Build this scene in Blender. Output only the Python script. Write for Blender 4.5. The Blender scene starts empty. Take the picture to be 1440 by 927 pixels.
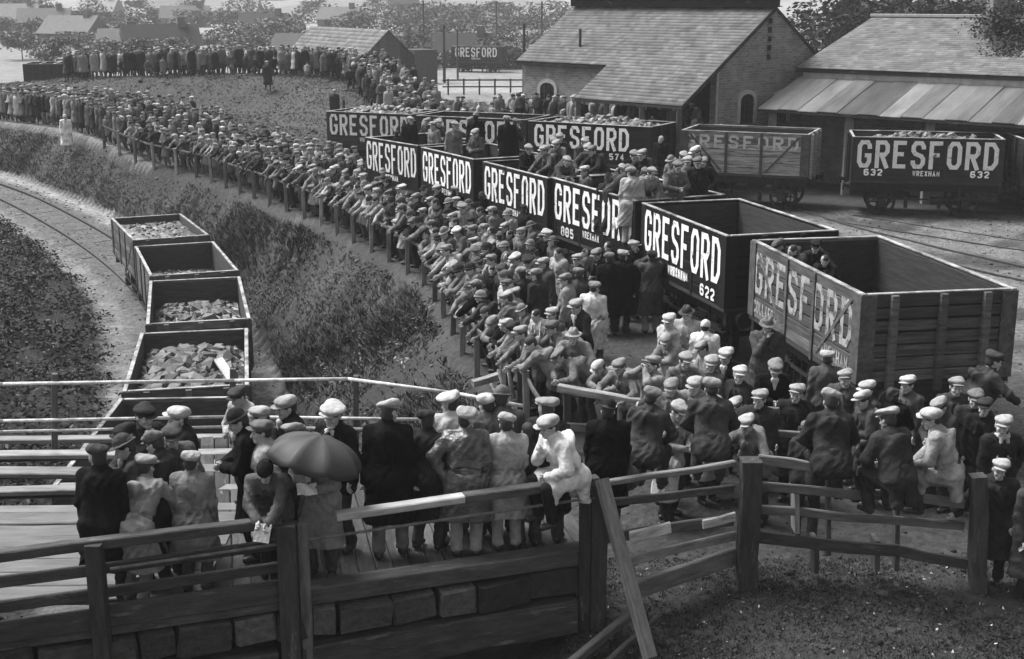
import bpy, math, random
import numpy as np
from mathutils import Vector, Matrix, Euler

SC = bpy.context.scene
R = math.radians
# ------------------------------------------------------------------ camera, world, sun, exposure
FPX, HC = 1850.0, 7.2
TH = math.atan(463.5 / FPX)
cam_data = bpy.data.cameras.new('camera')
cam_data.sensor_width = 36.0
cam_data.lens = FPX / 1440 * 36.0
cam_data.clip_start = 0.1
cam_data.clip_end = 4000
cam = bpy.data.objects.new('camera', cam_data)
SC.collection.objects.link(cam)
cam.location = (0, 0, HC)
cam.rotation_euler = (math.pi / 2 - TH, 0, 0)
SC.camera = cam

world = bpy.data.worlds.new('World')
SC.world = world
world.use_nodes = True
wn = world.node_tree
wn.nodes.clear()
w_out = wn.nodes.new('ShaderNodeOutputWorld')
w_bg = wn.nodes.new('ShaderNodeBackground')
w_sky = wn.nodes.new('ShaderNodeTexSky')
w_bw = wn.nodes.new('ShaderNodeRGBToBW')
w_sky.sky_type = 'NISHITA'
w_sky.sun_disc = False
SUN_EL, SUN_AZ = 58.0, -60.0          # azimuth from +Y towards +X
w_sky.sun_elevation = R(SUN_EL)
w_sky.sun_rotation = R(SUN_AZ)
w_sky.air_density = 1.0
w_sky.dust_density = 4.0
w_bg.inputs['Strength'].default_value = 0.06
wn.links.new(w_sky.outputs[0], w_bw.inputs[0])      # a black and white photograph: the sky gives neutral light
wn.links.new(w_bw.outputs[0], w_bg.inputs[0])
wn.links.new(w_bg.outputs[0], w_out.inputs[0])

sun_d = bpy.data.lights.new('sun', 'SUN')
sun_d.energy = 1.5
sun_d.angle = R(30)
sun_d.color = (1, 1, 1)
sun = bpy.data.objects.new('sun', sun_d)
SC.collection.objects.link(sun)
sd = Vector((math.sin(R(SUN_AZ)) * math.cos(R(SUN_EL)), math.cos(R(SUN_AZ)) * math.cos(R(SUN_EL)), math.sin(R(SUN_EL))))
sun.rotation_euler = (-sd).to_track_quat('-Z', 'Y').to_euler()
SC.view_settings.view_transform = 'Standard'
SC.view_settings.look = 'None'
SC.view_settings.exposure = 2.0
SC.view_settings.gamma = 1.0
SC.render.engine = 'CYCLES'
SC.cycles.volume_bounces = 1
SC.cycles.max_bounces = 6

rnd = random.Random(7)
rng = np.random.default_rng(11)

# ------------------------------------------------------------------ geometry helpers
def at(px, py, z):
    "point on the level z seen at photograph pixel px, py"
    x = (px - 720) / FPX; y = (py - 463.5) / FPX
    d = (x, math.cos(TH) - y * math.sin(TH), -math.sin(TH) - y * math.cos(TH))
    t = (z - HC) / d[2]
    return Vector((d[0] * t, d[1] * t, z))

def at_y(px, py, Y):
    x = (px - 720) / FPX; y = (py - 463.5) / FPX
    d = (x, math.cos(TH) - y * math.sin(TH), -math.sin(TH) - y * math.cos(TH))
    t = Y / d[1]
    return Vector((d[0] * t, Y, HC + d[2] * t))

def link(o):
    SC.collection.objects.link(o)
    return o

def tag(o, label=None, cat=None, group=None, kind=None):
    if label: o['label'] = label
    if cat: o['category'] = cat
    if group: o['group'] = group
    if kind: o['kind'] = kind
    return o

def empty(name, loc=(0, 0, 0), rz=0.0, label=None, cat=None, group=None):
    o = bpy.data.objects.new(name, None)
    o.empty_display_size = 0.2
    o.location = loc
    o.rotation_euler = (0, 0, rz)
    link(o)
    return tag(o, label, cat, group)

def np_mesh(name, V, F, mats=None, midx=None, smooth=False, col=None):
    "mesh from numpy: V (n,3), F (m,3 or 4)"
    V = np.asarray(V, np.float32); F = np.asarray(F, np.int32)
    me = bpy.data.meshes.new(name)
    n, m, k = len(V), len(F), F.shape[1]
    me.vertices.add(n); me.vertices.foreach_set('co', V.ravel())
    me.loops.add(m * k); me.loops.foreach_set('vertex_index', F.ravel())
    me.polygons.add(m)
    me.polygons.foreach_set('loop_start', np.arange(0, m * k, k, dtype=np.int32))
    me.polygons.foreach_set('loop_total', np.full(m, k, np.int32))
    if smooth: me.polygons.foreach_set('use_smooth', np.ones(m, bool))
    for mt in (mats or []): me.materials.append(mt)
    if midx is not None: me.polygons.foreach_set('material_index', np.asarray(midx, np.int32))
    if col is not None:
        a = me.color_attributes.new('tone', 'FLOAT_COLOR', 'POINT')
        c = np.ones((n, 4), np.float32); col = np.asarray(col, np.float32)
        if col.ndim == 1: c[:, :3] = col[:, None]
        else: c[:, :col.shape[1]] = col
        a.data.foreach_set('color', c.ravel())
    me.update(calc_edges=True)
    return me

def obj(name, me, parent=None, mat=None, M=None):
    o = bpy.data.objects.new(name, me)
    if mat is not None and len(me.materials) == 0: me.materials.append(mat)
    link(o)
    if parent is not None: o.parent = parent
    if M is not None: o.matrix_local = M
    return o

class MB:
    "collects polygons into one mesh"
    def __init__(s): s.v = []; s.f = []
    def add(s, vs, fs):
        n = len(s.v); s.v += [tuple(v) for v in vs]; s.f += [tuple(i + n for i in f) for f in fs]
    def box(s, c, d, M=None, ch=0.0):
        hx, hy, hz = d[0] / 2, d[1] / 2, d[2] / 2
        vs = [Vector((x * hx, y * hy, z * hz)) for x in (-1, 1) for y in (-1, 1) for z in (-1, 1)]
        if M is not None: vs = [M @ v for v in vs]
        vs = [v + Vector(c) for v in vs]
        s.add(vs, [(0, 1, 3, 2), (4, 6, 7, 5), (0, 4, 5, 1), (2, 3, 7, 6), (0, 2, 6, 4), (1, 5, 7, 3)])
    def tube(s, a, b, ra, rb=None, n=8, cap=True):
        rb = ra if rb is None else rb
        a, b = Vector(a), Vector(b)
        q = (b - a).to_track_quat('Z', 'Y').to_matrix()
        vs = []
        for p, r in ((a, ra), (b, rb)):
            for i in range(n):
                t = 2 * math.pi * i / n
                vs.append(p + q @ Vector((r * math.cos(t), r * math.sin(t), 0)))
        fs = [(i, (i + 1) % n, n + (i + 1) % n, n + i) for i in range(n)]
        if cap: fs += [tuple(range(n - 1, -1, -1)), tuple(range(n, 2 * n))]
        s.add(vs, fs)
    def mesh(s, name, smooth=False):
        me = bpy.data.meshes.new(name)
        me.from_pydata(s.v, [], s.f)
        if smooth:
            for p in me.polygons: p.use_smooth = True
        me.update()
        return me

def beam_mesh(name, L, w, h, ch=0.012, jit=0.0, seed=0, nseg=1):
    "a sawn timber along +X from 0 to L, chamfered long edges, width w (y) height h (z), centred"
    r = random.Random(seed)
    prof = []
    a, b, c = w / 2, h / 2, min(ch, w / 3, h / 3)
    prof = [(-a + c, -b), (a - c, -b), (a, -b + c), (a, b - c), (a - c, b), (-a + c, b), (-a, b - c), (-a, -b + c)]
    vs = []; fs = []
    for k in range(nseg + 1):
        dy, dz = (r.uniform(-jit, jit), r.uniform(-jit, jit)) if nseg > 1 else (0, 0)
        sc = 1 + (r.uniform(-jit, jit) * 2 if jit else 0)
        for (y, z) in prof:
            vs.append((L * k / nseg, y * sc + dy, z * sc + dz))
    for k in range(nseg):
        for i in range(8):
            j = (i + 1) % 8
            fs.append((k * 8 + i, (k + 1) * 8 + i, (k + 1) * 8 + j, k * 8 + j))
    fs.append(tuple(range(0, 8))); fs.append(tuple(range(nseg * 8 + 7, nseg * 8 - 1, -1)))
    me = bpy.data.meshes.new(name); me.from_pydata(vs, [], fs); me.update()
    return me

def aim(a, b, up=Vector((0, 0, 1))):
    a, b = Vector(a), Vector(b)
    x = (b - a).normalized()
    y = up.cross(x)
    if y.length < 1e-4: y = Vector((0, 1, 0))
    y.normalize()
    z = x.cross(y)
    M = Matrix((x, y, z)).transposed().to_4x4()
    M.translation = a
    return M

def beam(name, a, b, w, h, mat, parent=None, jit=0.004, ch=0.012, seed=None):
    "timber from a to b as one part"
    a, b = Vector(a), Vector(b)
    L = (b - a).length
    s = rnd.randint(0, 9999) if seed is None else seed
    me = beam_mesh(name, L, w, h, ch, jit, s, max(2, min(6, int(L / 0.5))))
    return obj(name, me, parent, mat, aim(a, b))

# ------------------------------------------------------------------ materials
MATS = {}
def mat(name, base=0.2, var=0.35, scale=6.0, rough=0.9, bump=0.3, bscale=None, stretch=(1, 1, 1), objcol=False,
        attr=False, spec=0.3, streak=0.0, metal=0.0, extra=None, detail=6.0, coord='Object', bdist=0.02):
    m = bpy.data.materials.new(name)
    m.use_nodes = True
    nt = m.node_tree; N = nt.nodes; L = nt.links
    b = N['Principled BSDF']
    b.inputs['Roughness'].default_value = rough
    b.inputs['Specular IOR Level'].default_value = spec
    b.inputs['Metallic'].default_value = metal
    tc = N.new('ShaderNodeTexCoord'); mp = N.new('ShaderNodeMapping')
    mp.inputs['Scale'].default_value = stretch
    L.new(tc.outputs[coord], mp.inputs['Vector'])
    oi = N.new('ShaderNodeObjectInfo')
    off = N.new('ShaderNodeVectorMath'); off.operation = 'ADD'
    rs = N.new('ShaderNodeMath'); rs.operation = 'MULTIPLY'; rs.inputs[1].default_value = 37.0 if coord == 'Object' else 0.0
    L.new(oi.outputs['Random'], rs.inputs[0])
    L.new(mp.outputs[0], off.inputs[0]); L.new(rs.outputs[0], off.inputs[1])
    n1 = N.new('ShaderNodeTexNoise'); n1.inputs['Scale'].default_value = scale; n1.inputs['Detail'].default_value = detail
    n1.inputs['Roughness'].default_value = 0.65
    L.new(off.outputs[0], n1.inputs['Vector'])
    mr = N.new('ShaderNodeMapRange')
    mr.inputs['From Min'].default_value = 0.3; mr.inputs['From Max'].default_value = 0.7
    mr.inputs['To Min'].default_value = 1 - var; mr.inputs['To Max'].default_value = 1 + var
    L.new(n1.outputs['Fac'], mr.inputs['Value'])
    mul = N.new('ShaderNodeVectorMath'); mul.operation = 'SCALE'
    if objcol:
        L.new(oi.outputs['Color'], mul.inputs[0])
    elif attr:
        at_ = N.new('ShaderNodeAttribute'); at_.attribute_name = 'tone'
        L.new(at_.outputs['Color'], mul.inputs[0])
    else:
        mul.inputs[0].default_value = (base, base, base)
    L.new(mr.outputs[0], mul.inputs['Scale'])
    last = mul.outputs[0]
    if streak:
        # per-piece tone shift so that alike pieces differ
        rr = N.new('ShaderNodeMapRange')
        rr.inputs['To Min'].default_value = 1 - streak; rr.inputs['To Max'].default_value = 1 + streak
        L.new(oi.outputs['Random'], rr.inputs['Value'])
        m2 = N.new('ShaderNodeVectorMath'); m2.operation = 'SCALE'
        L.new(last, m2.inputs[0]); L.new(rr.outputs[0], m2.inputs['Scale']); last = m2.outputs[0]
    if extra: last = extra(nt, last, off.outputs[0], b)
    L.new(last, b.inputs['Base Color'])
    if bump:
        n2 = N.new('ShaderNodeTexNoise'); n2.inputs['Scale'].default_value = bscale or scale * 4; n2.inputs['Detail'].default_value = 5
        L.new(off.outputs[0], n2.inputs['Vector'])
        bp = N.new('ShaderNodeBump'); bp.inputs['Strength'].default_value = bump; bp.inputs['Distance'].default_value = bdist
        L.new(n2.outputs['Fac'], bp.inputs['Height']); L.new(bp.outputs[0], b.inputs['Normal'])
    MATS[name] = m
    return m

def brick_extra(sx, sy, mortar, strength=0.6):
    def f(nt, last, vec, b):
        N, L = nt.nodes, nt.links
        br = N.new('ShaderNodeTexBrick')
        br.inputs['Scale'].default_value = 1.0
        br.inputs['Brick Width'].default_value = sx; br.inputs['Row Height'].default_value = sy
        br.inputs['Mortar Size'].default_value = mortar
        br.inputs['Color1'].default_value = (0.75, 0.75, 0.75, 1); br.inputs['Color2'].default_value = (1.2, 1.2, 1.2, 1)
        br.inputs['Mortar'].default_value = (1.5, 1.5, 1.5, 1)
        uv = N.new('ShaderNodeUVMap')
        L.new(uv.outputs[0], br.inputs['Vector'])
        mx = N.new('ShaderNodeVectorMath'); mx.operation = 'MULTIPLY'
        L.new(last, mx.inputs[0]); L.new(br.outputs['Color'], mx.inputs[1])
        return mx.outputs[0]
    return f

def flake_extra(under, lo=0.42, hi=0.6, scale=5.0):
    "paint worn through to the wood below, in flakes of its own shape"
    def f(nt, last, vec, b):
        N, L = nt.nodes, nt.links
        n = N.new('ShaderNodeTexNoise'); n.inputs['Scale'].default_value = scale; n.inputs['Detail'].default_value = 8
        n.inputs['Roughness'].default_value = 0.7
        L.new(vec, n.inputs['Vector'])
        r = N.new('ShaderNodeMapRange'); r.inputs['From Min'].default_value = lo; r.inputs['From Max'].default_value = hi
        L.new(n.outputs['Fac'], r.inputs['Value'])
        mx = N.new('ShaderNodeMix'); mx.data_type = 'RGBA'
        L.new(r.outputs[0], mx.inputs['Factor'])
        mx.inputs['A'].default_value = (under, under, under, 1)
        L.new(last, mx.inputs['B'])
        return mx.outputs['Result']
    return f

mat('cloth', objcol=True, var=0.4, scale=6, rough=0.92, bump=0.6, bscale=18, spec=0.05, bdist=0.03)
mat('oiled_cloth', objcol=True, var=0.6, scale=6, rough=0.32, bump=1.0, bscale=9, spec=0.6, bdist=0.06)
mat('skin', base=0.38, var=0.12, scale=9, rough=0.6, bump=0.05, spec=0.3)
mat('eye_dark', base=0.10, var=0.1, rough=0.4, bump=0)
mat('lip', base=0.17, var=0.1, rough=0.6, bump=0)
mat('hair', objcol=True, var=0.3, scale=40, rough=0.7, bump=0.4, bscale=90)
mat('leather', base=0.02, var=0.4, scale=12, rough=0.45, bump=0.1, spec=0.5)
mat('paper', base=0.72, var=0.08, scale=8, rough=0.8, bump=0.1)
mat('crowd_cloth', attr=True, var=0.2, scale=6, rough=0.95, bump=0)
mat('wagon_paint', objcol=True, var=0.45, scale=3, rough=0.6, bump=0.25, bscale=14, stretch=(0.6, 1, 3), streak=0.25, spec=0.12, extra=flake_extra(0.028, 0.27, 0.42, 2.4))
mat('wagon_worn', objcol=True, var=0.55, scale=2.6, rough=0.85, bump=0.6, bscale=18, stretch=(0.5, 1, 6), streak=0.25, extra=flake_extra(0.045, 0.36, 0.5, 3.0))
mat('wagon_wood', objcol=True, var=0.5, scale=3, rough=0.9, bump=0.6, bscale=20, stretch=(0.4, 1, 6), streak=0.3)
mat('white_paint', base=0.78, var=0.1, scale=9, rough=0.6, bump=0.1, stretch=(1, 1, 1), streak=0.14, extra=flake_extra(0.05, 0.33, 0.43, 5.0))
mat('faded_paint', base=0.34, var=0.3, scale=6, rough=0.8, bump=0.2, extra=flake_extra(0.09, 0.40, 0.52, 5.0))
mat('grey_paint', base=0.42, var=0.2, scale=6, rough=0.8, bump=0.2, extra=flake_extra(0.12, 0.34, 0.46, 5.0))
mat('iron', objcol=True, var=0.5, scale=8, rough=0.65, bump=0.3, spec=0.2)
mat('worn_edge', base=0.34, var=0.5, scale=6, rough=0.5, bump=0.3, stretch=(0.7, 1, 1), extra=flake_extra(0.05, 0.36, 0.56, 2.2))
mat('rail_steel', base=0.05, var=0.4, scale=8, rough=0.5, bump=0.1, metal=0.0, stretch=(0.5, 1, 1))
mat('sleeper_wood', base=0.09, var=0.5, scale=4, rough=0.95, bump=0.6)
mat('old_timber', objcol=True, var=0.5, scale=4, rough=0.85, bump=0.7, bscale=30, stretch=(0.6, 3, 3), streak=0.35, extra=flake_extra(0.15, 0.30, 0.42, 3.0))
mat('wet_board', objcol=True, var=0.55, scale=3, rough=0.32, bump=0.3, bscale=14, stretch=(0.5, 2, 2), streak=0.2, spec=0.6)
mat('stone', objcol=True, var=0.45, scale=5, rough=0.9, bump=0.8, bscale=14, streak=0.25)
mat('brick', base=0.17, var=0.3, scale=2.0, rough=0.95, bump=0.3, bscale=16, extra=brick_extra(0.30, 0.10, 0.008), coord='Object')
mat('slate', attr=True, var=0.35, scale=1.3, rough=0.75, bump=0.3, bscale=22, spec=0.15)
mat('corrugated', objcol=True, var=0.35, scale=1.1, rough=0.5, bump=0.1, stretch=(2, 0.5, 1), streak=0.1)
mat('dressed_stone', base=0.36, var=0.2, scale=5, rough=0.9, bump=0.3)
mat('window_glass', base=0.012, var=0.1, rough=0.12, bump=0.0, spec=0.6)
mat('coal', objcol=True, var=0.7, scale=9, rough=0.45, bump=0.6, bscale=22, streak=0.35, spec=0.6)
mat('plaster', objcol=True, var=0.15, scale=2, rough=0.9, bump=0.1)
mat('grass', attr=True, var=0.15, scale=2, rough=0.7, bump=0, spec=0.2)
mat('bark', base=0.06, var=0.4, scale=10, rough=0.95, bump=0.6)
mat('umbrella_cloth', base=0.04, var=0.15, scale=4, rough=0.6, bump=0.1, spec=0.3)
mat('old_rope', base=0.3, var=0.3, scale=20, rough=0.9, bump=0.2)

def ground_extra(nt, last, vec, b):
    N, L = nt.nodes, nt.links
    n = N.new('ShaderNodeTexNoise'); n.inputs['Scale'].default_value = 0.9; n.inputs['Detail'].default_value = 10; n.inputs['Roughness'].default_value = 0.72
    L.new(vec, n.inputs['Vector'])
    r = N.new('ShaderNodeMapRange'); r.inputs['From Min'].default_value = 0.32; r.inputs['From Max'].default_value = 0.68
    r.inputs['To Min'].default_value = 0.6; r.inputs['To Max'].default_value = 1.4
    L.new(n.outputs['Fac'], r.inputs['Value'])
    v = N.new('ShaderNodeTexVoronoi'); v.inputs['Scale'].default_value = 9
    L.new(vec, v.inputs['Vector'])
    r2 = N.new('ShaderNodeMapRange'); r2.inputs['To Min'].default_value = 1.25; r2.inputs['To Max'].default_value = 0.75
    L.new(v.outputs['Distance'], r2.inputs['Value'])
    m = N.new('ShaderNodeMath'); m.operation = 'MULTIPLY'
    L.new(r.outputs[0], m.inputs[0]); L.new(r2.outputs[0], m.inputs[1])
    s = N.new('ShaderNodeVectorMath'); s.operation = 'SCALE'
    L.new(last, s.inputs[0]); L.new(m.outputs[0], s.inputs['Scale'])
    return s.outputs[0]
mat('ground', attr=True, var=0.5, scale=5.5, rough=0.8, bump=1.0, bscale=9, bdist=0.06, extra=ground_extra, coord='Object', detail=10)

# ------------------------------------------------------------------ terrain
TRACK = np.array([(-6.0, 0, -3.1), (-6.0, 8, -3.1), (-6.0, 17, -3.1), (-6.2, 22.5, -3.1), (-7.1, 27.9, -3.1), (-8.35, 33.4, -3.1), (-9.9, 38.5, -3.1),
                  (-12.35, 45.4, -3.05), (-15.4, 50.8, -2.6), (-19.3, 56.0, -2.0), (-24.2, 61.5, -1.4), (-32, 69, -1.0), (-45, 79, -0.5), (-70, 95, 0)], float)
FENCE = np.array([(1.3, 0), (0.9, 12), (0.7, 17), (0.55, 19.5), (0.15, 22.2), (-0.8, 25.4), (-1.5, 29.5), (-2.3, 33.6), (-3.4, 36.6), (-5.2, 40.8), (-7.0, 44.6), (-8.9, 47.9),
                  (-11.3, 52.2), (-13.6, 55.8), (-16.4, 58.6), (-21.9, 65.3), (-27.2, 70.5), (-45, 84), (-70, 103)], float)
CREST = np.array([(-48, 86, 1.0), (-34, 84.5, 1.9), (-27, 83.5, 2.4), (-18, 82.5, 2.7), (-10, 79, 2.7), (-7.0, 71, 2.0), (-4.6, 64.5, 1.0)], float)

def smooth_line(P, n=12):
    "Catmull-Rom through P"
    out = []
    Q = np.vstack([2 * P[0] - P[1], P, 2 * P[-1] - P[-2]])
    for i in range(1, len(Q) - 2):
        a, b, c, d = Q[i - 1], Q[i], Q[i + 1], Q[i + 2]
        for k in range(n):
            t = k / n
            out.append(0.5 * (2 * b + (c - a) * t + (2 * a - 5 * b + 4 * c - d) * t * t + (3 * b - a - 3 * c + d) * t ** 3))
    out.append(P[-1])
    return np.array(out)
TRK = smooth_line(TRACK, 8); FEN = smooth_line(FENCE, 6); CRS = smooth_line(CREST, 6)

def line_dist(P, X, Y):
    "signed distance to polyline (positive on the right/east side looking along decreasing y), value of 3rd column there"
    best = np.full(X.shape, 1e9); sgn = np.ones(X.shape); z = np.zeros(X.shape)
    for i in range(len(P) - 1):
        a, b = P[i], P[i + 1]
        dx, dy = b[0] - a[0], b[1] - a[1]
        t = np.clip(((X - a[0]) * dx + (Y - a[1]) * dy) / (dx * dx + dy * dy), 0, 1)
        ex, ey = X - a[0] - t * dx, Y - a[1] - t * dy
        d = np.hypot(ex, ey)
        m = d < best
        best = np.where(m, d, best)
        sgn = np.where(m, np.sign(ex * dy - ey * dx), sgn)
        if P.shape[1] > 2: z = np.where(m, a[2] + t * (b[2] - a[2]), z)
    return best, sgn, z

def sstep(a, b, x):
    t = np.clip((x - a) / (b - a), 0, 1)
    return t * t * (3 - 2 * t)

def wob(X, Y, s, seed=0):
    return (np.sin(X * s + seed) * np.cos(Y * s * 1.13 + seed * 2) + 0.5 * np.sin(X * s * 2.3 + Y * s * 1.9 + seed * 3) + 0.25 * np.sin(X * s * 5.1 - Y * s * 4.3 + seed)) / 1.75

def terrain(X, Y):
    X = np.asarray(X, float); Y = np.asarray(Y, float)
    dt, st, zt = line_dist(TRK, X, Y)
    df, sf, _ = line_dist(FEN, X, Y)
    # yard level and the far country
    far = sstep(56, 66, Y) * 0.9 - sstep(85, 120, Y) * 0.5
    far = far + sstep(120, 260, Y) * 2.5 + sstep(230, 420, Y) * 7 + sstep(400, 1100, Y) * 60
    far = far + sstep(150, 300, Y) * wob(X, Y, 0.02, 2) * 1.2 + sstep(300, 700, Y) * wob(X, Y, 0.008, 5) * 6
    base = far
    # crest of the spoil bank with the crowd on it
    dc, sc, zc = line_dist(CRS, X, Y)
    bank = zc * (1 - sstep(1.6, 9.0, dc)) * (1 + 0.05 * wob(X, Y, 0.9, 1))
    base = np.maximum(base, bank)
    # slope in front of the bridge at the right
    low = np.where((X > 0.4) & (Y < 15.2), -(15.2 - Y) * 0.13, 0)
    base = base + low
    base = base + 0.9 * sstep(52.6, 55.2, Y) * (1 - sstep(56, 63, Y)) * sstep(.8, 2.6, X) * (1 - sstep(9, 10, X))
    # cutting
    tq = np.clip((dt - 2.3) / np.maximum(dt - 2.3 + df, 0.6), 0, 1)
    cut_r = zt - 0.135 + (base - (zt - 0.135)) * tq
    cut_r = cut_r + np.sin(tq * np.pi) * (0.22 * wob(X, Y, 0.8, 3) + 0.20 * wob(X, Y, 1.9, 4) + 0.07 * wob(X, Y, 5.3, 2))
    left = zt - 0.135 + np.clip(dt - 2.3, 0, None) * 0.55
    cap = np.minimum(-0.9 + 0.9 * sstep(40, 58, Y), 0.2) + 0.25 * wob(X, Y, 0.5, 8)
    cut_l = np.where(left < cap, left, cap + (left - cap) * 0.06)
    cut_l = np.where(dt < 2.3, zt - 0.135, cut_l)
    east = sf > 0                     # yard side of the fence
    tr = st > 0                       # right of the track
    z = np.where(east, base, np.where(tr, np.where(dt < 2.3, zt - 0.135, cut_r), cut_l))
    lf = sstep(76, 95, Y)
    z = z * (1 - lf) + base * lf
    z = z + 0.02 * wob(X, Y, 1.7, 6) + 0.012 * wob(X, Y, 4.3, 2)
    return z

def gz(x, y): return float(terrain(np.array([x]), np.array([y]))[0])

def gmesh(X, Y):
    "height of the ground mesh itself (bilinear)"
    i = np.clip(np.searchsorted(gx, X) - 1, 0, len(gx) - 2); j = np.clip(np.searchsorted(gy, Y) - 1, 0, len(gy) - 2)
    u = (X - gx[i]) / (gx[i + 1] - gx[i]); v = (Y - gy[j]) / (gy[j + 1] - gy[j])
    return (GZ[i, j] * (1 - u) + GZ[i + 1, j] * u) * (1 - v) + (GZ[i, j + 1] * (1 - u) + GZ[i + 1, j + 1] * u) * v

def axis(lo, hi, step, far_lo, far_hi, grow=1.13):
    a = list(np.arange(lo, hi + 1e-6, step))
    s = step; x = a[0]
    while x > far_lo: s *= grow; x -= s; a.insert(0, x)
    s = step; x = a[-1]
    while x < far_hi: s *= grow; x += s; a.append(x)
    return np.array(a)
gx = axis(-31, 20, 0.25, -900, 900); gy = axis(11, 86, 0.27, -60, 1500, 1.09)
GX, GY = np.meshgrid(gx, gy, indexing='ij')
GZ = terrain(GX, GY)
dt, st, zt = line_dist(TRK, GX, GY); df, sf, _ = line_dist(FEN, GX, GY)
dcr, _, _ = line_dist(CRS, GX, GY)
tone = np.full(GX.shape, 0.028)                                            # dark trodden yard
tone = np.where((sf > 0) & (GX > 5) & (GY > 24) & (GY < 46), 0.04 + 0.075 * sstep(0.0, 3.0, GX - 6 - 0.25 * np.abs(GY - 36)) * sstep(0.25, 0.5, 0.5 + 0.5 * wob(GX, GY, 0.8, 4)), tone)   # pale wet cinders
slope = (sf <= 0) & (st > 0)
tone = np.where(slope, 0.03 + 0.022 * wob(GX, GY, 0.7, 1), tone)
tone = np.where((sf <= 0) & (st <= 0), 0.025, tone)
tone = np.where(dt < 2.3, 0.085, tone)
tone = np.where((st > 0) & (dt > 1.55) & (dt < 2.3) & (GY > 34), 0.2, tone)    # trodden cinder path beside the rails
tone = np.where((st <= 0) & (dt > 1.5) & (dt < 2.5) & (GY > 28), 0.13, tone)
tone = np.where((dcr < 9.5) & (sf > 0) & (GY > 58), 0.032, tone)
tone = np.where((sf > 0) & (GY > 58) & (dcr > 9) , 0.15, tone)
fld = 0.19 + 0.09 * wob(np.floor(GX / 60 + 0.2 * np.sin(GY / 80)) * 17.3, np.floor(GY / 55) * 9.1, 1.0, 3)  # far fields kept paler, distance haze put into their colour
tone = np.where(GY > 95, fld, tone)
tone = np.where((GX > 0.4) & (GY < 15.1), 0.028, tone)
tone = np.clip(tone, 0.018, 0.6)
nx, ny = GX.shape
ii, jj = np.meshgrid(np.arange(nx - 1), np.arange(ny - 1), indexing='ij')
q = (ii * ny + jj).ravel()
F = np.stack([q, q + ny, q + ny + 1, q + 1], 1)
g = obj('ground', np_mesh('ground', np.stack([GX.ravel(), GY.ravel(), GZ.ravel()], 1), F, smooth=True, col=tone.ravel()), None, MATS['ground'])
tag(g, kind='structure')
# ------------------------------------------------------------------ lettering
GLYPH = {
 'G': [[(1, .72), (1, .85), (.78, 1), (.22, 1), (0, .83), (0, .17), (.22, 0), (.78, 0), (1, .17), (1, .44), (.55, .44)]],
 'R': [[(0, -.1), (0, 1), (.75, 1), (1, .86), (1, .62), (.75, .48), (.08, .48)], [(.48, .44), (1.02, -.1)]],
 'E': [[(1.08, 1), (0, 1), (0, 0), (1.08, 0)], [(.1, .52), (.85, .52)]],
 'S': [[(1, .74), (1, .85), (.78, 1), (.22, 1), (0, .85), (0, .67), (.2, .55), (.8, .45), (1, .33), (1, .15), (.78, 0), (.22, 0), (0, .15), (0, .26)]],
 'F': [[(1.08, 1), (0, 1), (0, -.1)], [(.1, .5), (.82, .5)]],
 'O': [[(.25, 0), (.75, 0), (1, .17), (1, .83), (.75, 1), (.25, 1), (0, .83), (0, .17), 'c']],
 'D': [[(0, 0), (.65, 0), (1, .22), (1, .78), (.65, 1), (0, 1), 'c']],
 'W': [[(0, 1.08), (.22, -.04), (.5, .75), (.78, -.04), (1, 1.08)]],
 'X': [[(0, -.08), (1, 1.08)], [(0, 1.08), (.46, .55)], [(.54, .45), (1, -.08)]],
 'H': [[(0, -.08), (0, 1.08)], [(1, -.08), (1, 1.08)], [(.1, .5), (.9, .5)]],
 'A': [[(0, -.08), (.5, 1.02), (1, -.08)], [(.22, .3), (.78, .3)]],
 'M': [[(0, -.08), (0, 1), (.5, .3), (1, 1), (1, -.08)]],
 'C': [[(1, .72), (1, .85), (.78, 1), (.22, 1), (0, .83), (0, .17), (.22, 0), (.78, 0), (1, .17), (1, .28)]],
 'L': [[(0, 1.08), (0, 0), (1.08, 0)]],
 'I': [[(.5, -.08), (.5, 1.08)]],
 'Y': [[(0, 1.08), (.5, .48), (1, 1.08)], [(.5, .42), (.5, -.08)]],
 '2': [[(0, .76), (0, .86), (.22, 1), (.78, 1), (1, .85), (1, .62), (.02, .06)], [(0, 0), (1.08, 0)]],
 '3': [[(0, .84), (.22, 1), (.78, 1), (1, .85), (1, .62), (.8, .52), (1, .4), (1, .15), (.78, 0), (.22, 0), (0, .16)], [(.4, .52), (.75, .52)]],
 '4': [[(.75, -.08), (.75, 1.02), (.02, .3)], [(.1, .28), (1.1, .28)]],
 '5': [[(1, 1), (0.02, 1), (0, .58), (.7, .58), (1, .44), (1, .15), (.78, 0), (.22, 0), (0, .15)]],
 '6': [[(1, .83), (.78, 1), (.22, 1), (0, .83), (0, .17), (.22, 0), (.78, 0), (1, .17), (1, .38), (.78, .54), (.1, .54)]],
 '7': [[(0, 1), (1, 1), (.35, -.08)]],
 '8': [[(.25, 0), (.75, 0), (1, .14), (1, .38), (.8, .52), (1, .64), (1, .86), (.75, 1), (.25, 1), (0, .86), (0, .64), (.2, .52), (0, .38), (0, .14), 'c']],
}
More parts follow.
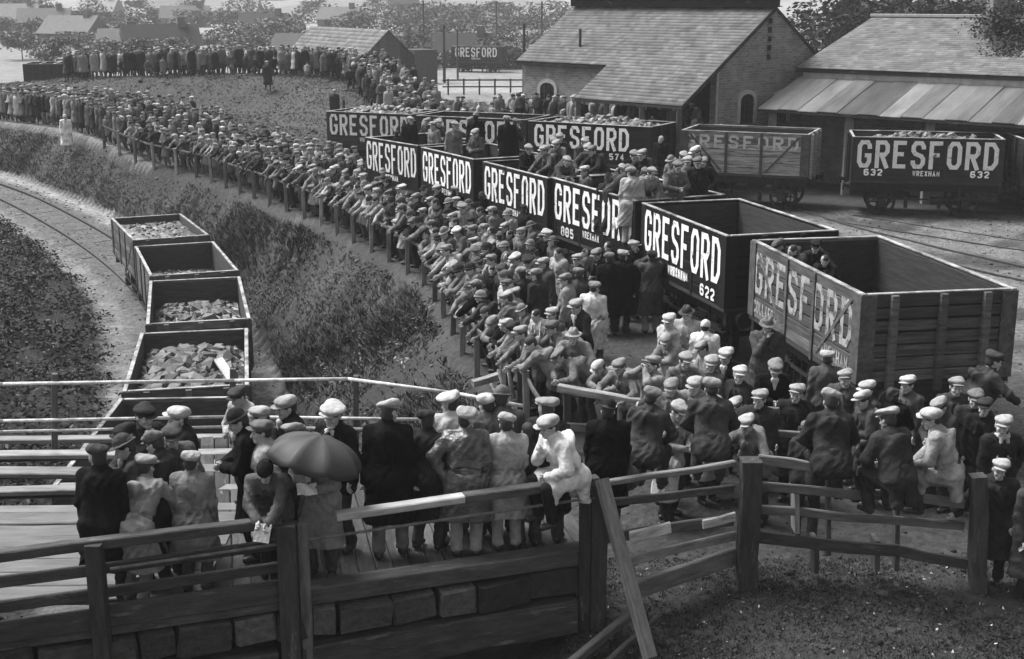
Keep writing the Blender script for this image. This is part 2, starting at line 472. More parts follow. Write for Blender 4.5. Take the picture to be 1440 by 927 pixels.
def text_mesh(name, txt, H, W, gap, t):
    "painted capitals as thin stroke ribbons in the XZ plane, facing -Y, centred"
    vs, fs = [], []
    n = len(txt); total = n * W + (n - 1) * gap
    lift = 0
    for i, ch in enumerate(txt):
        x0 = -total / 2 + i * (W + gap)
        for path in GLYPH.get(ch, []):
            closed = path[-1] == 'c'
            pts = [p for p in path if p != 'c']
            P = [Vector((x0 + t / 2 + p[0] * (W - t), t / 2 + p[1] * (H - t) - H / 2)) for p in pts]
            m = len(P); base = len(vs); lift = (lift + 1) % 3
            for k in range(m):
                a = P[(k - 1) % m] if (closed or k > 0) else None
                c = P[(k + 1) % m] if (closed or k < m - 1) else None
                d1 = (P[k] - a).normalized() if a is not None else (c - P[k]).normalized()
                d2 = (c - P[k]).normalized() if c is not None else d1
                n1 = Vector((-d1.y, d1.x)); n2 = Vector((-d2.y, d2.x))
                mt = (n1 + n2)
                if mt.length < 1e-3: mt = n1
                mt.normalize()
                s = min(1.0 / max(mt.dot(n1), 0.3), 1.8) * t / 2
                for sg in (1, -1):
                    q = P[k] + mt * s * sg
                    vs.append((q.x, -0.0007 * lift, q.y))
            for k in range(m if closed else m - 1):
                a = base + 2 * k; b = base + 2 * ((k + 1) % m)
                fs.append((a, a + 1, b + 1, b))
    me = bpy.data.meshes.new(name); me.from_pydata(vs, [], fs); me.update()
    return me

# ------------------------------------------------------------------ wagons
PLANK = {}
def plank_mesh(L, h, t, mt, ch=0.010):
    k = (round(L, 3), round(h, 3), round(t, 3), mt.name)
    if k not in PLANK:
        a, b = L / 2, h / 2
        prof = [(0, -b), (t - ch, -b), (t, -b + ch), (t, b - ch), (t - ch, b), (0, b)]
        vs = [(-a, y, z) for y, z in prof] + [(a, y, z) for y, z in prof]
        fs = [(i, (i + 1) % 6, 6 + (i + 1) % 6, 6 + i) for i in range(6)] + [tuple(range(5, -1, -1)), tuple(range(6, 12))]
        me = bpy.data.meshes.new('plank'); me.from_pydata(vs, [], fs); me.update(); me.materials.append(mt)
        PLANK[k] = me
    return PLANK[k]

def wheel_mesh():
    m = MB(); r = 0.47; n = 24
    # tyre with flange, spokes, hub; axis along Y
    def ring(r0, r1, y0, y1):
        vs = []
        for i in range(n):
            t = 2 * math.pi * i / n; c, s = math.cos(t), math.sin(t)
            vs += [(r0 * c, y0, r0 * s), (r1 * c, y0, r1 * s), (r1 * c, y1, r1 * s), (r0 * c, y1, r0 * s)]
        fs = []
        for i in range(n):
            j = (i + 1) % n
            for a in range(4):
                b = (a + 1) % 4
                fs.append((i * 4 + a, i * 4 + b, j * 4 + b, j * 4 + a))
        m.add(vs, fs)
    ring(r - 0.075, r, -0.05, 0.07); ring(r - 0.05, r + 0.03, 0.0702, 0.095)
    for k in range(8):
        t = 2 * math.pi * k / 8
        m.tube((0.08 * math.cos(t), 0.01, 0.08 * math.sin(t)), ((r - 0.06) * math.cos(t), 0.01, (r - 0.06) * math.sin(t)), 0.03, 0.024, 6)
    m.tube((0, -0.10, 0), (0, 0.10, 0), 0.11, 0.11, 12)
    return m.mesh('wheel')
WHEEL = wheel_mesh(); WHEEL.materials.append(MATS['iron'])
def buffer_mesh():
    m = MB()
    m.tube((0, 0, 0), (0.10, 0, 0), 0.12, 0.10, 10); m.tube((0.0995, 0, 0), (0.19, 0, 0), 0.055, 0.055, 8); m.tube((0.19, 0, 0), (0.235, 0, 0), 0.17, 0.165, 14)
    return m.mesh('buffer')
BUFFER = buffer_mesh(); BUFFER.materials.append(MATS['iron'])
def axlebox_mesh():
    m = MB()
    m.box((0, 0, 0), (0.26, 0.16, 0.26)); m.box((0, -0.0, 0.165), (0.9, 0.07, 0.04)); m.box((0, 0, 0.2055), (0.7, 0.07, 0.04)); m.box((0, 0, 0.2465), (0.45, 0.07, 0.04))
    for s in (-1, 1):
        m.tube((s * 0.12, 0.0, -0.12), (s * 0.36, 0.0, 0.42), 0.022, 0.022, 6)
    return m.mesh('axle_box')
AXLE = axlebox_mesh(); AXLE.materials.append(MATS['iron'])

def wagon(name, anchor, heading, label, group, L=4.8, W=2.44, top=2.7, body=1.45, npl=7, paint='wagon_paint', tone=0.008, iron=0.012, inner=0.035,
          letters=None, gaps=False, sides=True, edge=True, flip=False, text_mat='white_paint', door=True, running=True):
    "anchor: world point of the near right upper corner of the side towards the camera (local L/2,-W/2,top)"
    ca, sa = math.cos(R(heading)), math.sin(R(heading))
    ox, oy = L / 2, -W / 2
    loc = (anchor[0] - (ca * ox - sa * oy), anchor[1] - (sa * ox + ca * oy), anchor[2] - top)
    root = empty(name, loc, R(heading), label, 'wagon', group)
    PM = MATS[paint]
    t = 0.06; h = body / npl; z0 = top - body
    tc = (tone, tone, tone, 1); ic = (iron, iron, iron, 1)
    r = random.Random(int(abs(anchor[0] * 100)) + 3)
    def col(o, c, v=0.15):
        k = c * r.uniform(1 - v, 1 + v); o.color = (k, k, k, 1); return o
    pv = 0.22 if paint == 'wagon_paint' else 0.45
    for i in range(npl):
        z = z0 + h * (i + 0.5)
        for s in (-1, 1):
            hh = h - 0.011 - (r.choice((0.0, 0.012, 0.02)) if gaps else 0)
            o = obj('plank', plank_mesh(L, hh, t, PM), root, None, Matrix.Translation((0, s * (W / 2 - t), z)) @ Matrix.Rotation(0 if s > 0 else math.pi, 4, 'Z'))
            o.location.y += s * r.uniform(-0.003, 0.003); col(o, tone, pv)
        for s in (-1, 1):
            hh = h - 0.011 - (r.choice((0.0, 0.03, 0.045, 0.02)) if gaps else 0)
            o = obj('plank', plank_mesh(W - 2 * t - 0.004, hh, t, PM), root, None, Matrix.Translation((s * (L / 2 - t), 0, z)) @ Matrix.Rotation(-s * math.pi / 2, 4, 'Z'))
            o.location.x += s * r.uniform(-0.005, 0.005); col(o, tone, pv)
    IM = MATS['iron']
    # floor, inner lining
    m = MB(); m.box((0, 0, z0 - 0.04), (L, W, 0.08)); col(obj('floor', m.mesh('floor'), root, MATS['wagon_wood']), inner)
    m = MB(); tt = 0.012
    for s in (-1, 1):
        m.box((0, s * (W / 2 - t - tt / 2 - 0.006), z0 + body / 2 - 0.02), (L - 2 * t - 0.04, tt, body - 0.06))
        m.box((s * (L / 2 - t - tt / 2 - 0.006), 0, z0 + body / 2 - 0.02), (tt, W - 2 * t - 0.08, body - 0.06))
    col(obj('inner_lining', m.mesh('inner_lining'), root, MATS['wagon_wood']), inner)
    # irons: corner plates, side knees, end posts
    pt = 0.03 if paint != 'wagon_paint' else 0.010
    for sx in (-1, 1):
        for sy in (-1, 1):
            m = MB()
            m.box((sx * (L / 2 - 0.13 + pt / 2), sy * (W / 2 + pt / 2), z0 + body / 2), (0.26 + pt, pt, body - 0.01))
            m.box((sx * (L / 2 + pt / 2), sy * (W / 2 - 0.12 - 0.001), z0 + body / 2), (pt, 0.24, body - 0.012))
            col(obj('corner_plate', m.mesh('corner_plate'), root, IM), tone if paint == 'wagon_paint' else iron * 3)
    for sy in (-1, 1):
        for x in (-0.62, 0.62):
            m = MB(); m.box((x, sy * (W / 2 + pt / 2 + 0.001), z0 + body / 2 - 0.05), (0.09, pt, body + 0.08))
            col(obj('side_knee', m.mesh('side_knee'), root, IM), tone if paint == 'wagon_paint' else iron * 2.5)
        if paint != 'wagon_paint':
            m = MB()
            for s in (-1, 1):
                m.add([(s * 0.75, sy * (W / 2 + 0.004), z0 + 0.1), (s * 0.85, sy * (W / 2 + 0.004), z0 + 0.1), (s * (L / 2 - 0.27), sy * (W / 2 + 0.004), z0 + body - 0.1), (s * (L / 2 - 0.37), sy * (W / 2 + 0.004), z0 + body - 0.1)], [(0, 1, 2, 3)])
                m.v[-4:] = [v for v in m.v[-4:]]
            me = m.mesh('strap'); so = me
            o = obj('diagonal_strap', me, root, IM); md = o.modifiers.new('t', 'SOLIDIFY'); md.thickness = 0.02; md.offset = 0; col(o, iron * 3)
    for sx in (-1, 1):
        for y in ((-0.42, 0.42) if paint == 'wagon_paint' else (-0.78, 0.05, 0.80)):
            m = MB(); m.box((sx * (L / 2 + 0.045), y, z0 + body / 2 - 0.08), (0.09, 0.12, body + 0.14))
            col(obj('end_post', m.mesh('end_post'), root, MATS['wagon_wood'] if paint != 'wagon_paint' else IM), tone * 1.1)
    # top capping, worn bright by use
    if edge:
        ec = edge if isinstance(edge, float) else 0.085
        for s in (-1, 1):
            o = obj('capping', plank_mesh(L + 0.02, ec, 0.022, MATS['worn_edge'], 0.005), root, None, Matrix.Translation((0, s * (W / 2 - 0.035), top)) @ Matrix.Rotation(math.pi / 2, 4, 'X'))
            o.location.z = top + 0.001
            o = obj('capping', plank_mesh(W - 0.2, ec, 0.022, MATS['worn_edge'], 0.005), root, None, Matrix.Translation((s * (L / 2 - 0.035), 0, top + 0.001)) @ Matrix.Rotation(math.pi / 2, 4, 'Z') @ Matrix.Rotation(math.pi / 2, 4, 'X'))
    if running:
        zs = z0 - 0.08
        for s in (-1, 1):
            m = MB(); m.box((0, s * (W / 2 - 0.28), zs - 0.14), (L, 0.12, 0.27)); col(obj('sole_bar', m.mesh('sole_bar'), root, IM), iron)
            m = MB(); m.box((s * (L / 2 - 0.06), 0, zs - 0.142), (0.12, W - 0.1, 0.27)); col(obj('headstock', m.mesh('headstock'), root, IM), iron)
            for y in (-0.86, 0.86):
                o = obj('buffer', BUFFER, root, None, Matrix.Translation((s * L / 2, y, zs - 0.14)) @ Matrix.Rotation(0 if s > 0 else math.pi, 4, 'Z')); col(o, iron)
            for x in (-1.37, 1.37):
                o = obj('wheel', WHEEL, root, None, Matrix.Translation((x, s * 0.76, 0.47)) @ Matrix.Rotation(0 if s < 0 else math.pi, 4, 'Z')); col(o, iron * 1.4)
                o = obj('axle_box', AXLE, root, None, Matrix.Translation((x, s * 0.98, 0.47))); col(o, iron * 1.6)
        m = MB()
        for x in (-1.37, 1.37): m.tube((x, -0.75, 0.47), (x, 0.75, 0.47), 0.06)
        m.box((0.1, -1.02, 0.62), (2.1, 0.04, 0.06)); m.box((1.15, -1.02, 0.85), (0.05, 0.05, 0.5)); m.box((-0.55, -0.8, 0.5), (0.12, 0.1, 0.42)); m.box((0.55, -0.8, 0.5), (0.12, 0.1, 0.42))
        col(obj('brake_gear', m.mesh('brake_gear'), root, IM), iron * 1.5)
    for (txt, x, z, H, Wd, gp, th, mt) in (letters or []):
        obj('lettering', text_mesh('lettering', txt, H, Wd, gp, th), root, MATS[mt], Matrix.Translation((x, -W / 2 - (0.0125 if paint == 'wagon_paint' else 0.008), z)))
    return root

def big_letters(L, top, body, num=None, mt='white_paint', frac=0.92, hf=0.64, sub='WREXHAM', x0=0.0, zoff=0.0):
    tot = L * frac; gp = tot * 0.026; Wd = (tot - 7 * gp) / 8; H = body * hf
    z = top - 0.09 - H / 2 - zoff
    out = [('GRESFORD', x0, z, H, Wd, gp, min(0.155, Wd * 0.30), mt)]
    zn = z - H / 2 - 0.05 - 0.10
    if num:
        xe = tot / 2 - 0.55
        out += [(num, x0 - xe, zn, 0.23, 0.17, 0.05, 0.05, mt), (num, x0 + xe, zn, 0.23, 0.17, 0.05, 0.05, mt)]
    if sub: out.append((sub, x0, zn - 0.01, 0.18, 0.10, 0.03, 0.034, mt))
    return out

GF = 'open coal wagons in the front row of the yard'
GB = 'open coal wagons in the back row of the yard'
def step(anchor, heading, L, gap):
    return Vector((anchor[0] - math.cos(R(heading)) * (L + gap), anchor[1] - math.sin(R(heading)) * (L + gap), anchor[2]))
# front row, from the nearest (right) to the farthest (left)
A1 = at(1213, 416, 2.7)
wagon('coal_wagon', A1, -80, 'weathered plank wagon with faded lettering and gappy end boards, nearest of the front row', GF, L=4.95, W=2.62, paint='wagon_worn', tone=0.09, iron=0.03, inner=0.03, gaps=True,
      letters=[('GRESFORD', -0.05, 2.14, 0.80, 0.43, 0.14, 0.12, 'faded_paint'), ('COLLIERY', -1.65, 1.48, 0.24, 0.12, 0.03, 0.04, 'faded_paint'), ('WREXHAM', 1.55, 1.48, 0.24, 0.13, 0.03, 0.04, 'faded_paint')])
A2 = at(1022, 333, 2.7)
LF = 4.4
wagon('coal_wagon', A2, -74, 'empty open black wagon lettered GRESFORD 622 next to the weathered plank wagon', GF, L=4.5, letters=big_letters(4.5, 2.7, 1.45, None, frac=0.9) + [('622', 1.45, 1.42, 0.25, 0.2, 0.06, 0.055, 'white_paint'), ('WREXHAM', -0.15, 1.50, 0.2, 0.11, 0.03, 0.04, 'white_paint')])
A3 = step(A2, -74, 4.5, 0.25) + Vector((-0.05, 0.1, 0))
wagon('coal_wagon', A3, -66, 'black wagon lettered GRESFORD next behind the 622 wagon, man in light raincoat at its end', GF, L=LF, letters=big_letters(LF, 2.7, 1.45, None, frac=0.93) + [('885', -1.3, 1.42, 0.25, 0.2, 0.06, 0.055, 'white_paint')])
A4 = Vector((0.92, 34.1, 2.7))
wagon('coal_wagon', A4, -64, 'black GRESFORD wagon third along from the weathered one, men leaning over its far side', GF, L=4.0, letters=big_letters(4.0, 2.7, 1.45, None, frac=0.93) + [('560', 0.9, 1.42, 0.27, 0.2, 0.06, 0.055, 'white_paint')])
A5 = Vector((-1.12, 38.2, 2.7))
wagon('coal_wagon', A5, -62, 'black GRESFORD wagon with two dark-coated figures standing at its far side', GF, L=3.7, letters=big_letters(3.7, 2.7, 1.45, None, frac=0.92) + [('583', 0.5, 1.42, 0.27, 0.2, 0.06, 0.055, 'white_paint')])
A6 = Vector((-3.0, 41.9, 2.7))
wagon('coal_wagon', A6, -54, 'black GRESFORD wagon at the far left end of the front row, deep in the crowd', GF, L=3.3, letters=big_letters(3.3, 2.7, 1.45, None, frac=0.95) + [('8', -0.3, 1.42, 0.27, 0.2, 0.06, 0.055, 'white_paint')])
# back row, from the right
B1 = at(1414, 197, 2.7)
wagon('coal_wagon', B1, -11, 'black wagon lettered GRESFORD 632 in full view on the rails at right', GB, L=4.9, tone=0.02, letters=big_letters(4.9, 2.7, 1.45, '632', frac=0.93))
B0 = B1 + Vector((5.45, -0.35, 0))
wagon('coal_wagon', B0, -5, 'dark wagon cut off by the right edge beyond the GRESFORD 632 wagon', GB, L=4.8, tone=0.018)
B2 = at(1138, 190, 2.7)
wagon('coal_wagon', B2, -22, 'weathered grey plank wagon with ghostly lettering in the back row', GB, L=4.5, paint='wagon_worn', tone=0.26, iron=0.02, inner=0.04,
      letters=[('GRESFORD', -0.1, 2.36, 0.46, 0.36, 0.16, 0.09, 'grey_paint')])
B3 = Vector((5.05, 48.2, 2.7))
wagon('coal_wagon', B3, -30, 'black wagon lettered GRESFORD 574 heaped with coal in the back row', GB, L=5.1, letters=big_letters(5.1, 2.7, 1.45, None, frac=0.78, hf=0.58, sub=None, x0=-0.3) + [('574', -1.55, 1.55, 0.24, 0.17, 0.05, 0.05, 'white_paint'), ('WREXHAM', 0.2, 1.53, 0.18, 0.1, 0.03, 0.035, 'white_paint'), ('574', 1.2, 1.55, 0.24, 0.17, 0.05, 0.05, 'white_paint')])
B4 = Vector((0.55, 51.2, 2.7))
wagon('coal_wagon', B4, -24, 'black GRESFORD wagon left of the 574 wagon, half hidden by dark-coated figures', GB, L=4.8, tone=0.02, letters=big_letters(4.8, 2.7, 1.45, None, frac=0.9, hf=0.58))
B5 = Vector((-4.05, 53.6, 2.7))
wagon('coal_wagon', B5, -24, 'dark GRESFORD wagon loaded with coal at the left end of the back row', GB, L=4.0, tone=0.03, letters=big_letters(4.0, 2.7, 1.45, None, frac=0.93, hf=0.58))
# lone wagon in the distance
D1 = at_y(704, 66, 128)
wagon('coal_wagon', D1, -14, 'small distant GRESFORD wagon standing alone beyond the yard near the telegraph poles', None, L=4.9, letters=big_letters(4.9, 2.7, 1.45, None, frac=0.85, hf=0.6), tone=0.03)

# cutting train
GC = 'coal wagons standing in the cutting'
top_c = -0.5
ends = [((-13.4, 47.8), (-11.35, 43.3)), ((-10.95, 42.1), (-9.2, 37.4)), ((-9.0, 36.6), (-7.72, 31.5)), ((-7.6, 30.55), (-6.65, 25.75)), ((-6.55, 25.1), (-6.25, 20.3))]
CUT = []
labs = ['grey plank wagon filled with fine small coal, farthest up the cutting', 'wagon in the cutting with a low bed of small coal, behind the fullest two',
        'wagon in the cutting holding medium lumps against its far end, middle of the train', 'wagon in the cutting heaped with big lumps of coal, nearest fully seen from the bridge',
        'empty dark wagon just running under the bridge railing']
for i, (f_, n_) in enumerate(ends):
    f_ = Vector(f_ + (top_c,)); n_ = Vector(n_ + (top_c,))
    d = (n_ - f_); L = d.length; hd = math.degrees(math.atan2(d.y, d.x))
    lat = Vector((d.y, -d.x, 0)).normalized()       # local -y
    Wd = 2.5
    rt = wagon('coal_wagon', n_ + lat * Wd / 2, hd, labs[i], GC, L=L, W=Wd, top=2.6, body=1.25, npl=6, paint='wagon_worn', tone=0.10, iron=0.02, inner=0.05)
    CUT.append((rt, L, Wd))

# coal
LUMPS = []
for k in range(6):
    r = random.Random(40 + k)
    import bmesh
    bm = bmesh.new(); bmesh.ops.create_icosphere(bm, subdivisions=1, radius=1.0)
    s = Vector((r.uniform(0.8, 1.35), r.uniform(0.7, 1.1), r.uniform(0.6, 0.9)))
    for v in bm.verts:
        v.co = Vector((v.co.x * s.x, v.co.y * s.y, v.co.z * s.z)) * r.uniform(0.74, 1.22)
    me = bpy.data.meshes.new('coal_lump'); bm.to_mesh(me); bm.free(); me.materials.append(MATS['coal']); LUMPS.append(me)

def coal_load(root, L, W, z, label, heap, size, count, seed, tilt=0.0, tone=0.06, x0=-1, x1=1, group='coal loads in the wagons'):
    r = random.Random(seed)
    base = empty('coal_load', (0, 0, 0), 0, label, 'coal', group)
    base.matrix_world = Matrix.Translation(root.location) @ root.rotation_euler.to_matrix().to_4x4()
    a, b = (L - 0.22) / 2, (W - 0.24) / 2
    nxx, nyy = 36, 20
    vs = []; fs = []
    def hh(u, v): return z + heap * (1 - u * u) * (1 - v * v) + tilt * u + (0.25 * size if size > .1 else size * .35) * math.sin(u * 9 + seed) * math.cos(v * 7 + seed * 2) + r.uniform(-1, 1) * size * 0.45
    for i in range(nxx + 1):
        for j in range(nyy + 1):
            u, v = 2 * i / nxx - 1, 2 * j / nyy - 1
            vs.append((u * a, v * b, hh(u, v)))
    for i in range(nxx):
        for j in range(nyy):
            p = i * (nyy + 1) + j
            fs.append((p, p + nyy + 1, p + nyy + 2, p + 1))
    me = bpy.data.meshes.new('coal_heap'); me.from_pydata(vs, [], fs); me.update()
    o = obj('coal_heap', me, base, MATS['coal']); o.color = (tone * .7,) * 3 + (1,)
    for k in range(count):
        u, v = r.uniform(x0, x1), r.uniform(-.94, .94)
        zz = z + heap * (1 - u * u) * (1 - v * v) + tilt * u
        s = size * r.choice((0.35, 0.5, 0.7, 0.9, 1.2, 1.5))
        o = obj('coal_lump', LUMPS[r.randrange(6)], base)
        o.location = (u * (a - s), v * (b - s), zz + s * 0.25); o.rotation_euler = (r.uniform(-.6, .6), r.uniform(-.6, .6), r.uniform(0, 6.28)); o.scale = (s, s, s)
        q = tone * r.uniform(0.35, 1.6); o.color = (q, q, q, 1)
    return base
coal_load(CUT[0][0], CUT[0][1], CUT[0][2], 2.36, 'fine grey coal filling the farthest wagon in the cutting', 0.12, 0.06, 160, 1, tone=0.08)
coal_load(CUT[1][0], CUT[1][1], CUT[1][2], 1.75, 'low bed of small coal in the second wagon of the cutting', 0.12, 0.07, 160, 2, tone=0.07)
coal_load(CUT[2][0], CUT[2][1], CUT[2][2], 1.85, 'medium coal lumps in the middle wagon of the cutting', 0.30, 0.15, 230, 3, tone=0.06)
coal_load(CUT[3][0], CUT[3][1], CUT[3][2], 2.15, 'big rough lumps heaped in the wagon nearest the bridge', 0.30, 0.19, 260, 4, tone=0.065)
m = MB(); m.box((0, 0, 0), (1.2, 0.2, 0.05))
pl = obj('loose_plank', m.mesh('loose_plank'), None, MATS['wagon_wood']); pl.color = (.35, .35, .35, 1)
pl.matrix_world = Matrix.Translation(CUT[3][0].location) @ CUT[3][0].rotation_euler.to_matrix().to_4x4() @ Matrix.Translation((0.9, 0.75, 2.55)) @ Euler((0.15, 0.12, 0.25)).to_matrix().to_4x4()
tag(pl, 'pale loose plank lying on the big coal lumps', 'plank')
def find(label):
    for o in SC.objects:
        if o.get('label') == label: return o
coal_load(find('black wagon lettered GRESFORD 574 heaped with coal in the back row'), 5.1, 2.44, 2.55, 'pale dusty coal heaped in the GRESFORD 574 wagon', 0.25, 0.13, 130, 5, tone=0.12)
coal_load(find('dark GRESFORD wagon loaded with coal at the left end of the back row'), 4.0, 2.44, 2.55, 'pale dusty coal heaped in the leftmost back row wagon', 0.3, 0.13, 110, 6, tone=0.12)
coal_load(find('black wagon lettered GRESFORD 632 in full view on the rails at right'), 4.9, 2.44, 2.4, 'low coal load showing over the left top of the 632 wagon', 0.28, 0.13, 90, 7, tone=0.12)

# ------------------------------------------------------------------ railway tracks
def track(label, P, zoff, sleepers=True, pale=True, step_=0.72):
    root = empty('railway_track', tuple(P[0]), 0, label, 'railway track')
    inv = Matrix.Translation(-Vector(P[0]))
    P = np.array(P)
    seg = np.hypot(*np.diff(P[:, :2], axis=0).T); S = np.concatenate([[0], np.cumsum(seg)])
    n = int(S[-1] / 0.8); ss = np.linspace(0, S[-1], n)
    C = np.stack([np.interp(ss, S, P[:, k]) for k in range(3)], 1)
    T = np.gradient(C, axis=0); T /= np.linalg.norm(T[:, :2], axis=1)[:, None]
    for sgn in (-1, 1):
        m = MB()
        prev = None
        for k in range(n):
            nrm = np.array([T[k, 1], -T[k, 0], 0])
            c = C[k] + nrm * sgn * 0.7525 - P[0]
            ring = [tuple(c + nrm * a + np.array([0, 0, b])) for a, b in ((-.065, -.14), (.065, -.14), (.02, -.1), (.035, -.03), (.035, 0), (-.035, 0), (-.035, -.03), (-.02, -.1))]
            m.v += ring
        for k in range(n - 1):
            for i in range(8):
                m.f.append((k * 8 + i, k * 8 + (i + 1) % 8, k * 8 + 8 + (i + 1) % 8, k * 8 + 8 + i))
        obj('rail', m.mesh('rail'), root, MATS['rail_steel'])
    if sleepers:
        me = beam_mesh('sleeper', 2.5, 0.25, 0.13, 0.02, 0.006, 5, 4); me.materials.append(MATS['sleeper_wood'])
        for s in np.arange(0.3, S[-1], step_):
            c = np.array([np.interp(s, S, P[:, k]) for k in range(3)]); t = np.array([np.interp(s, ss, T[:, k]) for k in range(3)])
            nrm = Vector((t[1], -t[0], 0)).normalized()
            M = aim(Vector(c - P[0]) - nrm * 1.25, Vector(c - P[0]) + nrm * 1.25); M.translation.z = c[2] - P[0][2] - 0.205 + rnd.uniform(-.01, .01)
            obj('sleeper', me, root, None, M)
    return root
tp = [p for p in TRK if 19 < p[1] < 80]
track('rusty rails on sleepers curving down the cutting under the wagons', tp, 0)
def row_center(anchor, heading, L, W=2.44):
    c, s = math.cos(R(heading)), math.sin(R(heading))
    ox, oy = L / 2, -W / 2
    return Vector((anchor[0] - (c * ox - s * oy), anchor[1] - (s * ox + c * oy), 0.0))
bc = [row_center(B1 + Vector((16, -1.0, 0)), 0, 4.9), row_center(B0, -5, 4.8), row_center(B1, -11, 4.9), row_center(B2, -22, 4.5), row_center(B3, -30, 5.1), row_center(B4, -24, 4.8), row_center(B5, -24, 4.0)]
track('dark rails under the back row of wagons', [tuple(p + Vector((0, 0, 0.005))) for p in bc], 0)
fcn = [row_center(A1, -80, 4.95) + Vector((0.7, -5, 0)), row_center(A1, -80, 4.95), row_center(A2, -74, 4.5), row_center(A3, -66, 4.4), row_center(A4, -64, 4.0), row_center(A5, -62, 4.0), row_center(A6, -54, 4.0)]
track('dark rails under the front row of wagons', [tuple(p + Vector((0, 0, 0.005))) for p in fcn], 0)
track('shining worn rails crossing the pale ground behind the weathered wagon', [tuple(at(px, py, 0.05)) for px, py in ((1640, 425), (1440, 384), (1300, 352), (1180, 322), (1080, 290))], 0)
track('half buried rails nearer the back row of wagons', [tuple(at(px, py, 0.03)) for px, py in ((1640, 372), (1440, 345), (1300, 324), (1180, 305))], 0)

# ------------------------------------------------------------------ foreground bridge
rail_dir = Vector((0.946, 0.325, 0)).normalized()
RP = Vector((-2.43, 13.33, 0))                        # foot of the middle post on the railing line
def rl(x, z=0.0, off=0.0):
    "point on the railing line at world x; off moves away from the camera"
    t = (x - RP.x) / rail_dir.x
    n = Vector((-rail_dir.y, rail_dir.x, 0))
    p = RP + rail_dir * t + n * off
    return Vector((p.x, p.y, z))
ZD = 0.85
bridge = empty('timber_bridge', rl(-4, ZD), 0, 'timber deck bridge with a stone course under its edge, crowd standing on it', 'bridge')
def bpart(name, a, b, w, h, tone, matn='old_timber', **k):
    o = beam(name, a, b, w, h, MATS[matn], None, **k)
    o.parent = bridge; o.matrix_parent_inverse = Matrix.Translation(-bridge.location)
    o.color = (tone, tone, tone, 1); return o
bpart('kerb_beam', rl(-9, ZD - 0.06, 0.12), rl(1.0, ZD - 0.06, 0.12), 0.26, 0.20, 0.065, jit=.012)
bpart('lower_beam', rl(-2.35, 0.02, 0.05), rl(0.75, 0.10, 0.05), 0.3, 0.42, 0.055, jit=.012)
bpart('lower_beam', rl(-9, 0.0, 0.05), rl(-2.6, 0.0, 0.05), 0.3, 0.42, 0.045, jit=.012)
# stone course
STN = []
for k in range(5):
    r = random.Random(70 + k); bm = bmesh.new(); bmesh.ops.create_cube(bm, size=1.0)
    bmesh.ops.bevel(bm, geom=bm.edges[:], offset=0.055, segments=1, affect='EDGES')
    for v in bm.verts: v.co = Vector((v.co.x * r.uniform(.9, 1.08), v.co.y * r.uniform(.9, 1.08), v.co.z * r.uniform(.86, 1.06)))
    me = bpy.data.meshes.new('stone'); bm.to_mesh(me); bm.free(); me.materials.append(MATS['stone']); STN.append(me)
x = -9.0; k = 0
while x < 0.7:
    w = rnd.uniform(0.26, 0.62)
    for row, zc in ((0, 0.50),):
        o = obj('stone', STN[k % 5], None); o.parent = bridge; o.matrix_parent_inverse = Matrix.Translation(-bridge.location)
        o.location = rl(x + w / 2 * 0.95, zc + rnd.uniform(-.02, .02), 0.12 + rnd.uniform(-.03, .04)); o.rotation_euler = (rnd.uniform(-.09, .09), rnd.uniform(-.09, .09), math.atan2(rail_dir.y, rail_dir.x) + rnd.uniform(-.08, .08))
        o.scale = (w, 0.4, rnd.uniform(.29, .37)); q = rnd.uniform(0.02, 0.075); o.color = (q, q, q, 1); k += 1
    x += w * 0.955 + 0.02
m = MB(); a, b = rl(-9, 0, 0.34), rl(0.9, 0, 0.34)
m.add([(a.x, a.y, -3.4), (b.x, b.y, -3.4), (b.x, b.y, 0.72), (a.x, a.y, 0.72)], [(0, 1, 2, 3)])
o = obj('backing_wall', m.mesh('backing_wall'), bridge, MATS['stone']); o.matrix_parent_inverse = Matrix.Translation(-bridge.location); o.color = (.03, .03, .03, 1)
# deck boards
def deck_far(x): return 18.9 if x < -2.5 else 18.9 - (x + 2.5) * 0.75
for i in range(16):
    # long pale boards at the left end run along the bridge
    yy = 18.75 - i * 0.36
    a, b = Vector((-11, yy - .12, ZD)), Vector((-3.45, yy + .1, ZD))
    off = yy - rl(-3.45).y
    if off < .35: break
    if rl(-11).y + .2 > yy: pass
    pale = i % 2 == 0 and i < 9
    tone_ = (0.16, 0.21, 0.13, 0.18, 0.11)[i // 2] if pale else (0.025 if i < 9 else 0.075)  # pale tones paint in reflected sky; sunken dark ones stand for gaps
    dx = Vector((0, 0, 0))
    o = bpart('deck_board', a - Vector((0, 0, 0.04 + (0 if (pale or i >= 9) else 0.16))), b - Vector((0, 0, 0.04 + (0 if (pale or i >= 9) else 0.16))), 0.352 if i >= 9 else (0.20, 0.24, 0.30, 0.22, 0.26)[i // 2 % 5], 0.07, tone_, 'wet_board', jit=0.012)
nd = 24
for i in range(nd):
    x0 = -3.28 + i * 0.193
    if x0 > 1.0: break
    a = rl(x0, ZD - 0.045, 0.26); 
    d2 = Vector((-0.22, 1, 0)).normalized()
    Ln = min((deck_far(a.x) - a.y) / d2.y, 5.6)
    o = bpart('deck_board', a, a + d2 * Ln, 0.1895, 0.07, rnd.uniform(0.03, 0.06), 'old_timber', jit=0.003)

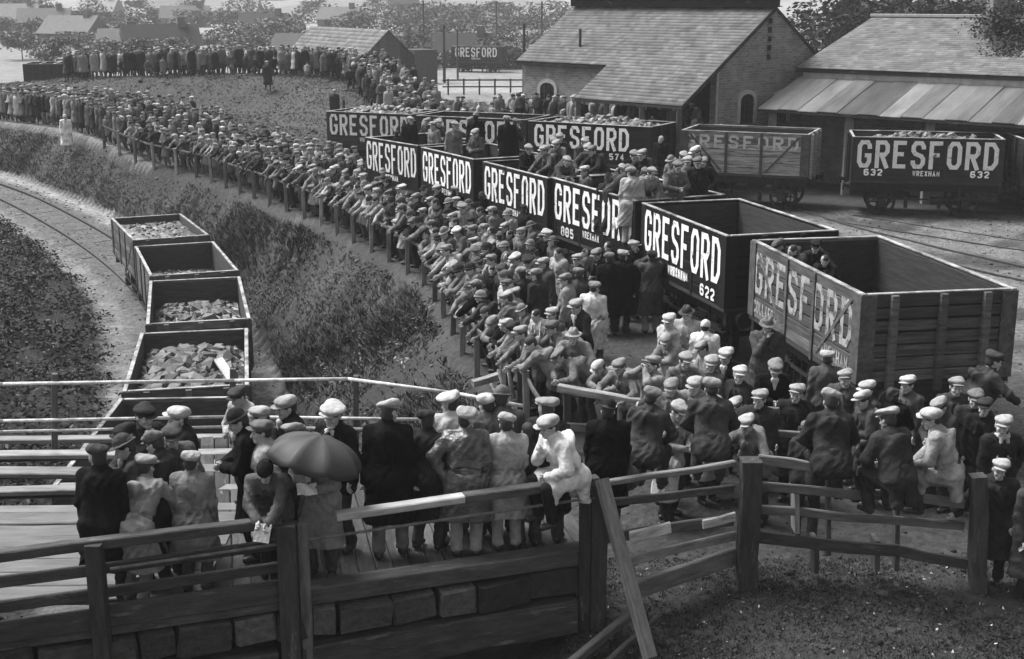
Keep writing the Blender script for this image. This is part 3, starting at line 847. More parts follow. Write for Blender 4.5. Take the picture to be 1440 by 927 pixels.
# front railing
railing = empty('bridge_railing', rl(-2.43, ZD), 0, 'heavy weathered timber railing along the near edge of the bridge', 'railing')
def rpart(par, name, a, b, w, h, tone, matn='old_timber', **k):
    o = beam(name, a, b, w, h, MATS[matn], None, **k)
    o.parent = par; o.matrix_parent_inverse = Matrix.Translation(-par.location)
    o.color = (tone, tone, tone, 1); return o
xs = [-4.33, -2.40, 1.02]
rpart(railing, 'post', rl(xs[0], -0.6, -0.06), rl(xs[0], 1.76, -0.06), 0.15, 0.17, 0.035)
rpart(railing, 'post', rl(xs[1] - 0.06, -0.6, -0.07), rl(xs[1] - 0.06, 1.72, -0.07), 0.19, 0.20, 0.045)
rpart(railing, 'post', rl(xs[1] + 0.11, -0.6, -0.07), rl(xs[1] + 0.11, 1.70, -0.07), 0.09, 0.12, 0.10)
rpart(railing, 'post', rl(xs[2], -0.75, -0.02), rl(xs[2], 1.70, -0.02), 0.16, 0.20, 0.06)
rpart(railing, 'post', rl(xs[2] - 0.17, -0.75, -0.02), rl(xs[2] - 0.17, 1.60, -0.02), 0.10, 0.14, 0.045)
rpart(railing, 'top_rail', rl(-9, 1.73), rl(-2.5, 1.73), 0.13, 0.11, 0.07, jit=.010)
rpart(railing, 'top_rail', rl(-1.93, 1.71), rl(-0.55, 1.735), 0.15, 0.085, 0.30, 'wet_board')
rpart(railing, 'top_rail', rl(-0.545, 1.735), rl(1.0, 1.755), 0.15, 0.10, 0.11)
for z_ in (1.45, 1.18):
    rpart(railing, 'middle_rail', rl(-9, z_, 0.0), rl(-4.42, z_, 0.0), 0.05, 0.13, 0.05)
    rpart(railing, 'middle_rail', rl(-4.24, z_, 0.0), rl(-2.55, z_ + 0.02, 0.0), 0.05, 0.12, 0.05)
rpart(railing, 'middle_rail', rl(-9, ZD + 0.06, -0.03), rl(-4.42, ZD + 0.06, -0.03), 0.06, 0.24, 0.06)
rpart(railing, 'middle_rail', rl(-4.24, ZD + 0.08, -0.03), rl(-2.55, ZD + 0.08, -0.03), 0.06, 0.26, 0.075)
# thin iron rod at the right half
m = MB(); m.tube(rl(-4.2, 1.46, -0.06), rl(0.95, 1.56, -0.06), 0.018)
o = obj('tie_rod', m.mesh('tie_rod'), railing, MATS['iron']); o.matrix_parent_inverse = Matrix.Translation(-railing.location); o.color = (.12, .12, .12, 1)
a, b = at_y(846, 674, 14.35), at_y(914, 925, 13.45)
rpart(railing, 'brace', a, b, 0.15, 0.11, 0.14)
a, b = at_y(800, 935, 13.6), at_y(905, 848, 14.3)
rpart(railing, 'strut', a, b, 0.10, 0.10, 0.06)
a, b = at_y(850, 935, 13.6), at_y(925, 868, 14.2)
rpart(railing, 'strut', a, b, 0.07, 0.08, 0.06)
# right hand railing between the tall posts
P2, P3 = rl(xs[2]), at(1050, 826, 0.0)
fence_r = empty('timber_fence', P3, 0, 'broken timber fence from the thick gatepost to the right, youths sitting on it', 'fence')
gap_f = empty('timber_fence', (P2 + P3) / 2, 0, 'short run of rough rails between the braced post and the thick post', 'fence')
rpart(fence_r, 'post', Vector((P3.x, P3.y, -0.2)), Vector((P3.x, P3.y, 1.70)), 0.25, 0.25, 0.055, jit=0.022)
def pp(px, py, Y): return at_y(px, py, Y)
for (x0, y0, x1, y1, w, h, t_) in ((852, 680, 1032, 652, .08, .07, .22), (850, 708, 1030, 684, .05, .10, .07), (852, 757, 1030, 730, .05, .14, .08), (880, 790, 1032, 752, .05, .12, .16), (885, 832, 1034, 782, .10, .22, .17)):
    rpart(gap_f, 'rail', pp(x0, y0, P2.y + 0.02 + (x0 - 840) * .003), pp(x1, y1, P3.y + 0.12), w, h, t_, jit=0.02)
for (x0, y0, x1, y1, w, h, t_) in ((886, 756, 943, 741, .04, .15, .5), (988, 738, 1034, 727, .04, .12, .28)):
    rpart(gap_f, 'rail', pp(x0, y0, P2.y - .06 + (x0 - 840) * .003), pp(x1, y1, P2.y - .06 + (x1 - 840) * .003), w, h, t_, jit=0.01)
for (x0, y0, x1, y1, w, h, t_) in ((1066, 645, 1158, 660, .06, .13, .24), (1205, 660, 1240, 666, .06, .12, .24), (1066, 684, 1215, 696, .05, .12, .2), (1215, 694, 1356, 708, .05, .12, .16), (1066, 716, 1356, 741, .06, .11, .17),
                                   (1066, 757, 1262, 774, .05, .16, .08), (1230, 768, 1360, 792, .05, .14, .07)):
    rpart(fence_r, 'rail', pp(x0, y0, 15.42), pp(x1, y1, 15.36), w, h, t_ * .85, jit=0.018)
for (px, t0, b0, w_, t_) in ((1118, 690, 745, .28, .25), (1145, 755, 800, .3, .04), (1165, 660, 780, .1, .06), (1260, 690, 800, .14, .05), (1230, 755, 795, .3, .05)):
    rpart(fence_r, 'stake', pp(px, b0, 15.52), pp(px, t0, 15.52), w_, .06, t_)
rpart(fence_r, 'post', pp(1376, 838, 15.25), pp(1376, 668, 15.25), .19, .19, 0.05, jit=0.018)

# far side railing of the bridge: iron pipes
pr_ = empty('pipe_railing', (-6.9, 18.4, ZD), 0, 'thin iron pipe railing along the far edge of the bridge above the cutting', 'railing')
def tubes(par, name, pts, r_, tone, matn='iron'):
    m = MB()
    for a, b in zip(pts, pts[1:]): m.tube(a, b, r_, r_, 8)
    o = obj(name, m.mesh(name, True), par, MATS[matn]); o.matrix_parent_inverse = Matrix.Translation(-par.location); o.color = (tone,) * 3 + (1,); return o
def yb(px): return 18.4 if px < 430 else 18.4 - (px - 430) * 0.0047
def ppt(px, py): return at_y(px, py, yb(px))
tubes(pr_, 'pipe', [ppt(-120, 540), ppt(5, 540), ppt(330, 535), ppt(490, 533), ppt(640, 553), ppt(735, 571)], 0.026, 0.5)
tubes(pr_, 'pipe', [ppt(-120, 594), ppt(5, 592), ppt(330, 586), ppt(600, 590), ppt(700, 600)], 0.024, 0.45)
tubes(pr_, 'pipe', [ppt(-120, 609), ppt(5, 607), ppt(330, 600), ppt(600, 605), ppt(700, 612)], 0.022, 0.45)
for px, y0 in ((75, 527), (326, 520), (500, 530)):
    rpart(pr_, 'post', ppt(px, 652) + Vector((0, 0.06, 0)), ppt(px, y0) + Vector((0, 0.06, 0)), 0.08, 0.08, 0.07)

# ------------------------------------------------------------------ fence along the cutting and yard corner
cf = empty('post_and_rail_fence', (0.2, 22.2, 0), 0, 'long timber fence along the top of the cutting with the crowd leaning over it', 'fence')
fp = [p for p in FEN if 19.2 < p[1] < 76]
fp = np.array(fp); seg = np.hypot(*np.diff(fp, axis=0).T); S = np.concatenate([[0], np.cumsum(seg)])
def fpos(s): return np.array([np.interp(s, S, fp[:, 0]), np.interp(s, S, fp[:, 1])])
FLEN = S[-1]
prev = None
for i, s in enumerate(np.arange(0.4, FLEN, 1.75)):
    p = fpos(s)
    if p[1] > 62: break
    z = gz(p[0] + 0.1, p[1])
    hgt = 1.0 + rnd.uniform(-.05, .1)
    top = Vector((p[0] + rnd.uniform(-.04, .04), p[1], z + hgt))
    q = rnd.choice((0.12, 0.2, 0.3))
    rpart(cf, 'post', Vector((p[0], p[1], z - 0.3)), top, 0.13, 0.12, q, jit=0.006)
    cur = Vector((p[0], p[1], z + 0.93))
    if prev is not None:
        n = Vector((-(cur - prev).y, (cur - prev).x, 0)).normalized() * 0.0
        rpart(cf, 'rail', prev + n, cur + n, 0.05, 0.08, 0.08, jit=0.012)
    prev = cur
# barrier at the yard corner
cb = empty('yard_barrier', at(850, 585, 0.2), 0, 'low timber barrier at the yard corner, people leaning on its top rail', 'fence')
rpart(cb, 'top_rail', pp(785, 545, 20.4), pp(912, 568, 19.9), 0.14, 0.12, 0.27)
rpart(cb, 'top_rail', pp(912, 568, 19.9), pp(1075, 590, 18.8), 0.14, 0.12, 0.2)
rpart(cb, 'lower_rail', pp(790, 600, 20.4), pp(912, 606, 19.9), 0.06, 0.14, 0.08)
rpart(cb, 'lower_rail', pp(912, 606, 19.9), pp(1075, 628, 18.8), 0.06, 0.12, 0.08)
rpart(cb, 'rail', pp(1060, 608, 18.3), pp(1132, 612, 18.0), 0.06, 0.10, 0.15)
rpart(cb, 'rail', pp(1060, 575, 18.3), pp(1096, 578, 18.1), 0.06, 0.10, 0.12)
for px, t0, Y in ((798, 545, 20.45), (912, 568, 19.95), (1075, 575, 18.7), (1130, 600, 18.1)):
    a = pp(px, t0, Y); rpart(cb, 'post', Vector((a.x, a.y, gz(a.x, a.y) - .2)), a, 0.13, 0.13, 0.08)
# thick old corner post with a forked dead branch
st = empty('corner_post', at(738, 590, 0.0), 0, 'thick dark corner post with a bare forked branch against it', 'post')
a = at(737, 590, -0.1); rpart(st, 'post', a, Vector((a.x, a.y, 1.22)), 0.26, 0.24, 0.04, jit=0.014)
a = at(770, 590, -0.1); rpart(st, 'post', a, Vector((a.x, a.y + .1, 1.1)), 0.16, 0.16, 0.06, jit=0.014)
for p, q_ in (((700, 520), (724, 600)), ((690, 540), (716, 590)), ((712, 505), (722, 560))):
    m = MB(); m.tube(pp(p[0], p[1], a.y - .1), pp(q_[0], q_[1], a.y - .05), 0.022, 0.05, 6)
    o = obj('branch', m.mesh('branch', True), st, MATS['old_timber']); o.matrix_parent_inverse = Matrix.Translation(-st.location); o.color = (.34,) * 3 + (1,)
lg = rpart(empty('log', at(690, 535, -.2), 0, 'pale split log lying by the corner post on the bank', 'log'), 'trunk', pp(665, 540, 23.2), pp(705, 528, 23.4), .16, .12, .3, jit=.015)
# ------------------------------------------------------------------ buildings
def quad_uv(me, sc=1.0):
    "UV in metres from the dominant plane of each face (for brick courses)"
    uv = me.uv_layers.new(name='UVMap')
    for p in me.polygons:
        n = p.normal
        t = Vector((-n.y, n.x, 0))
        if t.length < 0.2: t = Vector((1, 0, 0))
        t.normalize()
        for li in p.loop_indices:
            v = me.vertices[me.loops[li].vertex_index].co
            uv.data[li].uv = (v.dot(t) * sc, v.z * sc)

def slate_roof(name, parent, p00, p10, p11, p01, w=0.28, h=0.2, tone=0.125, seed=0, mat_='slate', thick=0.004, moss=None):
    "courses of slates over the quad p00 (eave left) p10 (eave right) p11 (ridge right) p01 (ridge left), one joined mesh"
    r = np.random.default_rng(seed)
    p00, p10, p11, p01 = [np.array(p, float) for p in (p00, p10, p11, p01)]
    L = np.linalg.norm(p10 - p00); Hh = np.linalg.norm(p01 - p00)
    nrm = np.cross(p10 - p00, p01 - p00); nrm /= np.linalg.norm(nrm)
    nr = max(1, int(Hh / h)); nc = max(1, int(L / w))
    V = []; Fc = []; T = []
    for j in range(nr):
        v0, v1 = j / nr, min(1, (j + 1.12) / nr)
        o_ = 0.5 * (j % 2)
        for i in range(-1, nc + 1):
            u0, u1 = (i + o_) / nc, (i + o_ + 0.985) / nc
            u0, u1 = max(u0, 0), min(u1, 1)
            if u1 - u0 < 0.002: continue
            def P(u, v): return (p00 * (1 - u) + p10 * u) * (1 - v) + (p01 * (1 - u) + p11 * u) * v
            l0 = thick * (1.6 + r.uniform(-.35, .45)); l1 = thick * 0.4
            a = P(u0, v0 - 0.2 / nr * r.uniform(0, .3)) + nrm * l0; b = P(u1, v0 - 0.2 / nr * r.uniform(0, .3)) + nrm * l0
            c = P(u1, v1) + nrm * l1; d = P(u0, v1) + nrm * l1
            n = len(V)
            V += [a, b, c, d, a - nrm * l0, b - nrm * l0]
            Fc += [(n, n + 1, n + 2, n + 3), (n + 4, n + 5, n + 1, n)]
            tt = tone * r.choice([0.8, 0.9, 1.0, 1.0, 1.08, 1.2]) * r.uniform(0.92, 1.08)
            if moss is not None:
                tt *= 1 - 0.0 * moss(u0, v0)
            T += [tt] * 6
    me = np_mesh(name, V, Fc, [MATS[mat_]], col=np.array(T))
    o = obj(name, me, parent)
    o['kind'] = 'stuff'
    return o

class Frame:
    def __init__(s, o, heading): s.o = Vector(o); s.u = Vector((math.cos(R(heading)), math.sin(R(heading)), 0)); s.v = Vector((-s.u.y, s.u.x, 0))
    def __call__(s, a, b, z): p = s.o + s.u * a + s.v * b; return Vector((p.x, p.y, z))

def wall(name, parent, pts, m='brick', tone=None, thick=None):
    "polygon wall from world points (front face), with thickness behind"
    mb = MB(); n = len(pts)
    nn = (pts[1] - pts[0]).cross(pts[2] - pts[0]).normalized()
    t = thick or 0.3
    back = [p - nn * t for p in pts]
    mb.add(list(pts) + back, [tuple(range(n)), tuple(range(2 * n - 1, n - 1, -1))] + [(i, n + i, n + (i + 1) % n, (i + 1) % n) for i in range(n)])
    me = mb.mesh(name); quad_uv(me)
    o = obj(name, me, parent, MATS[m])
    if parent is not None: o.matrix_parent_inverse = parent.matrix_basis.inverted()
    if tone: o.color = (tone,) * 3 + (1,)
    return o
def wparent(o, parent, tone=None):
    o.parent = parent; o.matrix_parent_inverse = parent.matrix_basis.inverted()
    if tone: o.color = (tone,) * 3 + (1,)
    return o

# building one: gabled engine shed with catslide. frame: origin = ridge at the gable end, u along the ridge, v to the back
E1 = at(945, 135, 3.5)
F1 = Frame((10.35, 53.6, 0), -48)
b1 = empty('brick_shed', F1(0, 0, 0.3), 0, 'long brick shed with a slate roof sweeping down to an open lean-to', 'building')
RZ = 6.95; sl = 0.655; LB = -11.2
def zr(k): return RZ - sl * k
KM, KC = 3.6, 5.5                           # main eave, catslide eave
XC = -5.6                                   # catslide begins here
slate_roof('roof', b1, F1(LB, -KM, zr(KM)), F1(0.15, -KM, zr(KM)), F1(0.15, 0, RZ), F1(LB, 0, RZ), seed=1)
slate_roof('roof', b1, F1(XC, -KC, zr(KC)), F1(0.15, -KC, zr(KC)), F1(0.15, -KM, zr(KM) + .01), F1(XC, -KM, zr(KM) + .01), seed=2)
slate_roof('roof', b1, F1(0.15, KM, zr(KM)), F1(LB, KM, zr(KM)), F1(LB, 0, RZ), F1(0.15, 0, RZ), seed=3)
for o in b1.children: o.matrix_parent_inverse = b1.matrix_basis.inverted()
# ridge vent: a raised dark strip along the ridge with its own little roof
def prism(name, parent, A, B, w, h, mt, tone=None):
    o = beam(name, A, B, w, h, MATS[mt], None, jit=0.0); return wparent(o, parent, tone)
prism('ridge_vent', b1, F1(LB + .1, 0, RZ + 0.12), F1(0.05, 0, RZ + 0.12), 0.7, 0.30, 'old_timber', 0.02)
prism('vent_cover', b1, F1(LB, 0, RZ + 0.32), F1(0.2, 0, RZ + 0.32), 1.0, 0.08, 'corrugated', 0.42)
prism('barge_board', b1, F1(0.16, -KC, zr(KC) - .06), F1(0.16, 0, RZ - .06), 0.05, 0.16, 'old_timber', 0.03)
prism('eave_board', b1, F1(XC, -KC + .04, zr(KC) - .08), F1(0.15, -KC + .04, zr(KC) - .08), 0.05, 0.13, 'old_timber', 0.03)
prism('eave_board', b1, F1(LB, -KM + .05, zr(KM) - .08), F1(XC, -KM + .05, zr(KM) - .08), 0.06, 0.15, 'old_timber', 0.03)
# walls
km = KM - 0.25
g0 = 0.0
wall('gable_wall', b1, [F1(0, -km, g0), F1(0, km, g0), F1(0, km, zr(km) - .06), F1(0, 0, RZ - .06), F1(0, -km, zr(km) - .06)])
wall('front_wall', b1, [F1(LB + .2, -km, g0), F1(XC + .2, -km, g0), F1(XC + .2, -km, zr(km) - .1), F1(LB + .2, -km, zr(km) - .1)])
wall('inner_wall', b1, [F1(XC, -1.0, g0), F1(-.3, -1.0, g0), F1(-.3, -1.0, 4.5), F1(XC, -1.0, 4.5)], 'old_timber', .02)
wall('rear_wall', b1, [F1(-.3, km, g0), F1(LB + .2, km, g0), F1(LB + .2, km, zr(km) - .1), F1(-.3, km, zr(km) - .1)])
wall('gable_wall', b1, [F1(LB + .2, km - .3, g0), F1(LB + .2, -km + .3, g0), F1(LB + .2, -km + .3, zr(km)), F1(LB + .2, 0, RZ - .1), F1(LB + .2, km - .3, zr(km))])
for a in (0.0, -1.9, -3.8, -5.4):
    prism('lean_to_post', b1, F1(a - .1, -KC + .15, g0), F1(a - .1, -KC + .15, zr(KC) - .1), 0.2, 0.2, 'old_timber', 0.10)
prism('quoin', b1, F1(0.02, -km + .02, g0), F1(0.02, -km + .02, zr(km) - .2), 0.22, 0.08, 'dressed_stone')
# arched windows in the gable wall
def arched_window(parent, fr, a, b, z0, w, h, axis_='v', out=0.0):
    "window with stone surround on a wall; fr(a, b, z); wall faces +u if axis_ == 'v' else -v"
    def P(s, z, o): return fr(a + o, b + s, z) if axis_ == 'v' else fr(a + s, b - o, z)
    n = 10
    arc = [(w / 2 * math.cos(math.pi * i / n), h - w / 2 * 0.6 + w / 2 * 0.6 * math.sin(math.pi * i / n)) for i in range(n + 1)]
    outl = [(w / 2, 0)] + arc + [(-w / 2, 0)]
    m = MB(); m.add([P(s, z0 + z, 0.015) for s, z in outl], [tuple(range(len(outl)))])
    f = obj('window', m.mesh('window'), parent, MATS['window_glass']); f.matrix_parent_inverse = parent.matrix_basis.inverted()
    m = MB(); t = 0.17
    o2 = [(w / 2 + t, 0)] + [((w / 2 + t) * math.cos(math.pi * i / n), h - w / 2 * 0.6 + (w / 2 * 0.6 + t) * math.sin(math.pi * i / n)) for i in range(n + 1)] + [(-w / 2 - t, 0)]
    k = len(outl)
    vs = [P(s, z0 + z, 0.06) for s, z in outl] + [P(s, z0 + z, 0.06) for s, z in o2] + [P(s, z0 + z, 0.0) for s, z in outl] + [P(s, z0 + z, 0.0) for s, z in o2]
    fs = []
    for i in range(k - 1):
        fs += [(i, i + 1, k + i + 1, k + i), (i, 2 * k + i, 2 * k + i + 1, i + 1), (k + i, k + i + 1, 3 * k + i + 1, 3 * k + i)]
    m.add(vs, fs)
    s_ = obj('surround', m.mesh('surround'), f, MATS['dressed_stone'])
    m = MB()
    for s in (-w / 6, w / 6): m.tube(P(s, z0, .03), P(s, z0 + h - .05, .03), .018, .018, 4)
    for z in (h * .33, h * .62): m.tube(P(-w / 2, z0 + z, .03), P(w / 2, z0 + z, .03), .018, .018, 4)
    obj('glazing_bar', m.mesh('glazing_bar'), f, MATS['old_timber']).color = (.03, .03, .03, 1)
    return f
arched_window(b1, F1, 0, -1.45, 2.45, 0.85, 1.15)
arched_window(b1, F1, 0, 0.75, 2.35, 0.85, 1.15)
m = MB()
for z in np.arange(5.0, 6.6, 0.35): m.box(F1(0.03, -0.2, z), (0.12, 0.18, 0.2))
o = obj('wall_scar', m.mesh('wall_scar'), b1, MATS['old_timber']); o.matrix_parent_inverse = b1.matrix_basis.inverted(); o.color = (.03,) * 3 + (1,)
# front wall door and low window of the left part
arched_window(b1, F1, -9.4, -km, 1.7, 0.9, 2.0, 'u')
prism('door_panel', b1, F1(-10.6, -km - .06, 1.0), F1(-10.6, -km - .06, 2.6), 0.06, 1.1, 'plaster', 0.32)
m = MB(); m.tube(F1(-8.2, -2.6, zr(2.6)), F1(-8.2, -2.6, zr(2.6) + 0.75), .06)
wparent(obj('stove_pipe', m.mesh('stove_pipe'), None, MATS['iron']), b1, 0.05)

lb = empty('loading_bank', F1(-6, -3, 0), 0, 'raised loading bank along the front of the brick shed, people standing on it', 'platform')
mb = MB(); c_ = [F1(-11.2, -5.2, 0), F1(-.6, -5.2, 0), F1(-.6, -1.05, 0), F1(-11.2, -1.05, 0)]
mb.add([p for p in c_] + [p + Vector((0, 0, 1.5)) for p in c_], [(3, 2, 1, 0), (4, 5, 6, 7), (0, 1, 5, 4), (1, 2, 6, 5), (2, 3, 7, 6), (3, 0, 4, 7)])
wparent(obj('bank_body', mb.mesh('bank_body'), None, MATS['stone']), lb, .06)
mb = MB(); mb.add([], []); 
for k in range(11): wparent(beam('edge_stone', F1(-11.2 + k * .965, -5.12, 1.56), F1(-11.2 + k * .965 + .95, -5.12, 1.56), .4, .14, MATS['dressed_stone'], None), lb)
# building two: slate roof with corrugated lean-to
F2 = Frame((9.8, 51.7, 0), -42)
b2 = empty('brick_shed', F2(0, 0, 0.3), 0, 'shed with a slate roof above a dark corrugated iron lean-to at right', 'building')
LB2 = 14.0
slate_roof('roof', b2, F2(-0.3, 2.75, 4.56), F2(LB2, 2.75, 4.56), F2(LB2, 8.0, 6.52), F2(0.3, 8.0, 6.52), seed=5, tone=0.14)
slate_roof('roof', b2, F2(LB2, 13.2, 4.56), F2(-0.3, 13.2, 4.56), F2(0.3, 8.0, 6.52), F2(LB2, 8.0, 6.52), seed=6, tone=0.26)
for o in b2.children: o.matrix_parent_inverse = b2.matrix_basis.inverted()
prism('ridge_tile', b2, F2(0.2, 8.0, 6.57), F2(LB2, 8.0, 6.57), 0.3, 0.12, 'dressed_stone')
prism('eave_board', b2, F2(-.3, 2.80, 4.47), F2(LB2, 2.80, 4.47), 0.06, 0.16, 'old_timber', 0.02)
prism('gutter_board', b2, F2(0.0, 2.9, 4.28), F2(LB2, 2.9, 4.28), 0.05, 0.26, 'corrugated', 0.3)
wall('front_wall', b2, [F2(0, 3.0, 0), F2(LB2, 3.0, 0), F2(LB2, 3.0, 4.5), F2(0, 3.0, 4.5)])
wall('gable_wall', b2, [F2(0.0, 13.0, 0), F2(0.0, 3.3, 0), F2(0.0, 3.3, 4.1), F2(0.0, 8, 6.3), F2(0.0, 13, 4.1)])
def corr_sheet(w=0.88, L=3.1):
    n = 44; vs = []; fs = []
    for k in range(2):
        for i in range(n + 1):
            x = w * i / n
            vs.append((x, k * L, 0.022 * math.sin(i / n * 11 * 2 * math.pi)))
    for i in range(n): fs.append((i, i + 1, n + 2 + i, n + 1 + i))
    me = bpy.data.meshes.new('corrugated_sheet'); me.from_pydata(vs, [], fs); me.update()
    for p in me.polygons: p.use_smooth = True
    me.materials.append(MATS['corrugated']); return me
CS = corr_sheet()
sx = F2.u; sy = (F2(0, 3.0, 4.2) - F2(0, -0.15, 3.10)).normalized(); sz = sx.cross(sy)
i = 0; x = -0.2
while x < LB2 - .6:
    M = Matrix((sx, sy, sz)).transposed().to_4x4(); M.translation = F2(x, -0.15, 3.10 + (0.03 if i % 2 else 0.0))
    o = obj('corrugated_sheet', CS, None, None, M); wparent(o, b2, rnd.choice((0.11, 0.13, 0.15, 0.17, 0.21)) if i % 6 else 0.26)
    o.scale.y = 1.09; x += 0.84; i += 1
prism('eave_board', b2, F2(-.2, -.1, 3.03), F2(LB2, -.1, 3.03), 0.05, 0.1, 'old_timber', 0.03)
for a in (0.1, 3.4, 6.6): prism('lean_to_post', b2, F2(a, 0.5, 0), F2(a, 0.5, 3.1), 0.28, 0.28, 'brick')
# pale low wall with a dark opening under the lean-to
wall('inner_wall', b2, [F2(5.2, 2.2, 0), F2(8.6, 2.2, 0), F2(8.6, 2.2, 2.5), F2(5.2, 2.2, 2.5)], 'brick')
# chimney stub with ivy
o = prism('chimney', b2, F2(6.2, 6.9, 5.6), F2(6.2, 6.9, 7.6), 0.75, 0.9, 'brick')
quad_uv(o.data)

# timber shed in the middle distance
F3 = Frame(at_y(545, 40, 108), 0)
g3 = gz(-10, 108)
zr3 = 7.2 - 40 / 1850 * 108 * 1.0
F3 = Frame((F3.o.x, 108, 0), -62)
b3 = empty('timber_shed', F3(0, 0, g3), 0, 'old timber shed with a gabled front and long pale roof beyond the spoil bank', 'building')
slate_roof('roof', b3, F3(-18, -3.3, zr3 - 3.1), F3(0.2, -3.3, zr3 - 3.1), F3(0.2, 0, zr3), F3(-18, 0, zr3), w=.5, h=.4, seed=8, tone=0.15)
slate_roof('roof', b3, F3(0.2, 2.2, zr3 - 2.0), F3(-18, 2.2, zr3 - 2.0), F3(-18, 0, zr3), F3(0.2, 0, zr3), w=.5, h=.4, seed=9, tone=0.13)
for o in b3.children: o.matrix_parent_inverse = b3.matrix_basis.inverted()
for i in range(9):
    y0, y1 = -3.1 + i * 0.6, -3.1 + i * 0.6 + 0.58
    def zt_(y): return zr3 - (0.94 * -y if y < 0 else 0.91 * y) - .05
    m = MB(); a, b, c, d = F3(0, y0, g3 - .2), F3(0, min(y1, 2.2), g3 - .2), F3(0, min(y1, 2.2), zt_(min(y1, 2.2))), F3(0, y0, zt_(y0))
    m.add([a, b, c, d] + [p - F3.u * .06 for p in (a, b, c, d)], [(0, 1, 2, 3), (7, 6, 5, 4), (0, 4, 5, 1), (2, 6, 7, 3), (1, 5, 6, 2), (0, 3, 7, 4)])
    wparent(obj('wall_board', m.mesh('wall_board'), None, MATS['old_timber']), b3, 0.06 if i < 5 else 0.045)
wall('side_wall', b3, [F3(-18, -3.1, g3), F3(-.1, -3.1, g3), F3(-.1, -3.1, zr3 - 3.0), F3(-18, -3.1, zr3 - 3.0)], 'old_timber', 0.05, .1)
o = wall('door', b3, [F3(0.05, -.2, g3), F3(0.05, 1.2, g3), F3(0.05, 1.2, g3 + 2.0), F3(0.05, -.2, g3 + 2.0)], 'old_timber', 0.02, .04)
wall('annex', b3, [F3(0.3, 2.2, g3 - .2), F3(0.3, 4.2, g3 - .2), F3(0.3, 4.2, zr3 - 1.6), F3(0.3, 2.2, zr3 - 1.6)], 'old_timber', 0.05, 3.0)

# low farm houses far behind
def cottage(px, py, Y, w, h, d, rz, wt, rt, label, pitch=0.6):
    p = at_y(px, py, Y); z = gz(p.x, Y)
    root = empty('cottage', (p.x, Y, z), R(rz), label, 'house', 'small houses in the hazy fields')
    m = MB(); m.box((0, 0, h / 2), (w, d, h)); o = obj('wall', m.mesh('wall'), root, MATS['plaster']); o.color = (wt * .6,) * 3 + (1,)
    rh = d / 2 * pitch * 1.6
    m = MB(); a, b = w / 2 + .3, d / 2 + .3
    m.add([(-a, -b, h - .15), (a, -b, h - .15), (a, 0, h + rh), (-a, 0, h + rh), (-a, b, h - .15), (a, b, h - .15)], [(0, 1, 2, 3), (3, 2, 5, 4), (0, 3, 4), (1, 5, 2), (0, 4, 5, 1)])
    o = obj('roof', m.mesh('roof'), root, MATS['plaster']); o.color = (rt * .55,) * 3 + (1,)
    m = MB(); m.box((w * .3, 0, h + rh), (.8, .8, 1.4)); o = obj('chimney', m.mesh('chimney'), root, MATS['plaster']); o.color = (.12,) * 3 + (1,)
    for k in range(max(2, int(w / 3.5))):
        m = MB(); m.box((-w / 2 + (k + .5) * w / max(2, int(w / 3.5)), -d / 2 - .01, h * .55), (0.9, .08, 1.0)); o = obj('window', m.mesh('window'), root, MATS['window_glass'])
cottage(145, 50, 260, 7, 2.0, 5, -12, .25, .5, 'low cottage with a bright pale roof at far left')
cottage(235, 50, 270, 7, 2.2, 5, 8, .5, .45, 'pale walled cottage above the crowd on the spoil bank')
cottage(30, 62, 230, 6, 2.0, 5, 20, .35, .4, 'grey cottage near the left edge above the dark wagons')
cottage(330, 52, 260, 10, 2.0, 5, -5, .4, .5, 'long low pale farm building behind the middle of the bank crowd')
cottage(60, 32, 420, 8, 2.4, 5, 5, .45, .2, 'hazy house among trees in the upper left')
cottage(190, 26, 450, 8, 2.4, 5, -15, .5, .22, 'far pale house between two tree clumps')
cottage(450, 24, 450, 10, 2.4, 5, 12, .45, .25, 'far house on the pale hillside left of the timber shed')
cottage(560, 27, 430, 8, 2.4, 5, -20, .4, .22, 'far house above the timber shed roof')
hr = random.Random(12)
for i in range(15):
    px = 10 + i * 50 + hr.uniform(-18, 18)
    if 400 < px < 600: px -= 30
    Y = hr.choice((140, 160, 185, 210, 240, 300, 340))
    py = {140: 66, 160: 58, 185: 54, 210: 48, 240: 42, 300: 30, 340: 24}[Y]
    cottage(px, py, Y, hr.uniform(4, 9), hr.uniform(1.4, 2.2), hr.uniform(3.5, 5), hr.uniform(-30, 30), hr.choice((.06, .10, .2, .3)), hr.choice((.06, .1, .15, .24)),
            ('low dark hut', 'small pale roofed shed', 'long low shed', 'little cabin', 'grey outbuilding')[i % 5] + (' far off at the left edge', ' in the left distance', ' above the left end of the bank crowd', ' above the bank crowd, left part', ' over the left of the bank crowd', ' over the middle of the bank crowd', ' above the middle bank crowd, farther right', ' over the right of the bank crowd', ' behind the long pale shed roof', ' near the timber shed', ' right behind the timber shed', ' between timber shed and lone wagon', ' behind the lone distant wagon', ' right of the lone distant wagon', ' left of the brick shed roof')[i])
# dark wagons parked far left
for px, w in ((18, 'leftmost'), (40, 'middle'), (60, 'rightmost')):
    p = at_y(px, 121, 96)
    z = gz(p.x, 96)
    wagon('coal_wagon', (p.x + 1.2, 95, z + 2.0), -80, w + ' of three small dark wagons at the far left edge', 'dark wagons at far left', L=3.6, W=2.1, top=1.9, body=1.2, npl=3, tone=0.02)

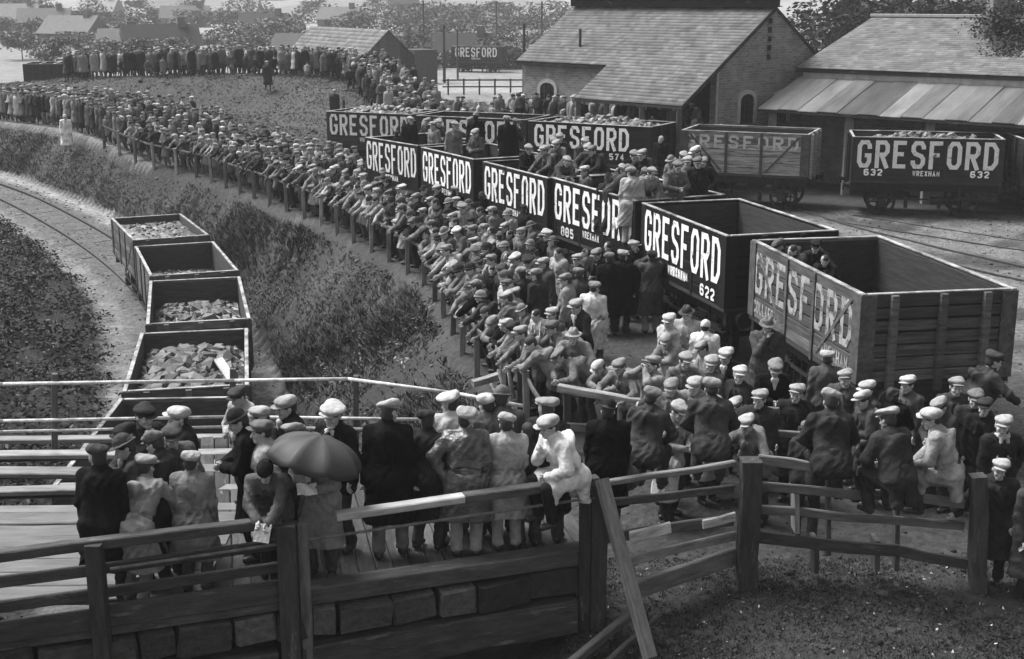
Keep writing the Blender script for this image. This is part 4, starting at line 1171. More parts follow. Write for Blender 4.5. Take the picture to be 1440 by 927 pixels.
# poles
def pole(px, ytop, Y, r0, label, arms=0):
    p = at_y(px, ytop, Y); z = gz(p.x, Y)
    root = empty('telegraph_pole', (p.x, Y, z), 0, label, 'pole', 'poles standing behind the yard')
    m = MB(); m.tube((0, 0, -.3), (0, 0, p.z - z), r0, r0 * .7, 8); o = obj('shaft', m.mesh('shaft'), root, MATS['old_timber']); o.color = (.05,) * 3 + (1,)
    for k in range(arms):
        m = MB(); m.box((0, 0, p.z - z - .3 - k * .4), (1.6, .1, .1)); o = obj('cross_arm', m.mesh('cross_arm'), root, MATS['old_timber']); o.color = (.05,) * 3 + (1,)
pole(737, 33, 68, .10, 'stout dark pole at the left corner of the brick shed')
pole(624, 35, 112, .13, 'pole left of the small distant wagon')
pole(643, 42, 118, .10, 'thin pole just left of the distant wagon end')
pole(595, 2, 150, .13, 'tall thin pole right of the timber shed', 1)
pole(698, 2, 165, .13, 'tall faint pole above the distant wagon', 1)
pole(762, 2, 150, .13, 'tall faint pole above the left end of the brick shed roof', 1)
pole(483, 140, 62, .09, 'short thin pole beside the leftmost back row wagon')
# low rail fence in the middle distance
ff = empty('rail_fence', at_y(680, 105, 92), 0, 'low rail fence crossing the ground in front of the distant wagon', 'fence')
for k in range(6):
    a = at_y(630 + k * 22, 100, 92); z = gz(a.x, 92)
    wparent(beam('post', (a.x, 92, z - .2), (a.x, 92, z + 1.1), .12, .12, MATS['old_timber'], None), ff, .05)
a, b = at_y(622, 100, 92), at_y(748, 100, 92)
for h_ in (.55, 1.0): wparent(beam('rail', (a.x, 92, gz(a.x, 92) + h_), (b.x, 92, gz(b.x, 92) + h_), .06, .1, MATS['old_timber'], None), ff, .06)
# ------------------------------------------------------------------ figures: smooth implicit surfaces meshed with surface nets
class Field:
    def __init__(s, lo, hi, h):
        s.lo = np.array(lo, np.float32); s.h = h
        s.n = np.maximum(np.ceil((np.array(hi) - s.lo) / h).astype(int) + 1, 4)
        s.F = np.full(s.n, 1.0, np.float32)
        s.ax = [s.lo[i] + h * np.arange(s.n[i], dtype=np.float32) for i in range(3)]
    def _sub(s, lo, hi):
        a = np.clip(np.floor((np.array(lo) - s.lo) / s.h).astype(int), 0, s.n - 1)
        b = np.clip(np.ceil((np.array(hi) - s.lo) / s.h).astype(int) + 1, 1, s.n)
        if np.any(b <= a): return None, None
        sl = tuple(slice(a[i], b[i]) for i in range(3))
        return sl, (s.ax[0][sl[0]][:, None, None], s.ax[1][sl[1]][None, :, None], s.ax[2][sl[2]][None, None, :])
    def _mix(s, sl, d, k, op):
        f = s.F[sl]
        if op == 'sub':
            d = -d
            h = np.clip(0.5 - 0.5 * (f - d) / k, 0, 1); s.F[sl] = f * (1 - h) + d * h + k * h * (1 - h)
        else:
            h = np.clip(0.5 + 0.5 * (f - d) / k, 0, 1); s.F[sl] = f * (1 - h) + d * h - k * h * (1 - h)
    def cone(s, a, b, ra, rb=None, k=0.03, op='add'):
        rb = ra if rb is None else rb
        a = np.array(a, np.float32); b = np.array(b, np.float32); m = max(ra, rb) + k + 3 * s.h
        sl, X = s._sub(np.minimum(a, b) - m, np.maximum(a, b) + m)
        if sl is None: return
        ba = b - a; q = max(float(ba @ ba), 1e-9)
        p = [X[i] - a[i] for i in range(3)]
        t = np.clip((p[0] * ba[0] + p[1] * ba[1] + p[2] * ba[2]) / q, 0, 1)
        d = np.sqrt((p[0] - t * ba[0]) ** 2 + (p[1] - t * ba[1]) ** 2 + (p[2] - t * ba[2]) ** 2) - (ra + (rb - ra) * t)
        s._mix(sl, d, k, op)
    def ell(s, c, r, M=None, k=0.02, op='add'):
        c = np.array(c, np.float32); m = max(r) + k + 3 * s.h
        sl, X = s._sub(c - m, c + m)
        if sl is None: return
        p = [X[i] - c[i] for i in range(3)]
        if M is not None: p = [M[0][i] * p[0] + M[1][i] * p[1] + M[2][i] * p[2] for i in range(3)]
        g = np.sqrt((p[0] / r[0]) ** 2 + (p[1] / r[1]) ** 2 + (p[2] / r[2]) ** 2)
        g2 = np.sqrt((p[0] / r[0] ** 2) ** 2 + (p[1] / r[1] ** 2) ** 2 + (p[2] / r[2] ** 2) ** 2) + 1e-6
        s._mix(sl, g * (g - 1) / g2, k, op)
    def below(s, z): s.F = np.maximum(s.F, (z - s.ax[2])[None, None, :])
    def folds(s, amp, seed):
        r = np.random.default_rng(seed); X, Y, Z = s.ax[0][:, None, None], s.ax[1][None, :, None], s.ax[2][None, None, :]
        a, b, c, d = r.uniform(0, 6.28, 4)
        w_ = np.sin(Z * 11 + X * 9 + a) * 1.7 + np.sin(Y * 13 - Z * 6 + b) * 1.3
        # creases: ridged waves that hang down the cloth and cross at a slant
        r1 = np.abs(np.sin(X * 19 + Y * 15 + Z * 5 + w_ * .9 + c)); r2 = np.abs(np.sin(Z * 17 + X * 14 - Y * 10 + w_ * 1.1 + d))
        s.F = s.F + (amp * (1.3 * (r1 - .6) + 0.9 * (r2 - .6) * (.5 + .5 * np.sin(Z * 6 + a)))).astype(np.float32)
    def mesh(s):
        F = s.F; h = s.h
        n = F.shape
        s.F[0], s.F[-1] = np.maximum(F[0], .01), np.maximum(F[-1], .01)
        s.F[:, 0], s.F[:, -1] = np.maximum(F[:, 0], .01), np.maximum(F[:, -1], .01)
        s.F[:, :, 0], s.F[:, :, -1] = np.maximum(F[:, :, 0], .01), np.maximum(F[:, :, -1], .01)
        S = F < 0
        cnt = np.zeros((n[0] - 1, n[1] - 1, n[2] - 1), np.int8)
        cor = [(i, j, k) for i in (0, 1) for j in (0, 1) for k in (0, 1)]
        for (i, j, k) in cor: cnt += S[i:n[0] - 1 + i, j:n[1] - 1 + j, k:n[2] - 1 + k]
        act = (cnt > 0) & (cnt < 8)
        idx = np.full(cnt.shape, -1, np.int64); C = np.argwhere(act); idx[act] = np.arange(len(C))
        val = {c: F[C[:, 0] + c[0], C[:, 1] + c[1], C[:, 2] + c[2]] for c in cor}
        acc = np.zeros((len(C), 3)); w = np.zeros(len(C))
        for c in cor:
            for axi in range(3):
                if c[axi] == 0:
                    e = list(c); e[axi] = 1; e = tuple(e)
                    a, b = val[c], val[e]; m = (a < 0) != (b < 0)
                    t = np.where(m, a / np.where(m, a - b, 1), 0)
                    p = np.tile(np.array(c, float), (len(C), 1)); p[:, axi] += t
                    acc += p * m[:, None]; w += m
        V = (C + acc / w[:, None]) * h + s.lo
        Q = []
        for axi in range(3):
            o1, o2 = (axi + 1) % 3, (axi + 2) % 3
            sa = [slice(0, n[0]), slice(0, n[1]), slice(0, n[2])]; sb = list(sa)
            sa[axi] = slice(0, n[axi] - 1); sb[axi] = slice(1, n[axi])
            A, B = S[tuple(sa)], S[tuple(sb)]
            E_ = np.argwhere(A != B)
            E_ = E_[(E_[:, o1] > 0) & (E_[:, o2] > 0) & (E_[:, o1] < n[o1] - 1) & (E_[:, o2] < n[o2] - 1)]
            if not len(E_): continue
            ins = A[E_[:, 0], E_[:, 1], E_[:, 2]]
            def cell(d1, d2):
                c = E_.copy(); c[:, o1] += d1; c[:, o2] += d2
                return idx[c[:, 0], c[:, 1], c[:, 2]]
            q = np.stack([cell(-1, -1), cell(0, -1), cell(0, 0), cell(-1, 0)], 1)
            q[~ins] = q[~ins][:, ::-1]
            Q.append(q)
        return V, np.concatenate(Q)

def nv(x): 
    x = np.array(x, float); return x / (np.linalg.norm(x) + 1e-9)
def rotm(ax, deg):
    t = R(deg); c, s = math.cos(t), math.sin(t)
    return np.array({'x': [[1, 0, 0], [0, c, -s], [0, s, c]], 'y': [[c, 0, s], [0, 1, 0], [-s, 0, c]], 'z': [[c, -s, 0], [s, c, 0], [0, 0, 1]]}[ax])
def ik(a, t, l1, l2, pole):
    a, t = np.array(a, float), np.array(t, float); d = t - a; L = np.linalg.norm(d)
    if L > (l1 + l2) * .995: t = a + d / L * (l1 + l2) * .995; d = t - a; L = np.linalg.norm(d)
    u = d / L; p = np.array(pole, float); p = p - u * (p @ u); p = nv(p)
    x = (l1 * l1 - l2 * l2 + L * L) / (2 * L); y = math.sqrt(max(l1 * l1 - x * x, 0))
    return a + u * x + p * y, t

HANDS = {'pocket': ((.21, -.10, .88), (.6, .8, 0)), 'down': ((.26, -.03, .82), (.3, 1, 0)), 'front': ((.07, -.30, 1.10), (1, .3, -.6)), 'eyes': ((.06, -.19, 1.55), (1, -.1, -.8)),
         'rail': ((.24, -.50, 1.00), (1, .2, -.2)), 'rail_in': ((-.02, -.50, 1.02), (1, .0, -.2)), 'knee': ((.13, -.38, 1.04), (1, .4, -.2)), 'chin': ((.02, -.20, 1.40), (.5, -.1, -1)),
         'back': ((.05, .20, .92), (1, .5, 0)), 'out': ((.48, -.30, .98), (.4, .3, -1)), 'low': ((.16, -.45, .72), (1, .2, 0)), 'hip': ((.25, .02, .98), (1, .5, .1)), 'raise': ((.10, -.30, 1.30), (.8, 0, -1))}

def skeleton(P):
    """P: lean, turn, pel (height), pely, feet, knees, hands (L, R), hpitch, hyaw.  Faces -Y; L is +X."""
    J = {}
    pel = np.array([0, P.get('pely', 0.0), P.get('pel', 0.93)])
    M = rotm('z', P.get('turn', 0)) @ rotm('x', P.get('lean', 4)) @ rotm('y', P.get('side', 0))
    T = lambda p: pel + M @ np.array(p, float)
    J['T'] = T; J['M'] = M; J['pel'] = pel
    J['neck'] = T((0, .012, .545))
    hm = rotm('z', P.get('hyaw', 0)) @ rotm('x', P.get('hpitch', 6))
    J['hm'] = hm; J['head'] = J['neck'] + hm @ np.array([0, -.022, .125])
    for i, sg in ((0, 1), (1, -1)):
        sh = T((sg * .178, 0, .475))
        key = P.get('hands', ('pocket', 'pocket'))[i]
        if isinstance(key, str): tgt, pole = HANDS[key]
        else: tgt, pole = key, (.8, .4, -.4)
        tgt = np.array([sg * tgt[0], tgt[1], tgt[2]]); pole = np.array([sg * pole[0], pole[1], pole[2]])
        if P.get('rel') and key in ('pocket', 'down', 'front', 'chin', 'eyes', 'hip', 'raise', 'back'):
            tgt = pel + M @ (tgt - np.array([0, 0, .93]))
        e, w = ik(sh, tgt, .285, .255, pole)
        hip = pel + np.array([sg * .085, 0, -.03])
        ft = P.get('feet', ((.11, .02, .085), (.11, .0, .085)))[i]; ft = np.array([sg * ft[0], ft[1], ft[2]])
        kn, an = ik(hip, ft, .43, .42, (sg * .15, -1, .1 if P.get('sit') else 0))
        J[sg] = dict(sh=sh, el=e, wr=w, hip=hip, kn=kn, an=an)
    return J

def hand_into(f, wr, el, sg, curl=0.5):
    d = nv(wr - el); up = np.array([0, 0, 1.0])
    n = nv(np.cross(d, np.array([0, 0, 1.0]) if abs(d[2]) < .8 else np.array([0, -1.0, 0])))
    s_ = nv(np.cross(n, d))                 # towards the thumb
    pn = n * (-sg if abs(d[2]) < .8 else -sg)   # palm faces inwards
    f.cone(wr - d * .04, wr + d * .02, .026, .03, .02)
    for k in range(4):
        o = (1.5 - k) * .019
        kn = wr + d * (.088 - .004 * abs(k - 1)) + s_ * o
        f.cone(wr + d * .02 + s_ * o * .7, kn, .018, .0125, .012)
        ln = (.034, .040, .037, .029)[k]
        c1, c2 = curl * 0.9, curl * 2.0
        p1 = kn + (d * math.cos(c1) + pn * math.sin(c1)) * ln; p2 = p1 + (d * math.cos(c2) + pn * math.sin(c2)) * ln * .85
        f.cone(kn, p1, .0098, .009, .004); f.cone(p1, p2, .009, .0078, .004)
    t0 = wr + d * .025 + s_ * .022; t1 = wr + d * .06 + s_ * .05 + pn * .012; t2 = t1 + d * .03 + pn * .014 + s_ * .004
    f.cone(t0, t1, .0145, .0115, .01); f.cone(t1, t2, .0108, .009, .004)

def body_mesh(P, J, hands=True, h=0.0082):
    Vs, Qs, Ms = [], [], []
    off = 0
    def put(V, Q, m):
        nonlocal off
        Vs.append(V); Qs.append(Q + off); Ms.append(m); off += len(V)
    hm, hc = J['hm'], J['head']; H = lambda p: hc + hm @ np.array(p, float)
    nk = J['neck']
    f = Field(hc - .24, hc + .17, h)
    f.cone(nk - J['M'] @ np.array([0, 0, .08]), H((0, .012, -.03)), .062, .054, .02)
    f.ell(H((0, .012, .03)), (.074, .096, .090), hm.T, .02)
    f.ell(H((0, -.028, -.045)), (.056, .066, .068), hm.T, .035)
    f.cone(H((-.02, -.078, -.088)), H((.02, -.078, -.088)), .021, .021, .03)
    f.cone(H((-.034, -.078, .026)), H((.034, -.078, .026)), .013, .013, .02)
    for s in (-1, 1):
        f.ell(H((s * .03, -.105, .004)), (.014, .014, .010), hm.T, .012, 'sub')
        f.ell(H((s * .042, -.07, -.025)), (.022, .02, .018), hm.T, .02)
        f.ell(H((s * .077, .018, -.008)), (.011, .022, .032), hm.T, .008)
    f.cone(H((0, -.092, .012)), H((0, -.114, -.028)), .009, .015, .012)
    f.cone(H((-.02, -.098, -.058)), H((.02, -.098, -.058)), .0075, .0075, .008)
    V, Q = f.mesh()
    c = (V[Q].mean(1) - hc) @ hm
    m = np.zeros(len(Q), int)
    m[(np.abs(np.abs(c[:, 0]) - .03) < .012) & (np.abs(c[:, 2] - .003) < .0065) & (c[:, 1] < -.05)] = 1
    m[(np.abs(c[:, 0]) < .026) & (np.abs(c[:, 2] + .058) < .0065) & (c[:, 1] < -.06)] = 2
    put(V, Q, m)
    if hands:
        for sg in (1, -1):
            w = J[sg]['wr']; f = Field(w - .2, w + .2, .0066)
            hand_into(f, w, J[sg]['el'], sg, P.get('curl', .55))
            V, Q = f.mesh(); put(V, Q, np.zeros(len(Q), int))
    # core of the body under the clothes
    T = J['T']
    lo = np.min([J[s][k] for s in (1, -1) for k in J[s]] + [J['head']], 0) - .2; hi = np.max([J[s][k] for s in (1, -1) for k in J[s]] + [J['head']], 0) + .2
    f = Field(lo, hi, .035)
    f.cone(T((0, 0, .40)), T((0, 0, 0)), .10, .10, .05); f.cone(T((0, 0, .4)), nk, .09, .05, .05)
    for sg in (1, -1):
        j = J[sg]
        f.cone(T((0, 0, .44)), j['sh'], .06, .055); f.cone(j['sh'], j['el'], .048, .042); f.cone(j['el'], j['wr'], .042, .03)
        f.cone(j['hip'], j['kn'], .08, .055); f.cone(j['kn'], j['an'], .055, .045)
    V, Q = f.mesh(); put(V, Q, np.zeros(len(Q), int))
    return np.concatenate(Vs), np.concatenate(Qs), np.concatenate(Ms)

def coat_mesh(P, J, kind, seed, h=0.0170, fold=0.0125):
    T = J['T']
    pts = [J[s][k] for s in (1, -1) for k in ('sh', 'el', 'wr', 'hip', 'kn')] + [J['neck']]
    hem = {'overcoat': .40, 'raincoat': .44, 'dress': .30}.get(kind, None)
    lo = np.min(pts, 0) - .28; hi = np.max(pts, 0) + .26
    if hem is not None and not P.get('sit'): lo[2] = min(lo[2], hem - .05)
    f = Field(lo, hi, h)
    g = .018 if kind in ('overcoat', 'raincoat') else (.004 if kind != 'dress' else -.01)
    for s in (-1, 1):
        f.cone(T((s * .082, -.004, .385)), T((s * .072, 0, .16)), .124 + g, .112 + g, .06)
        f.cone(T((s * .072, 0, .16)), T((s * .088, .012, -.01)), .112 + g, .128 + g, .06)
        f.cone(T((s * .045, .012, .515)), J[s]['sh'] + np.array([0, 0, -.004]), .066, .076 + g * .5, .05)
        f.cone(J[s]['sh'], J[s]['el'], .075 + g * .6, .064 + g * .4, .035)
        f.cone(J[s]['el'], J[s]['wr'], .063 + g * .4, .052 + g * .5, .02)
    f.ell(T((0, .075, .36)), (.16, .085, .19), J['M'].T, .05)
    f.cone(T((0, .03, .49)), T((0, .004, .575)), .088, .070 + g * .3, .03)
    if hem is not None:
        if P.get('sit'):
            for s in (-1, 1):
                j = J[s]; mid = j['hip'] * .25 + j['kn'] * .75
                f.cone(j['hip'], mid, .13, .115, .05); f.cone(j['hip'] + np.array([0, .06, .02]), j['hip'] + np.array([s * .02, .11, -.30]), .10, .07, .05)
                f.cone(mid, mid + np.array([0, .0, -.18]), .09, .06, .05)
        else:
            fl = .05 if kind == 'raincoat' else .03
            for s in (-1, 1):
                j = J[s]; b = j['hip'] * .35 + j['kn'] * .65
                e = np.array([s * (.095 + fl), j['hip'][1] * .4 + j['kn'][1] * .6 + .01, hem - .12])
                f.cone(T((s * .085, .01, -.02)), e, .14, .155 + fl, .10)
            f.cone(T((0, 0, -.02)), np.array([0, J['pel'][1] * .4 + .5 * (J[1]['kn'][1] + J[-1]['kn'][1]) * .6, hem - .12]), .12, .14, .1)
    else:
        for s in (-1, 1):
            j = J[s]; q = j['hip'] * .72 + j['kn'] * .28
            f.cone(T((s * .085, .01, 0)), q, .138, .136, .05)
            if P.get('sit'): f.cone(T((s * .07, .03, .02)), T((s * .07, .04, -.06)), .135, .14, .05)
    if kind == 'raincoat':
        for k in range(16):
            a, b = 2 * math.pi * k / 16, 2 * math.pi * (k + 1) / 16
            f.cone(T((.212 * math.cos(a), .144 * math.sin(a), .115)), T((.212 * math.cos(b), .144 * math.sin(b), .115)), .022, .022, .03, 'sub')
        for k in range(16):
            a, b = 2 * math.pi * k / 16, 2 * math.pi * (k + 1) / 16
            f.cone(T((.193 * math.cos(a), .128 * math.sin(a), .115)), T((.193 * math.cos(b), .128 * math.sin(b), .115)), .017, .017, .006)
    # seam down the back, front opening, collar roll, pocket flaps
    f.cone(T((0, .175, .40)), T((0, .165, .05)), .012, .012, .012, 'sub')
    f.cone(T((.01, -.150, .40)), T((.02, -.150, .02)), .012, .012, .010, 'sub')
    for k in range(9):
        a, b = math.pi * (k / 8.0 * 1.5 - .25), math.pi * ((k + 1) / 8.0 * 1.5 - .25)
        f.cone(T((.088 * math.cos(a), .014 + .085 * math.sin(a), .525)), T((.088 * math.cos(b), .014 + .085 * math.sin(b), .525)), .020, .020, .008)
    for s in (-1, 1):
        f.cone(T((s * .045, -.118, .47)), T((s * .075, -.148, .30)), .016, .024, .010)
        if kind != 'dress': f.cone(T((s * .12, -.118, .02)), T((s * .17, -.075, .03)), .016, .016, .008)
    f.folds(fold, seed)
    if hem is not None and not P.get('sit'): f.below(hem)
    return f.mesh()

def trousers_mesh(P, J, seed, h=0.02, skirt=False):
    pts = [J[s][k] for s in (1, -1) for k in ('hip', 'kn', 'an')]
    f = Field(np.min(pts, 0) - .2, np.max(pts, 0) + .22, h)
    for s in (-1, 1):
        j = J[s]
        f.cone(j['hip'], j['kn'], .098, .075, .03); f.cone(j['kn'], j['an'] + np.array([0, 0, .01]), .074, .072 if not skirt else .05, .02)
    f.cone(J['pel'], J['pel'] + np.array([0, 0, .12]), .12, .12, .05)
    f.folds(.009, seed)
    f.below(min(J[1]['an'][2], J[-1]['an'][2]) - .02)
    return f.mesh()

def boots_mesh(P, J):
    out = []
    for s in (-1, 1):
        an = J[s]['an']; c = an
        f = Field(c - np.array([.1, .24, .13]), c + np.array([.1, .12, .12]), .0145)
        sole = an[2] - .083
        f.cone(an + np.array([0, .0, .05]), an + np.array([0, .01, -.035]), .052, .05, .02)
        f.cone(np.array([an[0], an[1] + .025, sole + .042]), np.array([an[0] + s * .015, an[1] - .14, sole + .036]), .044, .042, .02)
        f.below(sole)
        out.append(f.mesh())
    return out

# ------------------------------------------------------------------ hats, in head coordinates
def hat_mesh(kind, h=0.0085):
    f = Field((-.2, -.24, -.10), (.2, .22, .24), h)
    if kind == 'flat_cap':
        M = rotm('x', 9)
        f.ell((0, .012, .090), (.116, .134, .050), M.T, .02); f.ell((0, .02, .07), (.086, .108, .066), None, .03); f.ell((.03, .05, .10), (.08, .08, .05), rotm('y', 20).T, .03)
        f.ell((0, -.105, .058), (.082, .068, .013), rotm('x', 14).T, .02)
    elif kind == 'wide_cap':
        M = rotm('x', 4)
        f.ell((0, .005, .098), (.136, .150, .046), M.T, .02); f.ell((-.04, .05, .108), (.09, .09, .046), rotm('y', -18).T, .03); f.ell((0, .012, .065), (.084, .104, .055), None, .02)
        f.ell((0, -.112, .056), (.085, .066, .013), rotm('x', 16).T, .02)
    elif kind == 'trilby':
        f.ell((0, .01, .075), (.084, .104, .096), None, .01); f.ell((0, -.0, .178), (.018, .09, .03), None, .02, 'sub')
        f.ell((0, .0, .052), (.140, .165, .011), rotm('x', 5).T, .012)
    elif kind == 'bowler':
        f.ell((0, .01, .072), (.084, .104, .098), None, .01); f.ell((0, .0, .052), (.122, .15, .012), None, .012)
    elif kind == 'knit_cap':
        f.ell((0, .016, .052), (.090, .112, .090), None, .01)
        f.ell((0, .016, .03), (.096, .116, .028), None, .01)
    elif kind == 'cloche':
        f.ell((0, .014, .048), (.094, .116, .095), None, .01); f.ell((0, .0, .015), (.112, .14, .028), rotm('x', 10).T, .02)
    elif kind == 'hair':
        f.ell((0, .022, .040), (.083, .104, .088), None, .01); f.ell((0, .06, -.015), (.072, .055, .062), None, .02)
        f.ell((0, -.1, -.02), (.075, .075, .075), None, .01, 'sub')
    elif kind == 'curls':
        f.ell((0, .022, .040), (.10, .118, .098), None, .01); f.ell((0, .06, -.03), (.09, .07, .08), None, .02)
        f.ell((0, -.12, -.02), (.075, .075, .075), None, .01, 'sub'); f.folds(.010, 3)
    if kind in ('flat_cap', 'wide_cap', 'trilby', 'knit_cap'): f.folds(.0035, 9)
    V, Q = f.mesh()
    if kind == 'knit_cap' or kind == 'cloche':
        pass
    return np_mesh(kind, V, Q, smooth=True)
HATS = {k: hat_mesh(k) for k in ('flat_cap', 'wide_cap', 'trilby', 'bowler', 'knit_cap', 'cloche', 'hair', 'curls')}
for k, me in HATS.items(): me.materials.append(MATS['hair'] if k in ('hair', 'curls') else MATS['cloth'])

RAILF = ((.12, -.10, .52), (.13, -.16, .52))
POSES = {
 'stand': dict(lean=3, hands=('pocket', 'pocket'), hpitch=8),
 'turned': dict(lean=5, hands=('pocket', 'down'), hpitch=10, hyaw=38, feet=((.13, .04, .085), (.12, -.06, .085))),
 'down': dict(lean=4, hands=('down', 'down'), hpitch=12, hyaw=-20, feet=((.12, .06, .085), (.12, -.08, .085))),
 'hold': dict(lean=8, hands=('front', 'front'), hpitch=22),
 'eyes': dict(lean=2, hands=('eyes', 'eyes'), hpitch=0),
 'back': dict(lean=10, hands=('back', 'back'), hpitch=18),
 'chin': dict(lean=6, hands=('pocket', 'chin'), hpitch=14),
 'hips': dict(lean=5, hands=('hip', 'pocket'), hpitch=4, hyaw=-25),
 'lean': dict(lean=34, pely=.10, hands=('rail', 'rail'), hpitch=16, feet=((.12, .12, .085), (.13, .22, .085))),
 'leanx': dict(lean=44, pely=.14, hands=('rail_in', 'rail_in'), hpitch=26, hyaw=15, feet=((.12, .16, .085), (.13, .26, .085))),
 'peer': dict(lean=56, pely=.16, pel=.95, hands=('rail', 'rail_in'), hpitch=38, hyaw=-18, feet=((.12, .20, .085), (.12, .10, .085))),
 'sit': dict(lean=22, pel=.985, sit=True, hands=('knee', 'knee'), hpitch=20, feet=((.13, -.32, .52), (.14, -.30, .52)), rel=False),
 'sitside': dict(lean=30, pel=.985, sit=True, hands=('knee', 'chin'), hpitch=14, feet=((.13, -.34, .50), (.14, -.36, .50)), rel=True, curl=1.0),
 'crouch': dict(lean=36, pel=.55, sit=True, hands=((.16, -.42, .55), (.14, -.40, .52)), hpitch=24, feet=((.14, -.18, .085), (.14, -.24, .085))),
 'bend': dict(lean=68, pely=.22, hands=((.20, -.42, .72), (.18, -.46, .66)), hpitch=45, feet=((.12, .12, .085), (.12, .22, .085))),
 'post': dict(lean=4, hands=('pocket', 'out'), hpitch=10, hyaw=10),
 'umb': dict(lean=4, hands=((.03, -.27, 1.12), (.04, -.30, 1.26)), hpitch=24, curl=1.1),
 'read': dict(lean=40, pely=.12, hands=((.05, -.55, .93), (.07, -.54, .95)), hpitch=34, feet=((.12, .14, .085), (.13, .22, .085)), curl=.9),
}
COAT_NAME = {'overcoat': 'overcoat', 'raincoat': 'raincoat', 'jacket': 'jacket', 'dress': 'dress'}
TEMPL = {}
def template(pose, kind):
    k = (pose, kind)
    if k in TEMPL: return TEMPL[k]
    P = POSES[pose]; J = skeleton(P)
    seed = (list(POSES).index(pose) * 7 + len(kind)) % 100
    pk = ('body', pose)
    if pk not in TEMPL:
        V, Q, m = body_mesh(P, J)
        b = np_mesh('person', V, Q, [MATS['skin'], MATS['eye_dark'], MATS['lip']], m, True)
        V, Q = trousers_mesh(P, J, seed); tr = np_mesh('trousers', V, Q, [MATS['cloth']], None, True)
        bt = [np_mesh('boot', V, Q, [MATS['leather']], None, True) for V, Q in boots_mesh(P, J)]
        TEMPL[pk] = (b, tr, bt)
    V, Q = coat_mesh(P, J, kind, seed)
    ct = np_mesh(COAT_NAME[kind], V, Q, [MATS['cloth']], None, True)
    hm = np.eye(4); hm[:3, :3] = J['hm']; hm[:3, 3] = J['head']
    T = J['T']; hs = np.eye(4)
    TEMPL[k] = dict(body=TEMPL[pk][0], trousers=TEMPL[pk][1], boots=TEMPL[pk][2], coat=ct, head=Matrix(hm.tolist()), J=J, top=float((J['head'] + J['hm'] @ np.array([0, 0, .125]))[2]),
                    headxy=J['head'] + J['hm'] @ np.array([0, 0, .12]))
    return TEMPL[k]

def shirt_mesh():
    f = Field((-.12, -.12, -.16), (.12, .12, .14), .0085)
    f.cone((-.03, -.0, .05), (0, -.012, -.11), .032, .012, .02); f.cone((.03, -.0, .05), (0, -.012, -.11), .032, .012, .02)
    V, Q = f.mesh(); me = np_mesh('shirt_front', V, Q, [MATS['cloth']], None, True); return me
SHIRT = shirt_mesh(); HR = random.Random(77)
def scarf_mesh():
    f = Field((-.16, -.2, -.3), (.16, .16, .14), .01)
    for k in range(10):
        a, b = 2 * math.pi * k / 10, 2 * math.pi * (k + 1) / 10
        f.cone((.075 * math.cos(a), .075 * math.sin(a), .02), (.075 * math.cos(b), .075 * math.sin(b), .02), .03, .03, .015)
    for s in (-1, 1): f.cone((s * .04, -.08, 0), (s * .075, -.13, -.24), .025, .032, .02)
    V, Q = f.mesh(); return np_mesh('scarf', V, Q, [MATS['cloth']], None, True)
SCARF = scarf_mesh()

SCALE = 1.035
def person(x, y, z, yaw, pose='stand', kind='overcoat', coat=.03, hat='flat_cap', cap=.35, trouser=.04, scale=1.0, label='', group=None, cat='man', shirt=None, scarf=None, hairt=.03, coatmat=None):
    t = template(pose, kind)
    if cap > .24: cap = .24 + (cap - .24) * .55
    o = obj('person', t['body'])
    o.location = (x, y, z); o.rotation_euler = (0, 0, R(yaw)); o.scale = (scale * SCALE,) * 3
    tag(o, label, cat, group)
    c = obj(COAT_NAME[kind], t['coat'], o); c.color = (coat,) * 3 + (1,)
    if coatmat:
        c.material_slots[0].link = 'OBJECT'; c.material_slots[0].material = MATS[coatmat]
    tr = obj('stockings' if kind == 'dress' else 'trousers', t['trousers'], o); tr.color = (trouser,) * 3 + (1,)
    for bm_ in t['boots']: obj('boot', bm_, o)
    if hat:
        q = obj(hat if hat not in ('wide_cap', 'curls') else {'wide_cap': 'flat_cap', 'curls': 'hair'}[hat], HATS[hat], o, None, t['head'] @ Euler((HR.uniform(-.16, .20), HR.uniform(-.16, .16), HR.uniform(-.25, .25))).to_matrix().to_4x4()); q.color = (cap,) * 3 + (1,)
    if hat not in ('curls',) :
        q = obj('hair', HATS['hair'], o, None, t['head'] @ Matrix.Scale(0.985, 4)); q.color = (hairt,) * 3 + (1,)
    J = t['J']
    if shirt:
        M = np.eye(4); M[:3, :3] = J['M']; M[:3, 3] = J['T']((0, -.115, .47))
        q = obj('shirt_front', SHIRT, o, None, Matrix(M.tolist())); q.color = (shirt,) * 3 + (1,)
    if scarf:
        M = np.eye(4); M[:3, :3] = J['M']; M[:3, 3] = J['T']((0, -.0, .53))
        q = obj('scarf', SCARF, o, None, Matrix(M.tolist())); q.color = (scarf,) * 3 + (1,)
    return o

def person_at(px, py, z0, yaw, pose, kind, coat, hat, cap, label, scale=1.0, **k):
    "stands on the level z0 with the top of the cap seen at photograph pixel px, py"
    t = template(pose, kind)
    scale0, scale = scale, scale * SCALE
    top = t['headxy']; hh = top[2] * scale + .035
    p = at(px, py, z0 + hh)
    c, s = math.cos(R(yaw)), math.sin(R(yaw))
    ox, oy = (c * top[0] - s * top[1]) * scale, (s * top[0] + c * top[1]) * scale
    return person(p.x - ox, p.y - oy, z0, yaw, pose, kind, coat, hat, cap, label=label, scale=scale0, **k)
